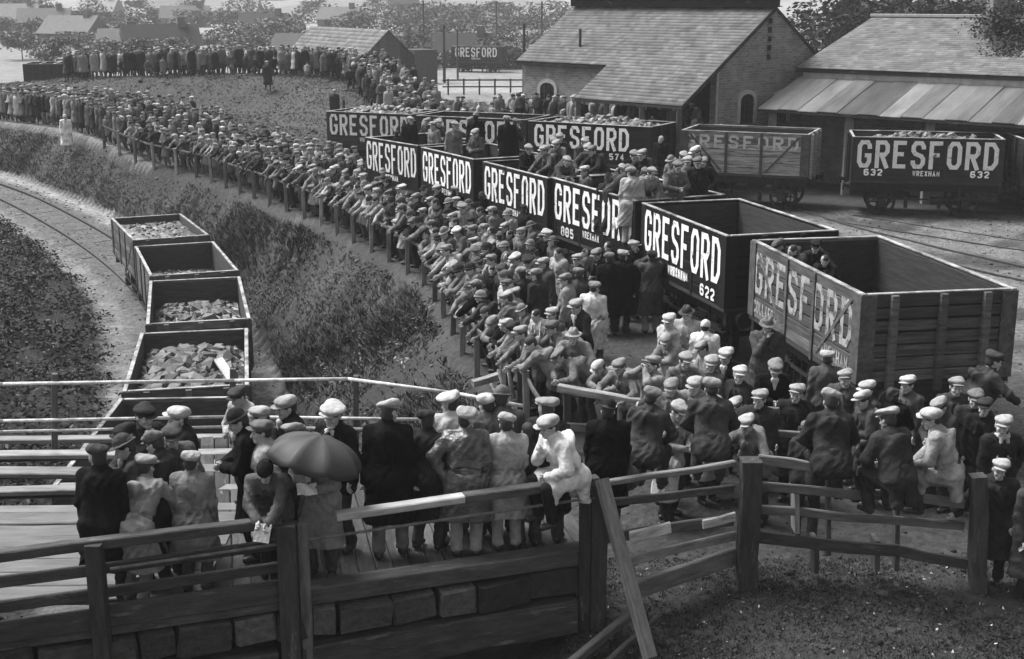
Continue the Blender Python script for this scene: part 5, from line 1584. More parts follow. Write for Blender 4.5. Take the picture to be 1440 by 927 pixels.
# ------------------------------------------------------------------ people
D_ = ZD
N_IND = [0]
def deckp(px, py, yaw, pose, kind, coat, hat, cap, label, scale=1.0, **k):
    o = person_at(px, py, D_, yaw, pose, kind, coat, hat, cap, label, scale, **k)
    off = o.location.y - rl(o.location.x).y
    if off < .42:
        q = 1 + (.42 - off) / 13.5
        o.location.x *= q; o.location.y *= q
    return o
G1, G2, G3, G4 = 'onlookers on the bridge deck', 'onlookers at the fenced corner', 'onlookers on the wagons', 'onlookers standing beside the wagons'
# -- left group on the deck
deckp(136, 628, 172, 'turned', 'overcoat', .009, 'flat_cap', .05, 'big man in black overcoat and dark cap seen from behind, leftmost at the front railing', 1.0, group=G1)
deckp(168, 612, -75, 'hold', 'jacket', .05, 'trilby', .06, 'man in dark hat facing left just beyond the big black overcoat', 1.0, group=G1, shirt=.5)
deckp(207, 641, 165, 'lean', 'raincoat', .22, 'flat_cap', .26, 'youth in pale raincoat and tweed cap leaning over the railing beside the black overcoat', .93, group=G1, trouser=.2)
deckp(270, 649, 175, 'stand', 'raincoat', .17, 'flat_cap', .34, 'youth in grey belted raincoat and round pale cap seen from behind left of the boy', .90, group=G1, trouser=.1)
deckp(247, 571, -60, 'stand', 'jacket', .02, 'flat_cap', .45, 'man with pale cap and dark jacket facing left near the pipe railing', 1.0, group=G1)
deckp(203, 569, 50, 'stand', 'jacket', .03, 'flat_cap', .03, 'man in black cap with white shirt front at the far railing', 1.0, group=G1, shirt=.6)
deckp(170, 597, -70, 'leanx', 'jacket', .03, 'flat_cap', .03, 'man in black cap bending left over the far pipe railing', 1.0, group=G1)
deckp(212, 606, -120, 'hold', 'jacket', .04, 'flat_cap', .14, 'man in dark grey cap squeezed behind the tweed-capped youth', .98, group=G1)
deckp(243, 600, 30, 'hold', 'jacket', .10, 'flat_cap', .06, 'dark-capped man facing forward between two pale caps', .98, group=G1)
deckp(328, 576, -80, 'hold', 'overcoat', .010, 'bowler', .03, 'tall man in black overcoat and black hat facing left amid the left group', 1.03, group=G1, shirt=.5)
deckp(364, 590, -75, 'stand', 'raincoat', .36, 'flat_cap', .12, 'man in white raincoat and grey cap facing left just behind the knit-capped boy', .98, group=G1)
deckp(400, 556, -70, 'stand', 'overcoat', .02, 'flat_cap', .32, 'man in pale cap and white collar facing left at the far pipe railing', 1.03, group=G1, shirt=.55)
deckp(362, 571, -100, 'turned', 'jacket', .12, 'flat_cap', .36, 'man with wide pale cap beside the far railing, mostly hidden', .98, group=G1)
deckp(412, 594, 170, 'stand', 'jacket', .03, 'wide_cap', .20, 'man in grey cap seen just over the top of the umbrella', .98, group=G1)
deckp(330, 545, -40, 'hold', 'jacket', .3, 'flat_cap', .05, 'small figure in pale scarf glimpsed at the far railing post', .9, group=G1)
deckp(465, 568, -28, 'chin', 'jacket', .015, 'wide_cap', .6, 'man in bright white cap and open white shirt raising a hand to his mouth', 1.02, group=G1, shirt=.65)
deckp(549, 562, 178, 'down', 'overcoat', .008, 'wide_cap', .42, 'broad man in long black overcoat and pale cap, back turned, alone on the planks', 1.05, group=G1, trouser=.12)
boy = deckp(371, 661, 0, 'read', 'jacket', .085, 'knit_cap', .015, 'boy in dark knitted cap leaning on the railing and holding a paper', .95, group=G1, cat='boy')
umb_p = deckp(440, 650, -12, 'umb', 'overcoat', .19, 'cloche', .06, 'woman in long grey overcoat reading under the umbrella at the railing', .97, group=G1, cat='woman', trouser=.05)
# -- centre group
deckp(630, 551, 188, 'turned', 'raincoat', .42, 'wide_cap', .62, 'man in white cap and pale raincoat, back to the camera, left in the central group', 1.0, group=G1, trouser=.1)
deckp(657, 574, 176, 'hips', 'raincoat', .08, 'flat_cap', .3, 'man in crumpled shiny oilskin coat and pale cap, back to the camera', 1.0, group=G1, trouser=.24, coatmat='oiled_cloth')
deckp(712, 597, 183, 'stand', 'raincoat', .30, 'flat_cap', .34, 'youth in pale belted trench coat, back to the camera at the rail', .93, group=G1, trouser=.25)
deckp(706, 543, 170, 'stand', 'overcoat', .09, 'bowler', .12, 'man in grey overcoat and rounded grey hat behind the trench coat', 1.02, group=G1)
deckp(683, 552, -150, 'stand', 'jacket', .08, 'flat_cap', .6, 'man with white cap peeking out left of the rounded grey hat', .98, group=G1)
deckp(767, 558, 160, 'turned', 'overcoat', .02, 'wide_cap', .22, 'man in black coat with a wide grey cap next to the seated man in white', 1.0, group=G1)
deckp(600, 575, 150, 'turned', 'overcoat', .02, 'flat_cap', .03, 'dark figure half hidden at the left shoulder of the white raincoat', .95, group=G1)
deckp(742, 590, 190, 'stand', 'jacket', .03, None, 0, 'bareheaded dark figure hidden between trench coat and seated man', .86, group=G1)
deckp(855, 575, 175, 'stand', 'overcoat', .008, 'bowler', .02, 'person in black coat and black rounded hat behind the braced post', .95, group=G1, cat='woman')
p_ = rl(0.72, 0, .05)
person(p_.x, p_.y, 1.76 - .90, -62, 'sitside', 'raincoat', .60, 'flat_cap', .42, .015, .98, 'man in white raincoat sitting on the top rail with his hand at his chin', G1, 'man')
person(1.35, 15.3, .55, -60, 'sit', 'jacket', .07, None, 0, .03, .95, 'bareheaded man sitting low behind the short rails, arm along the top', G2, 'man', hairt=.02)
# -- right enclosure: seated on the rails
def sit_at(px, py, yaw, coat, cap, label, zr_, pose='sit', kind='jacket', hat='flat_cap', **k):
    return person_at(px, py, zr_ - .90, yaw, pose, kind, coat, hat, cap, label, k.pop('scale', 1.0), group=G2, **k)
sit_at(918, 543, 158, .045, .18, 'man in dark jacket sitting on the short rails, back turned, near the braced post', 1.55)
sit_at(1001, 530, 176, .045, .24, 'man in dark jacket and grey cap sitting on the rails beside the thick post', 1.58, scale=1.03)
sit_at(1168, 547, 178, .03, .36, 'broad man in dark jacket and pale cap sitting on the broken fence, back turned', 1.52, scale=1.06, trouser=.03)
sit_at(1246, 573, 205, .035, .36, 'man in dark overcoat and wide pale cap hunched sideways on the broken fence', 1.48, kind='overcoat', hat='wide_cap')
sit_at(1306, 573, -110, .26, .5, 'man in pale raincoat and white cap hunched on the fence, facing left', 1.42, kind='raincoat')
def yardp(px, py, yaw, pose, kind, coat, hat, cap, label, z0=0.0, scale=1.0, group=G2, **k):
    return person_at(px, py, z0, yaw, pose, kind, coat, hat, cap, label, scale, group=group, **k)
yardp(1049, 584, -40, 'lean', 'jacket', .14, 'flat_cap', .36, 'boy in pale cap leaning behind the thick post', scale=.98)
yardp(957, 566, 40, 'hold', 'jacket', .3, 'flat_cap', .34, 'youth in pale cap peering between the two dark seated backs', scale=.98)
yardp(975, 531, -30, 'hold', 'jacket', .2, 'flat_cap', .34, 'youth in pale cap behind the grey-capped seated man', scale=.98)
yardp(944, 534, -15, 'hold', 'jacket', .16, 'flat_cap', .2, 'youth in tweed cap looking down behind the left seated back', scale=.95)
yardp(1033, 560, -60, 'leanx', 'raincoat', .3, 'flat_cap', .4, 'pale-capped youth bending forward at the elbow of the seated man', scale=.9)
yardp(917, 500, -60, 'eyes', 'jacket', .2, 'flat_cap', .2, 'man in light jacket with both hands raised to his eyes', scale=1.0)
yardp(965, 497, 10, 'hold', 'jacket', .14, 'flat_cap', .26, 'man in pale cap looking at the camera from the middle of the corner group', scale=1.0)
yardp(940, 441, -60, 'turned', 'raincoat', .36, 'flat_cap', .5, 'man in white cap and light coat facing left, rear of the corner group', scale=1.0)
yardp(966, 430, -20, 'stand', 'raincoat', .30, 'trilby', .06, 'man in dark trilby and light raincoat at the rear of the corner group', scale=1.03)
yardp(993, 448, 160, 'stand', 'raincoat', .6, 'knit_cap', .66, 'person in white cap and white coat turned away beside the dark trilby', scale=.96)
yardp(1019, 490, -35, 'hold', 'jacket', .02, 'flat_cap', .5, 'man in white cap with a white collar looking left', shirt=.6)
yardp(1040, 515, -55, 'turned', 'jacket', .025, 'flat_cap', .55, 'man in bright white cap and dark jacket in profile facing left', scale=.98)
yardp(985, 480, -80, 'hold', 'raincoat', .22, 'flat_cap', .25, 'youth in light coat bent towards the left in the corner group', scale=.9)
yardp(935, 470, -50, 'leanx', 'raincoat', .2, 'flat_cap', .3, 'person in pale coat stooping in front of the white cap at the rear', scale=.9)
yardp(1091, 507, 0, 'hold', 'overcoat', .008, 'flat_cap', .2, 'man in black overcoat and cap facing the camera with a paper in his hand', shirt=.62)
yardp(1080, 446, -8, 'chin', 'overcoat', .07, 'trilby', .14, 'man in grey overcoat and trilby standing against the weathered wagon, hand at his chin', scale=1.06)
yardp(1166, 492, 172, 'down', 'jacket', .07, 'flat_cap', .44, 'man in grey jacket and pale cap, back to the camera by the weathered wagon wheel')
yardp(1219, 535, -70, 'stand', 'jacket', .04, 'flat_cap', .44, 'youth in pale cap, upper one of two facing left at the wagon end', scale=.98)
yardp(1211, 550, -80, 'hold', 'jacket', .05, 'flat_cap', .42, 'youth in pale cap, lower one of two facing left at the wagon end', scale=.97)
yardp(1276, 528, -50, 'stand', 'jacket', .08, 'flat_cap', .5, 'boy in pale cap looking over the curly-haired woman', scale=.98)
yardp(1258, 543, 150, 'hold', 'overcoat', .008, 'curls', .02, 'bareheaded woman with dark curly hair and black coat', cat='woman', scale=.95)
yardp(1222, 575, -70, 'leanx', 'jacket', .1, 'flat_cap', .5, 'youth in white cap bent low against the hunched overcoat', scale=.9)
yardp(1346, 531, -5, 'stand', 'jacket', .045, 'flat_cap', .26, 'youth in buttoned dark jacket and cap facing the camera near the wagon end', scale=1.0)
yardp(1411, 584, 5, 'hips', 'overcoat', .02, 'flat_cap', .32, 'man in black coat with a pale scarf hanging open at the right', shirt=None, scarf=.42)
yardp(1407, 646, -22, 'post', 'overcoat', .03, 'flat_cap', .42, 'boy in pale cap and long dark coat with his hand on the gatepost', scale=.93)
yardp(1402, 494, 100, 'lean', 'jacket', .045, 'flat_cap', .05, 'stooping man in dark jacket cut by the right edge beside the wagon', scale=1.12)
person(6.42, 15.1, -.1, 10, 'stand', 'overcoat', .045, 'flat_cap', .05, .03, 1.0, 'person in long dark coat half outside the right edge', G2, 'man')
yardp(1385, 560, -30, 'stand', 'jacket', .015, 'flat_cap', .03, 'dark figure behind the man with the pale scarf', scale=.95)
for i, (px, py, yw, ps, kd, ct, ht, cp, sc_, lb) in enumerate(((1120, 540, -20, 'stand', 'overcoat', .02, 'flat_cap', .3, 1.0, 'man in black overcoat standing right of the man with the paper'), (1140, 590, 160, 'stand', 'jacket', .03, 'flat_cap', .12, .95, 'dark capped lad at the left shoulder of the broad seated man'),
        (1190, 520, -40, 'turned', 'jacket', .06, 'flat_cap', .25, 1.0, 'man between the grey jacket and the wagon corner'), (1320, 560, -60, 'hold', 'jacket', .04, 'flat_cap', .3, .96, 'youth right behind the pale seated raincoat'), (1372, 548, -20, 'stand', 'jacket', .03, 'flat_cap', .14, .98, 'man in dark cap behind the buttoned youth'),
        (1000, 500, -50, 'turned', 'jacket', .1, 'flat_cap', .35, .98, 'man turning left in the middle of the corner group'), (1010, 560, 30, 'hold', 'raincoat', .24, 'flat_cap', .3, .92, 'boy in light raincoat behind the right seated back'), (900, 560, -70, 'lean', 'jacket', .06, None, 0, .95, 'bareheaded lad leaning behind the left seated back'),
        (895, 600, -80, 'leanx', 'raincoat', .4, 'flat_cap', .5, .9, 'boy in white coat bent over the short rails by the braced post'), (1068, 548, -30, 'stand', 'jacket', .03, 'flat_cap', .3, 1.0, 'man in dark jacket at the low rails below the paper reader'), (870, 505, -40, 'lean', 'jacket', .16, 'flat_cap', .2, .95, 'man in grey coat stooping on the barrier right of the trilby'))):
    yardp(px, py, yw, ps, kd, ct, ht, cp, lb, scale=sc_)
# leaning at the corner barrier
yardp(806, 462, -15, 'lean', 'raincoat', .17, 'trilby', .24, 'man in light coat and pale trilby leaning over the corner barrier', scale=1.03)
yardp(775, 432, -40, 'stand', 'jacket', .12, 'flat_cap', .32, 'man in pale cap behind the barrier trilby', scale=.97)
yardp(808, 421, -50, 'hold', 'jacket', .025, 'flat_cap', .3, 'man in dark jacket and cap with a long white scarf front standing behind the barrier', shirt=.6, scale=1.05)
yardp(838, 508, -50, 'peer', 'jacket', .2, 'flat_cap', .5, 'person in white cap stooping low on the corner barrier', scale=.9)
yardp(783, 492, -70, 'peer', 'jacket', .12, 'wide_cap', .16, 'man in wide grey cap bent over the corner of the fence', scale=.97)
yardp(730, 458, -75, 'lean', 'jacket', .15, 'flat_cap', .26, 'man in tweed jacket leaning over the fence just above the thick corner post', scale=1.0)
# standing beside the wagons
for a in ((917, 352, 185, 'eyes', 'overcoat', .05, 'flat_cap', .03, 'man in long coat with raised hands against the 622 wagon', .2), (893, 338, 30, 'turned', 'overcoat', .015, 'flat_cap', .32, 'man with pale cap and black coat turning his face beside the 622 wagon', .03),
          (877, 351, 150, 'stand', 'overcoat', .008, 'flat_cap', .4, 'man in black overcoat and pale cap, back to the camera by the 622 wagon', .03), (857, 354, 190, 'stand', 'overcoat', .009, 'flat_cap', .14, 'man in black overcoat and dark cap left of the pale-capped black overcoat', .03),
          (838, 350, -40, 'hold', 'jacket', .02, 'flat_cap', .18, 'short dark man with scarf next to the black overcoats', .03), (811, 357, -60, 'turned', 'jacket', .03, 'flat_cap', .35, 'man in pale cap facing left in front of the third wagon', .04),
          (784, 347, -50, 'stand', 'raincoat', .3, None, 0, 'bareheaded figure in light coat stretching an arm by the third wagon', .1), (763, 362, -60, 'down', 'overcoat', .07, 'flat_cap', .3, 'tall man in grey overcoat and pale cap in profile', .05),
          (733, 375, 200, 'stand', 'jacket', .03, 'flat_cap', .3, 'stout man in dark jacket and pale cap seen from behind, right of the fence row', .03), (705, 372, -60, 'turned', 'jacket', .03, 'flat_cap', .05, 'man in dark cap close to the fence row', .03),
          (815, 376, 170, 'stand', 'overcoat', .045, 'flat_cap', .16, 'man in dark grey overcoat seen from behind in the middle of the yard', .04), (795, 384, -100, 'stand', 'raincoat', .2, 'flat_cap', .2, 'man in grey raincoat with pale lining left of the dark grey overcoat', .1),
          (838, 395, 160, 'down', 'raincoat', .5, 'flat_cap', .2, 'figure in white coat half hidden behind the dark grey overcoat', .1),
          (678, 270, 178, 'stand', 'overcoat', .008, 'bowler', .05, 'large man in black overcoat, back to the camera before the fourth wagon', .1), (720, 276, 170, 'stand', 'raincoat', .36, 'flat_cap', .2, 'woman in light creased raincoat standing before the GRESFORD wagon', .03),
          (706, 268, -160, 'stand', 'overcoat', .02, 'flat_cap', .3, 'man in black coat between black overcoat and light raincoat', .03), (640, 262, 175, 'down', 'overcoat', .009, 'flat_cap', .3, 'dark-coated man facing the fifth wagon', .03),
          (740, 287, 120, 'stand', 'overcoat', .015, 'flat_cap', .03, 'dark figure in front of the second last letter of a GRESFORD wagon', .03), (664, 316, -80, 'stand', 'raincoat', .16, 'flat_cap', .16, 'small lad in grey raincoat standing apart from the fence', .08),
          (855, 340, -20, 'leanx', 'overcoat', .008, None, 0, 'dark bent figure low in front of the third wagon number', .02)):
    yardp(a[0], a[1], a[2], a[3], a[4], a[5], a[6], a[7], a[8], 0.0, 1.03 if 'overcoat' == a[4] else 1.0, G4, trouser=a[9], cat='woman' if 'woman' in a[8] else 'man')
# on the wagons
WG = {3: (A3, -66, LF), 4: (A4, -64, 4.0), 5: (A5, -62, 3.7), 6: (A6, -54, 3.3)}
def in_w(k, u, v, z0, yaw, pose, kind, coat, hat, cap, label, scale=1.0, **kw):
    "stands in wagon k of the front row: u along it from the near end, v across it from the near side"
    a, h, L = WG[k]; d = Vector((math.cos(R(h)), math.sin(R(h)), 0)); n_ = Vector((-d.y, d.x, 0))
    p = Vector((a[0], a[1], 0)) - d * u * L + n_ * v * 2.44
    return person(p.x, p.y, z0, yaw, pose, kind, coat, hat, cap, .03, scale, label, G3, 'man', **kw)
def on_w(px, py, z0, yaw, pose, kind, coat, hat, cap, label, scale=1.0, **k):
    return person_at(px, py, z0, yaw, pose, kind, coat, hat, cap, label, scale, group=G3, **k)
on_w(887, 234, 1.62, 172, 'turned', 'raincoat', .30, 'flat_cap', .2, 'man in light raincoat standing high between two wagons, back to the camera', 1.02, trouser=.3)
in_w(3, .16, .12, 1.75, 60, 'leanx', 'jacket', .035, 'flat_cap', .14, 'man in dark jacket hunched over the wagon side, left of the light raincoat')
in_w(3, .32, .10, 1.75, 70, 'leanx', 'jacket', .06, 'flat_cap', .12, 'man in grey jacket hunched behind the dark jacket on the wagon')
in_w(3, .03, .45, 1.8, 20, 'hold', 'jacket', .10, 'flat_cap', .16, 'capped man facing forward behind the light raincoat')
on_w(918, 236, 2.15, 30, 'crouch', 'raincoat', .2, 'flat_cap', .26, 'man in pale coat crouching on the wagon end right of the light raincoat', 1.0)
on_w(977, 206, 2.15, -60, 'crouch', 'overcoat', .02, 'flat_cap', .6, 'big man in dark coat and white cap sitting on the corner of the 622 wagon', 1.12)
on_w(988, 222, 2.1, -10, 'crouch', 'overcoat', .03, 'flat_cap', .2, 'dark-coated man sitting close behind the white cap on the wagon corner', 1.05)
on_w(942, 219, 2.15, -50, 'crouch', 'raincoat', .18, 'trilby', .2, 'pale-faced man in light coat sitting left of the white cap', .97)
on_w(929, 190, 1.2, -20, 'down', 'jacket', .012, None, 0, 'bareheaded youth in black standing against the 574 wagon', .95, hairt=.25)
in_w(3, .80, .22, 1.3, -70, 'stand', 'jacket', .1, 'flat_cap', .55, 'man in bright white cap inside the third wagon, only head and shoulders showing')
for i, (u, v, ct, cp) in enumerate(((.30, .80, .05, .3), (.45, .82, .05, .26), (.60, .70, .1, .3), (.76, .80, .03, .2), (.92, .75, .12, .2), (.14, .78, .03, .14))):
    in_w(4, u, v, 1.72, (-20, 30, -40, 20, 60, -60)[i], ('lean', 'hold', 'lean', 'stand', 'leanx', 'lean')[i], 'jacket', ct, 'flat_cap', cp,
         ('man in grey jacket leaning with elbows on the far side of the fourth wagon', 'man in cap standing second from the right behind the fourth wagon', 'tweed-jacketed man leaning in the middle behind the fourth wagon', 'dark man with hidden hands left in the row behind the fourth wagon', 'leftmost stooping man behind the fourth wagon', 'dark-capped man at the right end of the row behind the fourth wagon')[i], 1.0)
in_w(5, .62, .5, 2.05, 170, 'stand', 'overcoat', .009, 'bowler', .2, 'dark-coated figure with pale hat standing on the fifth wagon, left one')
in_w(5, .18, .6, 2.05, 190, 'stand', 'overcoat', .008, 'flat_cap', .3, 'dark-coated figure standing on the fifth wagon, right one')
on_w(600, 166, 1.3, -30, 'hold', 'overcoat', .05, 'flat_cap', .2, 'grey-coated man standing between the last two back row wagons', 1.0)
on_w(558, 182, 1.2, 170, 'stand', 'overcoat', .008, None, 0, 'dark figure in front of the F of the leftmost GRESFORD wagon', .95)
on_w(962, 214, 2.15, 20, 'crouch', 'jacket', .05, 'flat_cap', .3, 'youth squeezed between the white cap and the pale coat on the wagon corner')
on_w(902, 210, 1.95, -40, 'lean', 'jacket', .03, 'flat_cap', .35, 'man bending forward just behind the standing light raincoat')
in_w(3, .62, .3, 1.5, 60, 'leanx', 'jacket', .03, 'flat_cap', .2, 'dark lad leaning inside the third wagon, left of the hunched men')
in_w(3, .52, .6, 1.55, -20, 'hold', 'jacket', .04, 'flat_cap', .25, 'man standing inside the third wagon facing the camera')
in_w(4, .10, .25, 1.6, 20, 'leanx', 'jacket', .06, 'flat_cap', .3, 'man resting folded arms on the fourth wagon end')
in_w(5, .40, .85, 1.9, 120, 'hold', 'jacket', .02, 'flat_cap', .15, 'dark man behind the two figures on the fifth wagon')
in_w(5, .95, .7, 1.8, -60, 'stand', 'jacket', .012, 'flat_cap', .2, 'dark man standing left of the two figures on the fifth wagon')
in_w(6, .45, .7, 1.6, 30, 'hold', 'jacket', .06, 'flat_cap', .3, 'capped man standing in the sixth wagon')
for i, (k, u, v, z0, yw, ps, kd, ct, cp) in enumerate(((3, .42, .12, 1.7, 70, 'leanx', 'jacket', .02, .3), (3, .9, .85, 1.6, 20, 'hold', 'overcoat', .012, .2), (3, .22, .8, 1.75, -30, 'turned', 'jacket', .14, .34), (3, .08, .75, 1.8, 10, 'stand', 'overcoat', .02, .12),
        (4, .52, .5, 1.6, -60, 'lean', 'jacket', .09, .34), (4, .70, .3, 1.5, 50, 'hold', 'jacket', .015, .22), (5, .30, .3, 1.7, -40, 'hold', 'overcoat', .06, .3), (5, .78, .3, 1.75, 30, 'turned', 'jacket', .2, .26), (6, .15, .4, 1.6, -50, 'stand', 'raincoat', .17, .3), (6, .75, .5, 1.6, 20, 'turned', 'overcoat', .012, .3))):
    in_w(k, u, v, z0, yw, ps, kd, ct, 'flat_cap', cp, ('black-jacketed man on folded arms over the third wagon side', 'man in black overcoat at the far corner of the third wagon', 'man in grey jacket at the far side of the third wagon', 'dark overcoat in the near far corner of the third wagon', 'grey-jacketed man bending in the middle of the fourth wagon', 'man in black jacket low inside the fourth wagon', 'charcoal overcoat at the near side of the fifth wagon',
        'man in light jacket at the far end of the fifth wagon', 'man in pale raincoat at the near end of the sixth wagon', 'man in black overcoat at the far end of the sixth wagon')[i])
# in the weathered wagon
on_w(1092, 337, 1.25, -70, 'peer', 'jacket', .05, 'flat_cap', .10, 'man bending over the near side of the weathered wagon, left', .97)
on_w(1113, 343, 1.25, -60, 'lean', 'jacket', .035, None, 0, 'bareheaded youth with pale sleeve leaning on the weathered wagon side', .9, shirt=.6)
on_w(1147, 337, 1.25, -25, 'lean', 'jacket', .02, 'flat_cap', .02, 'boy with white face and black cap looking over the weathered wagon side', .93)
on_w(1160, 358, 1.22, -35, 'leanx', 'jacket', .02, None, 0, 'boy in black with face down on the weathered wagon side, right', .85)

# hand-held things
# umbrella
J = TEMPL[('umb', 'overcoat')]['J']
def to_world(o, p): return Matrix.Translation(o.location) @ o.rotation_euler.to_matrix().to_4x4() @ Matrix.Diagonal((*o.scale, 1)) @ Vector(p)
hnd = to_world(umb_p, J[-1]['wr'])
tip = at_y(452, 612, hnd.y + .05)
ub = empty('umbrella', tip, 0, 'open dark umbrella held tilted over the woman at the railing', 'umbrella')
axis_ = (tip - (hnd + Vector((0.02, -.02, -.1)))).normalized(); qz = axis_.to_track_quat('Z', 'Y').to_matrix().to_4x4()
n = 8
def canopy():
    vs = []; fs = []; rings = 8; seg = 48; Rr = .56; Hh = .30
    for i in range(rings + 1):
        a = i / rings
        for k in range(seg):
            th = 2 * math.pi * k / seg; ph = (k % 6) / 6
            sag = 1 - .13 * a * math.sin(math.pi * ph)
            r_ = Rr * math.sin(a * 1.35) / math.sin(1.35) * sag
            vs.append((r_ * math.cos(th), r_ * math.sin(th), -Hh * (1 - math.cos(a * 1.35)) / (1 - math.cos(1.35)) - .055 * a * math.sin(math.pi * ph)))
    for i in range(rings):
        for k in range(seg):
            fs.append((i * seg + k, (i + 1) * seg + k, (i + 1) * seg + (k + 1) % seg, i * seg + (k + 1) % seg))
    me = bpy.data.meshes.new('canopy'); me.from_pydata(vs, [], fs); me.update()
    for p in me.polygons: p.use_smooth = True
    return me
o = obj('canopy', canopy(), ub, MATS['umbrella_cloth'], qz)
md = o.modifiers.new('t', 'SOLIDIFY'); md.thickness = .004
m = MB(); m.tube((0, 0, .06), (0, 0, -.95), .008); o = obj('shaft', m.mesh('shaft'), ub, MATS['iron'], qz); o.color = (.03,) * 3 + (1,)
for k in range(8):
    t = 2 * math.pi * k / 8; m = MB(); m.tube((0, 0, -.30), (.30 * math.cos(t), .30 * math.sin(t), -.10), .004, .004, 5)
    o = obj('rib', m.mesh('rib'), ub, MATS['iron'], qz); o.color = (.05,) * 3 + (1,)
def paper(loc, rot, w, h, label):
    vs = []; fs = []; nn = 5
    for i in range(nn + 1):
        for j in range(nn + 1): vs.append(((i / nn - .5) * w, (j / nn - .5) * h, .012 * math.sin(i * 1.7 + j)))
    for i in range(nn):
        for j in range(nn): p = i * (nn + 1) + j; fs.append((p, p + nn + 1, p + nn + 2, p + 1))
    me = bpy.data.meshes.new('paper'); me.from_pydata(vs, [], fs); me.update()
    o = obj('paper', me, None, MATS['paper']); md = o.modifiers.new('t', 'SOLIDIFY'); md.thickness = .003
    o.location = loc; o.rotation_euler = rot; tag(o, label, 'paper', 'papers held in hands')
Jr = TEMPL[('read', 'jacket')]['J']
w_ = to_world(boy, (Jr[1]['wr'] + Jr[-1]['wr']) / 2); paper(w_ + Vector((0.01, -.09, -.08)), (R(70), .2, .1), .17, .20, 'white paper held over the railing by the boy in the knit cap')
paper(to_world(umb_p, (J[1]['wr'])) + Vector((-.05, -.08, .05)), (R(35), .1, .3), .22, .16, 'white paper held by the woman under the umbrella')
for o in list(SC.objects):
    if o.get('label') == 'broad man in long black overcoat and pale cap, back turned, alone on the planks':
        Jd = TEMPL[('down', 'overcoat')]['J']; w_ = to_world(o, Jd[1]['wr']); paper(w_ + Vector((0, -.02, -.16)), (R(80), .2, 1.0), .08, .22, 'folded white paper in the hand of the broad black overcoat')
    if o.get('label') == 'man in black overcoat and cap facing the camera with a paper in his hand':
        Jd = TEMPL[('hold', 'overcoat')]['J']; w_ = to_world(o, Jd[1]['wr']); paper(w_ + Vector((-.03, -.1, .0)), (R(30), .1, .2), .12, .1, 'small white paper held by the man in the black overcoat')

# ------------------------------------------------------------------ the crowd
person_at(91, 160, .12, 20, 'stand', 'dress', .7, 'cloche', .5, 'woman in a long white dress standing out in the far left of the crowd', 1.0, group='spectators, far left', cat='woman', trouser=.3)
manual = sum(1 for o in SC.objects if o.name.startswith('person') and o.parent is None)
taken = [(o.location.x, o.location.y) for o in SC.objects if o.name.startswith('person') and o.parent is None]
cand = []
def tones(r):
    u = r.random()
    coat = r.choice((.008, .012, .02, .035)) if u < .40 else (r.choice((.07, .09, .12, .15)) if u < .72 else r.choice((.18, .24, .32)))
    u = r.random()
    cap = r.choice((.22, .28, .34, .42, .5)) if u < .48 else (r.choice((.10, .14, .2, .25)) if u < .85 else .03)
    return coat, cap
r = random.Random(21)
def free(x, y, d):
    for a, b in taken:
        if (a - x) ** 2 + (b - y) ** 2 < d * d: return False
    return True
# wagons' ground rectangles, kept clear
WR = []
for o in SC.objects:
    if o.name.startswith('coal_wagon'): WR.append((o.location.x, o.location.y, o.rotation_euler.z))
def in_wagon(x, y, m_=0.35):
    for a, b, t in WR:
        dx, dy = x - a, y - b; u = dx * math.cos(t) + dy * math.sin(t); v = -dx * math.sin(t) + dy * math.cos(t)
        if abs(u) < 2.5 + m_ and abs(v) < 1.25 + m_: return True
    return False
def fnorm(s):
    a, b = fpos(max(s - .3, 0)), fpos(min(s + .3, FLEN)); t = nv(b - a)
    return np.array([-t[1], t[0]])           # towards the cutting
sA = 2.2
for row in range(12):
    s = sA + (row % 2) * .25
    while s < FLEN - 2:
        p0 = fpos(s); n_ = fnorm(s)
        y = p0[1]
        wmax = 1.0 if y < 26 else (1.7 if y < 30 else (2.7 if y < 34 else (3.8 if y < 42 else (4.3 if y < 58 else 4.6))))
        off = .34 + row * .58
        ds = (.46 if row < 2 else .6) * (1 + .25 * r.random())
        if y > 40: ds *= 1.08
        s += ds
        if off > wmax: continue
        if row > 1 and r.random() < .18: continue
        x_, y_ = p0 - n_ * (off + r.uniform(-.1, .14)) if row else p0 - n_ * (off + r.uniform(-.02, .06))
        if in_wagon(x_, y_) or not free(x_, y_, .40 if row < 2 else .36): continue
        yaw = math.degrees(math.atan2(n_[0], -n_[1])) + r.gauss(0, 22)
        if row == 0 and y > 60: pose = r.choice(('stand', 'turned', 'hold', 'down'))
        elif row == 0: pose = r.choice(('lean', 'leanx', 'lean', 'peer', 'leanx', 'hold'))
        elif row == 1: pose = r.choice(('stand', 'lean', 'turned', 'hold', 'down', 'chin'))
        else: pose = r.choice(('stand', 'turned', 'down', 'hold', 'back', 'chin', 'hips'))
        if row > 1 and r.random() < .2: yaw += r.uniform(-120, 120)
        taken.append((x_, y_)); cand.append((x_, y_, gz(x_, y_), yaw, pose, row, s))
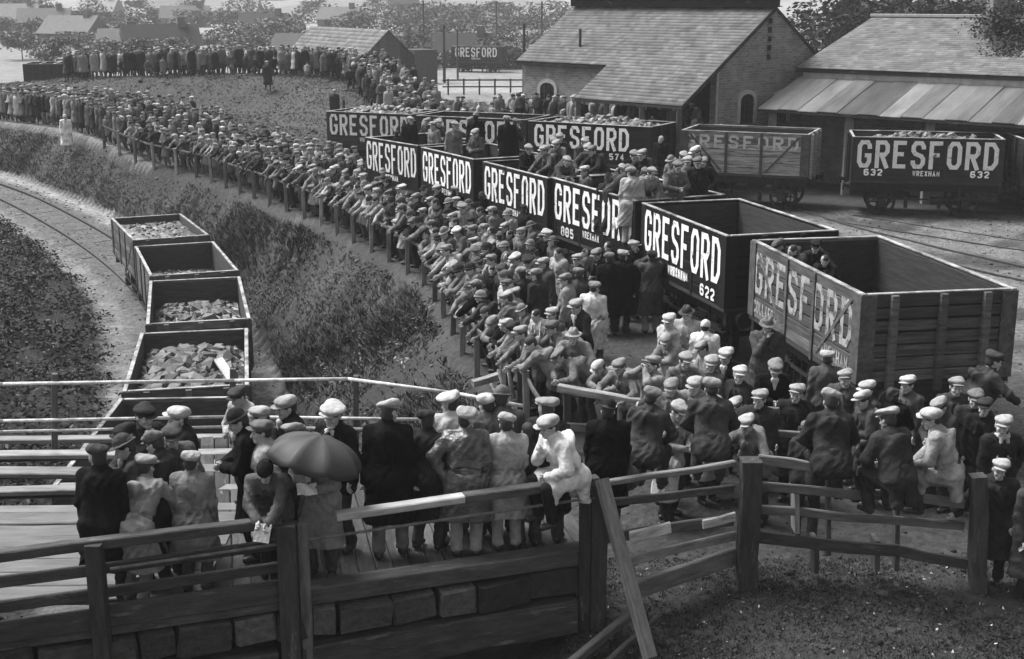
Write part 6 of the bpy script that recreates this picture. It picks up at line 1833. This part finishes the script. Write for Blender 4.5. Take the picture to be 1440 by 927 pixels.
# scattered in the yard in front of the wagons
for k in range(150):
    y_ = r.uniform(29, 46); s_ = np.interp(y_, fp[:, 1], S); p0 = fpos(s_)
    x_ = p0[0] + r.uniform(1.2, 4.2)
    if in_wagon(x_, y_) or not free(x_, y_, .55): continue
    taken.append((x_, y_)); cand.append((x_, y_, gz(x_, y_), r.uniform(-120, 60), r.choice(('stand', 'turned', 'hold', 'down')), 5, s_))
cand.sort(key=lambda c: math.hypot(c[0], c[1]))
NI = 300 - manual
def word(t): return 'black' if t < .025 else ('charcoal' if t < .06 else ('grey' if t < .13 else ('light-grey' if t < .27 else ('pale' if t < .45 else 'white'))))
USED = set()
ZN = ((24.5, 'near end of cutting fence'), (28, 'fence opposite wagon 622'), (32, 'fence opposite third wagon'), (36, 'fence opposite fourth wagon'),
      (40, 'fence opposite fifth wagon'), (44, 'fence by the sixth wagon'), (49, 'crowd beyond front wagons'), (999, 'crowd below spoil bank'))
PZ = {'lean': 'leaning forward', 'leanx': 'on folded arms', 'peer': 'bending low', 'hold': 'hands joined', 'stand': 'standing', 'turned': 'turned aside', 'down': 'arms down', 'chin': 'hand on chin', 'back': 'hands behind', 'hips': 'hand on hip'}
rest = []
for i, (x_, y_, z_, yaw, pose, row, s_) in enumerate(cand):
    for trial in range(200):
      coat, cap = tones(r)
      kind = r.choice(('overcoat', 'jacket', 'raincoat')) if coat > .05 else r.choice(('overcoat', 'jacket', 'jacket'))
      if pose in ('lean', 'leanx', 'peer', 'hold') : kind = r.choice(('jacket', 'raincoat')) if pose != 'peer' else 'jacket'
      if pose in ('back', 'chin', 'hips'): kind = 'overcoat' if pose != 'hips' else 'jacket'
      hat = r.choice(('flat_cap', 'flat_cap', 'flat_cap', 'flat_cap', 'wide_cap', 'wide_cap', 'wide_cap', 'trilby', 'knit_cap', 'bowler', None, None, 'cloche'))
      if hat in ('trilby', 'bowler', 'knit_cap', 'cloche'): cap = r.choice((.03, .1, .2))
      key = (word(coat), kind, word(cap) if hat else 'x', hat, pose, next(w for lim, w in ZN if y_ < lim), min(row, 2))
      if key not in USED: break
    USED.add(key)
    if i < NI:
        row_w = 'front row' if row == 0 else ('second row' if row == 1 else 'farther back')
        zone = next(w for lim, w in ZN if y_ < lim)
        hn = {'flat_cap': 'flat cap', 'wide_cap': 'broad cap', 'trilby': 'trilby', 'bowler': 'rounded hat', 'knit_cap': 'knitted cap', 'cloche': 'cloche hat', None: 'bare head'}[hat]
        hw = 'dark hair' if hat is None else word(cap) + ' ' + hn
        lab = '%s, %s, %s %s and %s, %s' % (row_w, PZ[pose], word(coat), kind, hw, zone)
        person(x_, y_, z_, yaw, pose, kind, coat, hat, cap, r.choice((.03, .05, .1)), r.uniform(.86, 1.06), lab, 'spectators, ' + zone, 'woman' if hat == 'cloche' else 'man')
    else:
        rest.append((x_, y_, z_, yaw, pose, kind, coat, hat, cap))
# spoil bank, crest rows
seg = np.hypot(*np.diff(CRS[:, :2], axis=0).T); SC_ = np.concatenate([[0], np.cumsum(seg)])
for row in range(5):
    s = 0
    while s < SC_[-1]:
        s += r.uniform(.34, .62)
        if wob(np.array([s]), np.array([row * 3.7]), .55, 4)[0] > .52 and row != 2: continue
        x_, y_ = np.interp(s, SC_, CRS[:, 0]), np.interp(s, SC_, CRS[:, 1])
        if x_ < -27.6: continue
        if row > 2 and r.random() < .4: continue
        x_ += r.uniform(-.2, .2); y_ += (row - 1.5) * .66 + r.gauss(0, .45)
        if x_ > -9: x_ += (row - 1.3) * .4
        coat, cap = tones(r)
        if r.random() < .25: coat = .02
        rest.append((x_, y_, gz(x_, y_), r.uniform(-60, 60) if r.random() < .8 else 180, r.choice(('stand', 'turned', 'down', 'hold', 'crouch') if row == 0 else ('stand', 'turned', 'down', 'hold')), r.choice(('overcoat', 'overcoat', 'jacket', 'raincoat')), coat, r.choice(('flat_cap', 'trilby', None)), cap * .8))
for px, Y_ in ((377, 77.0), (100, 83.0), (108, 84.0), (470, 66)):
    p = at_y(px, 120, Y_); rest.append((p.x, p.y, gz(p.x, p.y), 0, 'stand', 'overcoat', .02, 'flat_cap', .3))
# people behind the wagons in front of the sheds
for k in range(150):
    u = r.random()
    x_, y_ = (r.uniform(-1.5, 3.5), r.uniform(57, 67)) if u < .4 else ((r.uniform(2.8, 8.5), 0) if u < .8 else (r.uniform(-6, 0), r.uniform(57, 64)))
    if y_ == 0: y_ = 57.2 - 0.95 * x_ + r.uniform(-.7, 1.7)
    if in_wagon(x_, y_): continue
    coat, cap = tones(r); rest.append((x_, y_, gz(x_, y_), r.uniform(-90, 90), r.choice(('stand', 'turned', 'down', 'hold')), r.choice(('overcoat', 'jacket', 'raincoat')), coat, 'flat_cap', cap))
for k in range(75):
    a_ = r.uniform(-11, -.9); b_ = r.uniform(-5.0, -3.7 if a_ < -5.5 else -2.0); p = F1(a_, b_, 1.52 if b_ > -4.9 else 1.64)
    coat, cap = tones(r); rest.append((p.x, p.y, p.z, r.uniform(-80, 80), r.choice(('stand', 'turned', 'down', 'hold', 'crouch')), r.choice(('overcoat', 'jacket', 'raincoat')), coat, r.choice(('flat_cap', 'flat_cap', None)), cap))
for px in (985, 1003, 1017, 1048, 1055, 1062, 1130, 1205, 1240, 1330):
    p = at_y(px, 160, 51.5 - (px - 985) * .012); rest.append((p.x, p.y + .6, .75, r.uniform(-60, 60), 'stand', 'jacket', r.choice((.02, .05, .3)), 'flat_cap', r.choice((.5, .3, .1))))

# coarse versions for everybody beyond the nearest 300: one mesh, every figure a shape of its own in it
COARSE = {}
def coarse(pose, kind, hat, lod=0):
    k = (pose, kind, hat, lod); hb = (.078, .09)[lod]; hh_ = (.05, .058)[lod]
    if k in COARSE: return COARSE[k]
    P = POSES[pose]; J = skeleton(P)
    Vs, Qs, Cs = [], [], []; off = 0
    def put(V, Q, c):
        nonlocal off
        Vs.append(V); Qs.append(Q + off); Cs.append(np.full(len(V), c)); off += len(V)
    put(*coat_mesh(P, J, kind, 5, hb, .004), 0)
    put(*trousers_mesh(P, J, 3, hb), 1)
    hc, hm = J['head'], J['hm']
    f = Field(hc - .25, hc + .22, hh_); f.ell(hc, (.078, .10, .125), hm.T); f.cone(J['neck'], hc, .06, .06); put(*f.mesh(), 2)
    f = Field(hc - .26, hc + .28, hh_)
    H = lambda p: hc + hm @ np.array(p, float)
    if hat: f.ell(H((0, .0, .088)), (.125, .145, .055), hm.T); f.ell(H((0, -.09, .06)), (.09, .07, .025), hm.T)
    else: f.ell(H((0, .025, .045)), (.088, .108, .09), hm.T)
    put(*f.mesh(), 3)
    COARSE[k] = (np.concatenate(Vs), np.concatenate(Qs), np.concatenate(Cs).astype(int)); return COARSE[k]
AV, AQ, AC = [], [], []; off = 0
for (x_, y_, z_, yaw, pose, kind, coat, hat, cap) in rest:
    if pose in ('leanx', 'peer'): pose = 'lean'
    if pose in ('back', 'chin', 'hips'): pose = 'stand'
    V, Q, c = coarse(pose, kind, bool(hat), 1 if y_ > 54 else 0)
    sc = r.uniform(.92, 1.05); M = rotm('z', yaw) * sc
    if r.random() < .08: M = M * .78
    AV.append(V @ M.T + np.array([x_, y_, z_])); AQ.append(Q + off); off += len(V)
    AC.append(np.array([coat, r.choice((.03, .05, .12)), .34, cap if hat else .03])[c])
cr = obj('distant_crowd', np_mesh('distant_crowd', np.concatenate(AV), np.concatenate(AQ), smooth=True, col=np.concatenate(AC)), None, MATS['crowd_cloth'])
tag(cr, 'far crowd packed below and along the top of the spoil bank and by the sheds', 'crowd', None, 'stuff')
print('people: manual', manual, 'crowd individuals', min(NI, len(cand)), 'stuff', len(rest))
# ------------------------------------------------------------------ plants
def blades(P, hgt, wid, n_bl, tones_, seed, lean=.5, tri=True):
    "tufts of narrow blades at points P (n,3)"
    r = np.random.default_rng(seed)
    n = len(P) * n_bl
    base = np.repeat(P, n_bl, 0) + np.concatenate([r.normal(0, wid * 2.2, (n, 2)), np.full((n, 1), -.02)], 1)
    az = r.uniform(0, 6.283, n); h = np.repeat(hgt, n_bl) * r.uniform(.5, 1.15, n)
    ln = r.uniform(.1, lean, n) * h; bd = az + r.normal(0, .6, n)
    side = np.stack([np.cos(az + 1.57), np.sin(az + 1.57), np.zeros(n)], 1) * (wid * r.uniform(.5, 1.2, n))[:, None]
    tip = base + np.stack([np.cos(bd) * ln, np.sin(bd) * ln, h], 1)
    mid = base * .5 + tip * .5 + np.stack([np.zeros(n), np.zeros(n), h * .12], 1)
    V = np.stack([base - side, base + side, mid + side * .8, tip, mid - side * .8], 1).reshape(-1, 3)
    i = np.arange(n)[:, None] * 5
    F = np.concatenate([i + np.array([[0, 1, 2, 4]])], 0)
    F3 = i + np.array([[4, 2, 3, 3]])
    t = np.repeat(np.repeat(tones_, n_bl) * r.uniform(.7, 1.35, n), 5)
    return V, np.concatenate([F, F3]), t
def tri_fix(F):
    return F
def stuff(name, V, F, t, label, cat, mat_='grass'):
    # degenerate quads (tip triangles) are written as triangles
    q = F[F[:, 2] != F[:, 3]]; tr = F[F[:, 2] == F[:, 3]][:, :3]
    T = np.concatenate([q[:, [0, 1, 2]], q[:, [0, 2, 3]], tr])
    o = obj(name, np_mesh(name, V, T, col=t), None, MATS[mat_])
    tag(o, label, cat, None, 'stuff'); return o
g2 = np.random.default_rng(5)
def scatter(n, x0, x1, y0, y1, keep):
    X = g2.uniform(x0, x1, n); Y = g2.uniform(y0, y1, n); m = keep(X, Y); return X[m], Y[m]
def slope_keep(X, Y):
    dt, st, _ = line_dist(TRK, X, Y); df, sf, _ = line_dist(FEN, X, Y)
    dens = .5 + .5 * wob(X, Y, .7, 3)
    return (st > 0) & (sf < 0) & (df > .12) & (g2.random(X.shape) < np.clip(1.9 * (dens - .18), .10, 1)) & (dt > 2.45)
# rank grass on the slope of the cutting
NS = 190000
sq = g2.uniform(-3, FLEN - 1, NS) ; oq = g2.uniform(.25, 11, NS)
fx = np.interp(sq, S, fp[:, 0]); fy = np.interp(sq, S, fp[:, 1]); tx = np.gradient(fp[:, 0], S); ty = np.gradient(fp[:, 1], S)
qx = np.interp(sq, S, tx); qy = np.interp(sq, S, ty)
X, Y = fx - qy * oq, fy + qx * oq
X = np.where(sq < 0, X, X); Y = np.where(sq < 0, Y + sq, Y)
m_ = slope_keep(X, Y) & (g2.random(NS) < .85); X, Y = X[m_], Y[m_]
print('slope tufts', len(X))
w = np.clip(1.0 + .9 * wob(X, Y, .55, 7), .3, 2.2)
P = np.stack([X, Y, gmesh(X, Y)], 1)
tn = np.clip(.06 + .06 * wob(X, Y, .55, 2) + .025 * g2.normal(size=len(X)), .012, .24)
V, F, t = blades(P, .17 * w, .016, 4, tn, 3, 1.7)
stuff('grass', V, F, t, 'rank grass on the slope between cutting and fence', 'grass')
# spoil bank and yard edge
def bank_keep(X, Y):
    d, _, _ = line_dist(CRS, X, Y); df, sf, _ = line_dist(FEN, X, Y); return (sf > 0) & (d < 10) & (Y < 86)
X, Y = scatter(20000, -36, 0, 58, 88, bank_keep)
P = np.stack([X, Y, gmesh(X, Y)], 1); tn = np.clip(.075 + .05 * wob(X, Y, .8, 4) + .02 * g2.normal(size=len(X)), .015, .2)
V, F, t = blades(P, np.full(len(X), .13), .016, 3, tn, 4, 1.4); stuff('grass', V, F, t, 'coarse grass covering the spoil bank', 'grass')
# right foreground
X, Y = scatter(30000, .6, 8, 11.5, 16.2, lambda X, Y: g2.random(X.shape) < np.clip(.45 + .6 * wob(X, Y, 1.6, 2), .05, 1))
P = np.stack([X, Y, gmesh(X, Y)], 1); tn = np.clip(.033 + .03 * wob(X, Y, 2, 4) + .015 * g2.normal(size=len(X)), .02, .16)
V, F, t = blades(P, np.full(len(X), .065), .007, 4, tn, 6, 1.6); stuff('grass', V, F, t, 'short trampled grass and weeds in the right foreground', 'grass')

def leaves(P, size, tones_, seed, per=1):
    r = np.random.default_rng(seed); n = len(P)
    a = r.normal(size=(n, 3)); a[:, 2] *= .5; a /= np.linalg.norm(a, axis=1)[:, None]
    b = r.normal(size=(n, 3)); b -= a * (a * b).sum(1)[:, None]; b /= np.linalg.norm(b, axis=1)[:, None]
    s = (size * r.uniform(.5, 1.3, n))[:, None]
    V = np.stack([P - a * s, P + b * s * .45, P + a * s, P - b * s * .45], 1).reshape(-1, 3)
    i = np.arange(n)[:, None] * 4; F = i + np.array([[0, 1, 2, 3]])
    return V, F, np.repeat(tones_ * r.uniform(.6, 1.5, n), 4)
# bramble bank at the left
def left_keep(X, Y):
    dt, st, _ = line_dist(TRK, X, Y); return (st < 0) & (dt > 2.4) & (dt < 16)
X, Y = scatter(2600, -24, -6, 18, 56, left_keep)
P = np.stack([X, Y, gmesh(X, Y)], 1)
hts = np.clip(.45 + .45 * wob(X, Y, .8, 5), .12, 1.0)
dt, _, _ = line_dist(TRK, X, Y); hts *= sstep(2.3, 3.6, dt) * .8 + .2
n_per = 46
PP = np.repeat(P, n_per, 0); rr = g2.normal(size=(len(PP), 3)) * np.array([.26, .26, 0]); hh_ = np.repeat(hts, n_per) * g2.random(len(PP)) ** .6
PP = PP + rr; PP[:, 2] += hh_ * np.exp(-(rr[:, 0] ** 2 + rr[:, 1] ** 2) * 3)
V, F, t = leaves(PP, np.full(len(PP), .072), np.repeat(np.clip(.035 + .025 * g2.normal(size=len(P)), .012, .12), n_per), 8)
stuff('undergrowth', V, F, t, 'dark brambles and ivy over the left bank of the cutting', 'bushes')
# weeds on the near slope below the fence
X, Y = scatter(420, -6, 0, 19, 34, slope_keep)
P = np.stack([X, Y, gmesh(X, Y)], 1); n_per = 34
PP = np.repeat(P, n_per, 0) + g2.normal(size=(len(P) * n_per, 3)) * np.array([.15, .15, .09]) + np.array([0, 0, .16])
V, F, t = leaves(PP, np.full(len(PP), .05), np.repeat(np.clip(.08 + .06 * g2.normal(size=len(P)), .02, .22), n_per), 9)
stuff('undergrowth', V, F, t, 'patches of leafy weeds on the near slope', 'bushes')
# rubble and clods
OCT = np.array([(1, 0, 0), (-1, 0, 0), (0, 1, 0), (0, -1, 0), (0, 0, .7), (0, 0, -.7)], float)
OCF = np.array([(0, 2, 4), (2, 1, 4), (1, 3, 4), (3, 0, 4), (2, 0, 5), (1, 2, 5), (3, 1, 5), (0, 3, 5)])
def rubble(X, Y, size, tones_, seed, label, cat, dz=.2):
    r_ = np.random.default_rng(seed); n = len(X); P = np.stack([X, Y, gmesh(X, Y)], 1); s = size * r_.lognormal(0, .5, n); P[:, 2] += s * dz
    V = (P[:, None, :] + OCT[None] * s[:, None, None] * r_.uniform(.6, 1.3, (n, 6, 3))); ang = r_.uniform(0, 6.28, n)
    F = (np.arange(n)[:, None, None] * 6 + OCF[None]).reshape(-1, 3)
    o = obj('rubble', np_mesh('rubble', V.reshape(-1, 3), F, col=np.repeat(tones_, 6)), None, MATS['crowd_cloth']); tag(o, label, cat, None, 'stuff')
X, Y = scatter(30000, -30, 1, 19, 62, slope_keep); k_ = (wob(X, Y, .6, 9) > .15); X, Y = X[k_], Y[k_]
rubble(X, Y, np.full(len(X), .045), np.clip(.075 + .05 * g2.normal(size=len(X)), .02, .35), 31, 'earth clods and stones showing through the grass of the slope', 'rubble')
X, Y = scatter(11000, -36, -3, 60, 86, bank_keep)
rubble(X, Y, np.full(len(X), .04), np.clip(.06 + .03 * g2.normal(size=len(X)), .03, .3), 32, 'stony spoil scattered over the bank below the crest crowd', 'rubble')
X, Y = scatter(5200, .6, 8.5, 11.5, 16.5, lambda X, Y: wob(X, Y, 1.3, 6) > -.2)
rubble(X, Y, np.full(len(X), .014), np.clip(.03 + .015 * g2.normal(size=len(X)), .015, .2), 33, 'clods and stones on the trampled ground in the right foreground', 'rubble')
X, Y = scatter(6000, 0, 17, 17, 46, lambda X, Y: line_dist(FEN, X, Y)[1] > 0)
rubble(X, Y, np.full(len(X), .018), np.clip(.05 + .03 * g2.normal(size=len(X)), .02, .25), 34, 'cinders and stones strewn over the yard', 'rubble')
# cinders, chips and rubbish
X, Y = scatter(2600, .6, 8, 11.5, 16, lambda X, Y: np.ones(X.shape, bool))
P = np.stack([X, Y, gmesh(X, Y) + .01], 1)
V, F, t = leaves(P, np.full(len(P), .028), np.where(g2.random(len(P)) < .08, .5, .09), 10)
stuff('litter', V, F, t, 'scattered chips and scraps on the trodden ground at right', 'litter', 'crowd_cloth')
X, Y = scatter(9000, -28, -4, 20, 66, lambda X, Y: (line_dist(TRK, X, Y)[0] < 2.6))
P = np.stack([X, Y, gmesh(X, Y) + .015], 1)
V, F, t = leaves(P, np.full(len(P), .06), np.clip(.14 + .08 * g2.normal(size=len(P)), .04, .4), 12)
stuff('ballast', V, F, t, 'loose ballast stones between and beside the rails', 'ballast', 'crowd_cloth')
# ivy on the chimney stub of the right hand shed
c_ = F2(6.4, 6.6, 6.3); n = 2600
q_ = g2.normal(size=(n, 3)) * np.array([.55, .5, .45]); PP = np.array(c_) + q_
drop = F2.v * -1; nd_ = 2600
down = g2.random(nd_) ** 1.3 * 2.6; lat = g2.normal(size=nd_) * .45
PD = np.array([F2(6.9 + l + d * .25, 6.9 - d, 6.1 - d * .44 + .1 + .12 * g2.random()) for l, d in zip(lat, down)])
V, F, t = leaves(np.concatenate([PP, PD]), np.full(n + nd_, .075), np.full(n + nd_, .05), 13)
iv = stuff('ivy', V, F, t, 'ivy spilling from the chimney down the slates of the right shed', 'ivy')
iv['kind'] = 'stuff'

# trees far behind
TB = {}
def tree(px, py_top, Y, w, label, seed, tone_=.06):
    p = at_y(px, py_top, Y); z = gz(p.x, Y); h = max(p.z - z, 3.0)
    root = empty('tree', (p.x, Y, z), 0, label, 'tree', 'trees in the hazy distance')
    r = np.random.default_rng(seed)
    m = MB(); m.tube((0, 0, -.3), (0, 0, h * .55), .05 * h * .5, .03 * h * .5, 7)
    for k in range(5):
        t = r.uniform(0, 6.28); z0 = h * r.uniform(.3, .5); m.tube((0, 0, z0), (math.cos(t) * w * .33, math.sin(t) * w * .33, z0 + h * r.uniform(.2, .4)), .012 * h, .005 * h, 5)
    obj('trunk', m.mesh('trunk'), root, MATS['bark'])
    nc = 15; C = r.normal(size=(nc, 3)) * np.array([w * .24, w * .24, h * .17]) + np.array([0, 0, h * .66])
    n = 3400 if w > 6 else 1700; q = C[r.integers(0, nc, n)] + r.normal(size=(n, 3)) * np.array([w * .10, w * .10, h * .07])
    q[:, 2] = np.clip(q[:, 2], h * .18, h * 1.0)
    V, F, t = leaves(q, np.full(n, .031 * w + .07), np.full(n, tone_) * r.uniform(.7, 1.3), seed)
    obj('crown', np_mesh('crown', V, F, col=t), root, MATS['grass'])
r = random.Random(3)
spec = [(275, 12, 240, 7, 'tall dark tree above the left of the bank crowd'), (390, 34, 190, 7, 'round bushy tree behind the right of the bank crowd'), (215, 18, 280, 9, 'broad tree left of the tall dark tree'), (60, 12, 260, 10, 'broad tree clump at the upper left'),
        (110, 30, 230, 7, 'low tree right of the upper left clump'), (20, 20, 300, 9, 'tree at the very left edge of the hillside'), (160, 8, 380, 9, 'far tree on the ridge left of centre'), (320, 20, 300, 7, 'thin tree right of the tall dark tree'),
        (430, 12, 360, 10, 'far tree above the long pale roof'), (500, 30, 210, 6, 'small tree left of the timber shed gable'), (535, 12, 320, 8, 'tree on the hillside above the timber shed'), (600, 30, 260, 10, 'wide dark hedge tree right of the timber shed'),
        (650, 28, 270, 10, 'hedge tree above the distant wagon'), (700, 30, 280, 9, 'hedge tree right of the distant wagon'), (345, 8, 420, 12, 'far blurred tree at the top of the frame'), (470, 5, 430, 12, 'far blurred tree right of the frame-top tree'),
        (1175, -30, 84, 6, 'dark tree between the two sheds'), (1260, -14, 90, 8, 'dark tree behind the right shed roof'), (1330, 4, 95, 9, 'dark tree left of the ivy chimney'), (1400, -16, 92, 9, 'dark tree at the upper right corner'), (1205, -12, 88, 6, 'dark tree at the left end of the right shed ridge')]
br = random.Random(8)
for i in range(22):
    px = 6 + i * 34 + br.uniform(-12, 12); Y = br.choice((135, 150, 175, 200, 230, 280)); py = {135: 68, 150: 62, 175: 56, 200: 50, 230: 43, 280: 34}[Y] + br.uniform(-6, 4)
    if 420 < px < 600: py -= 18
    spec.append((px, py, Y, br.uniform(3, 6), ('round bush', 'ragged bush', 'small thorn tree', 'leafy shrub')[i % 4] + ' in the hazy fields, %s from the left' % ('first second third fourth fifth sixth seventh eighth ninth tenth eleventh twelfth thirteenth fourteenth fifteenth sixteenth seventeenth eighteenth nineteenth twentieth twenty-first last'.split()[i])))
for i, (px, py, Y, w, lab) in enumerate(spec): tree(px, py, Y, w, lab, 50 + i, .035 if px > 1000 else .12)  # distant trees at left lightened, haze painted into the leaf tone
# hedgerows as far masses
def hedge(pts, h, label, seed):
    r = np.random.default_rng(seed); Q = []
    for (x0, y0), (x1, y1) in zip(pts, pts[1:]):
        n = int(math.hypot(x1 - x0, y1 - y0) * 130); t = r.random(n)
        X = x0 + (x1 - x0) * t + r.normal(size=n) * .8; Y = y0 + (y1 - y0) * t + r.normal(size=n) * .8
        Q.append(np.stack([X, Y, terrain(X, Y) + r.random(n) * h * (1 + .5 * np.sin(t * 40))], 1))
    Q = np.concatenate(Q); V, F, t = leaves(Q, np.full(len(Q), .33), np.full(len(Q), .11), seed)  # pale leaf tone has the distance haze painted in
    stuff('hedge', V, F, t, label, 'hedge')
hedge([(-75, 190), (-30, 178), (5, 182)], 2.2, 'long dark hedge crossing behind the spoil bank', 90)
hedge([(-110, 262), (-50, 250), (20, 258)], 3.0, 'second hedge across the hazy fields', 91)
hedge([(-20, 210), (8, 230), (30, 225)], 3.0, 'dark hedge above the distant wagon', 92)
hedge([(-150, 340), (-60, 350), (60, 345)], 4.0, 'far hedge line near the top of the frame', 93)
hedge([(-20, 140), (-2, 136), (12, 140)], 1.2, 'scrub behind the distant wagon', 94)

# ------------------------------------------------------------------ haze
m = MB(); m.box((0, 700, 42), (2000, 1620, 104))
hz = obj('haze', m.mesh('haze'), None)
hm_ = bpy.data.materials.new('haze'); hm_.use_nodes = True
nt = hm_.node_tree; nt.nodes.clear()
out = nt.nodes.new('ShaderNodeOutputMaterial'); vol = nt.nodes.new('ShaderNodeVolumePrincipled')
vol.inputs['Color'].default_value = (.95, .95, .95, 1); vol.inputs['Density'].default_value = 0.0005; vol.inputs['Anisotropy'].default_value = 0.0
nt.links.new(vol.outputs[0], out.inputs['Volume'])
hz.data.materials.append(hm_)
tag(hz, kind='stuff')
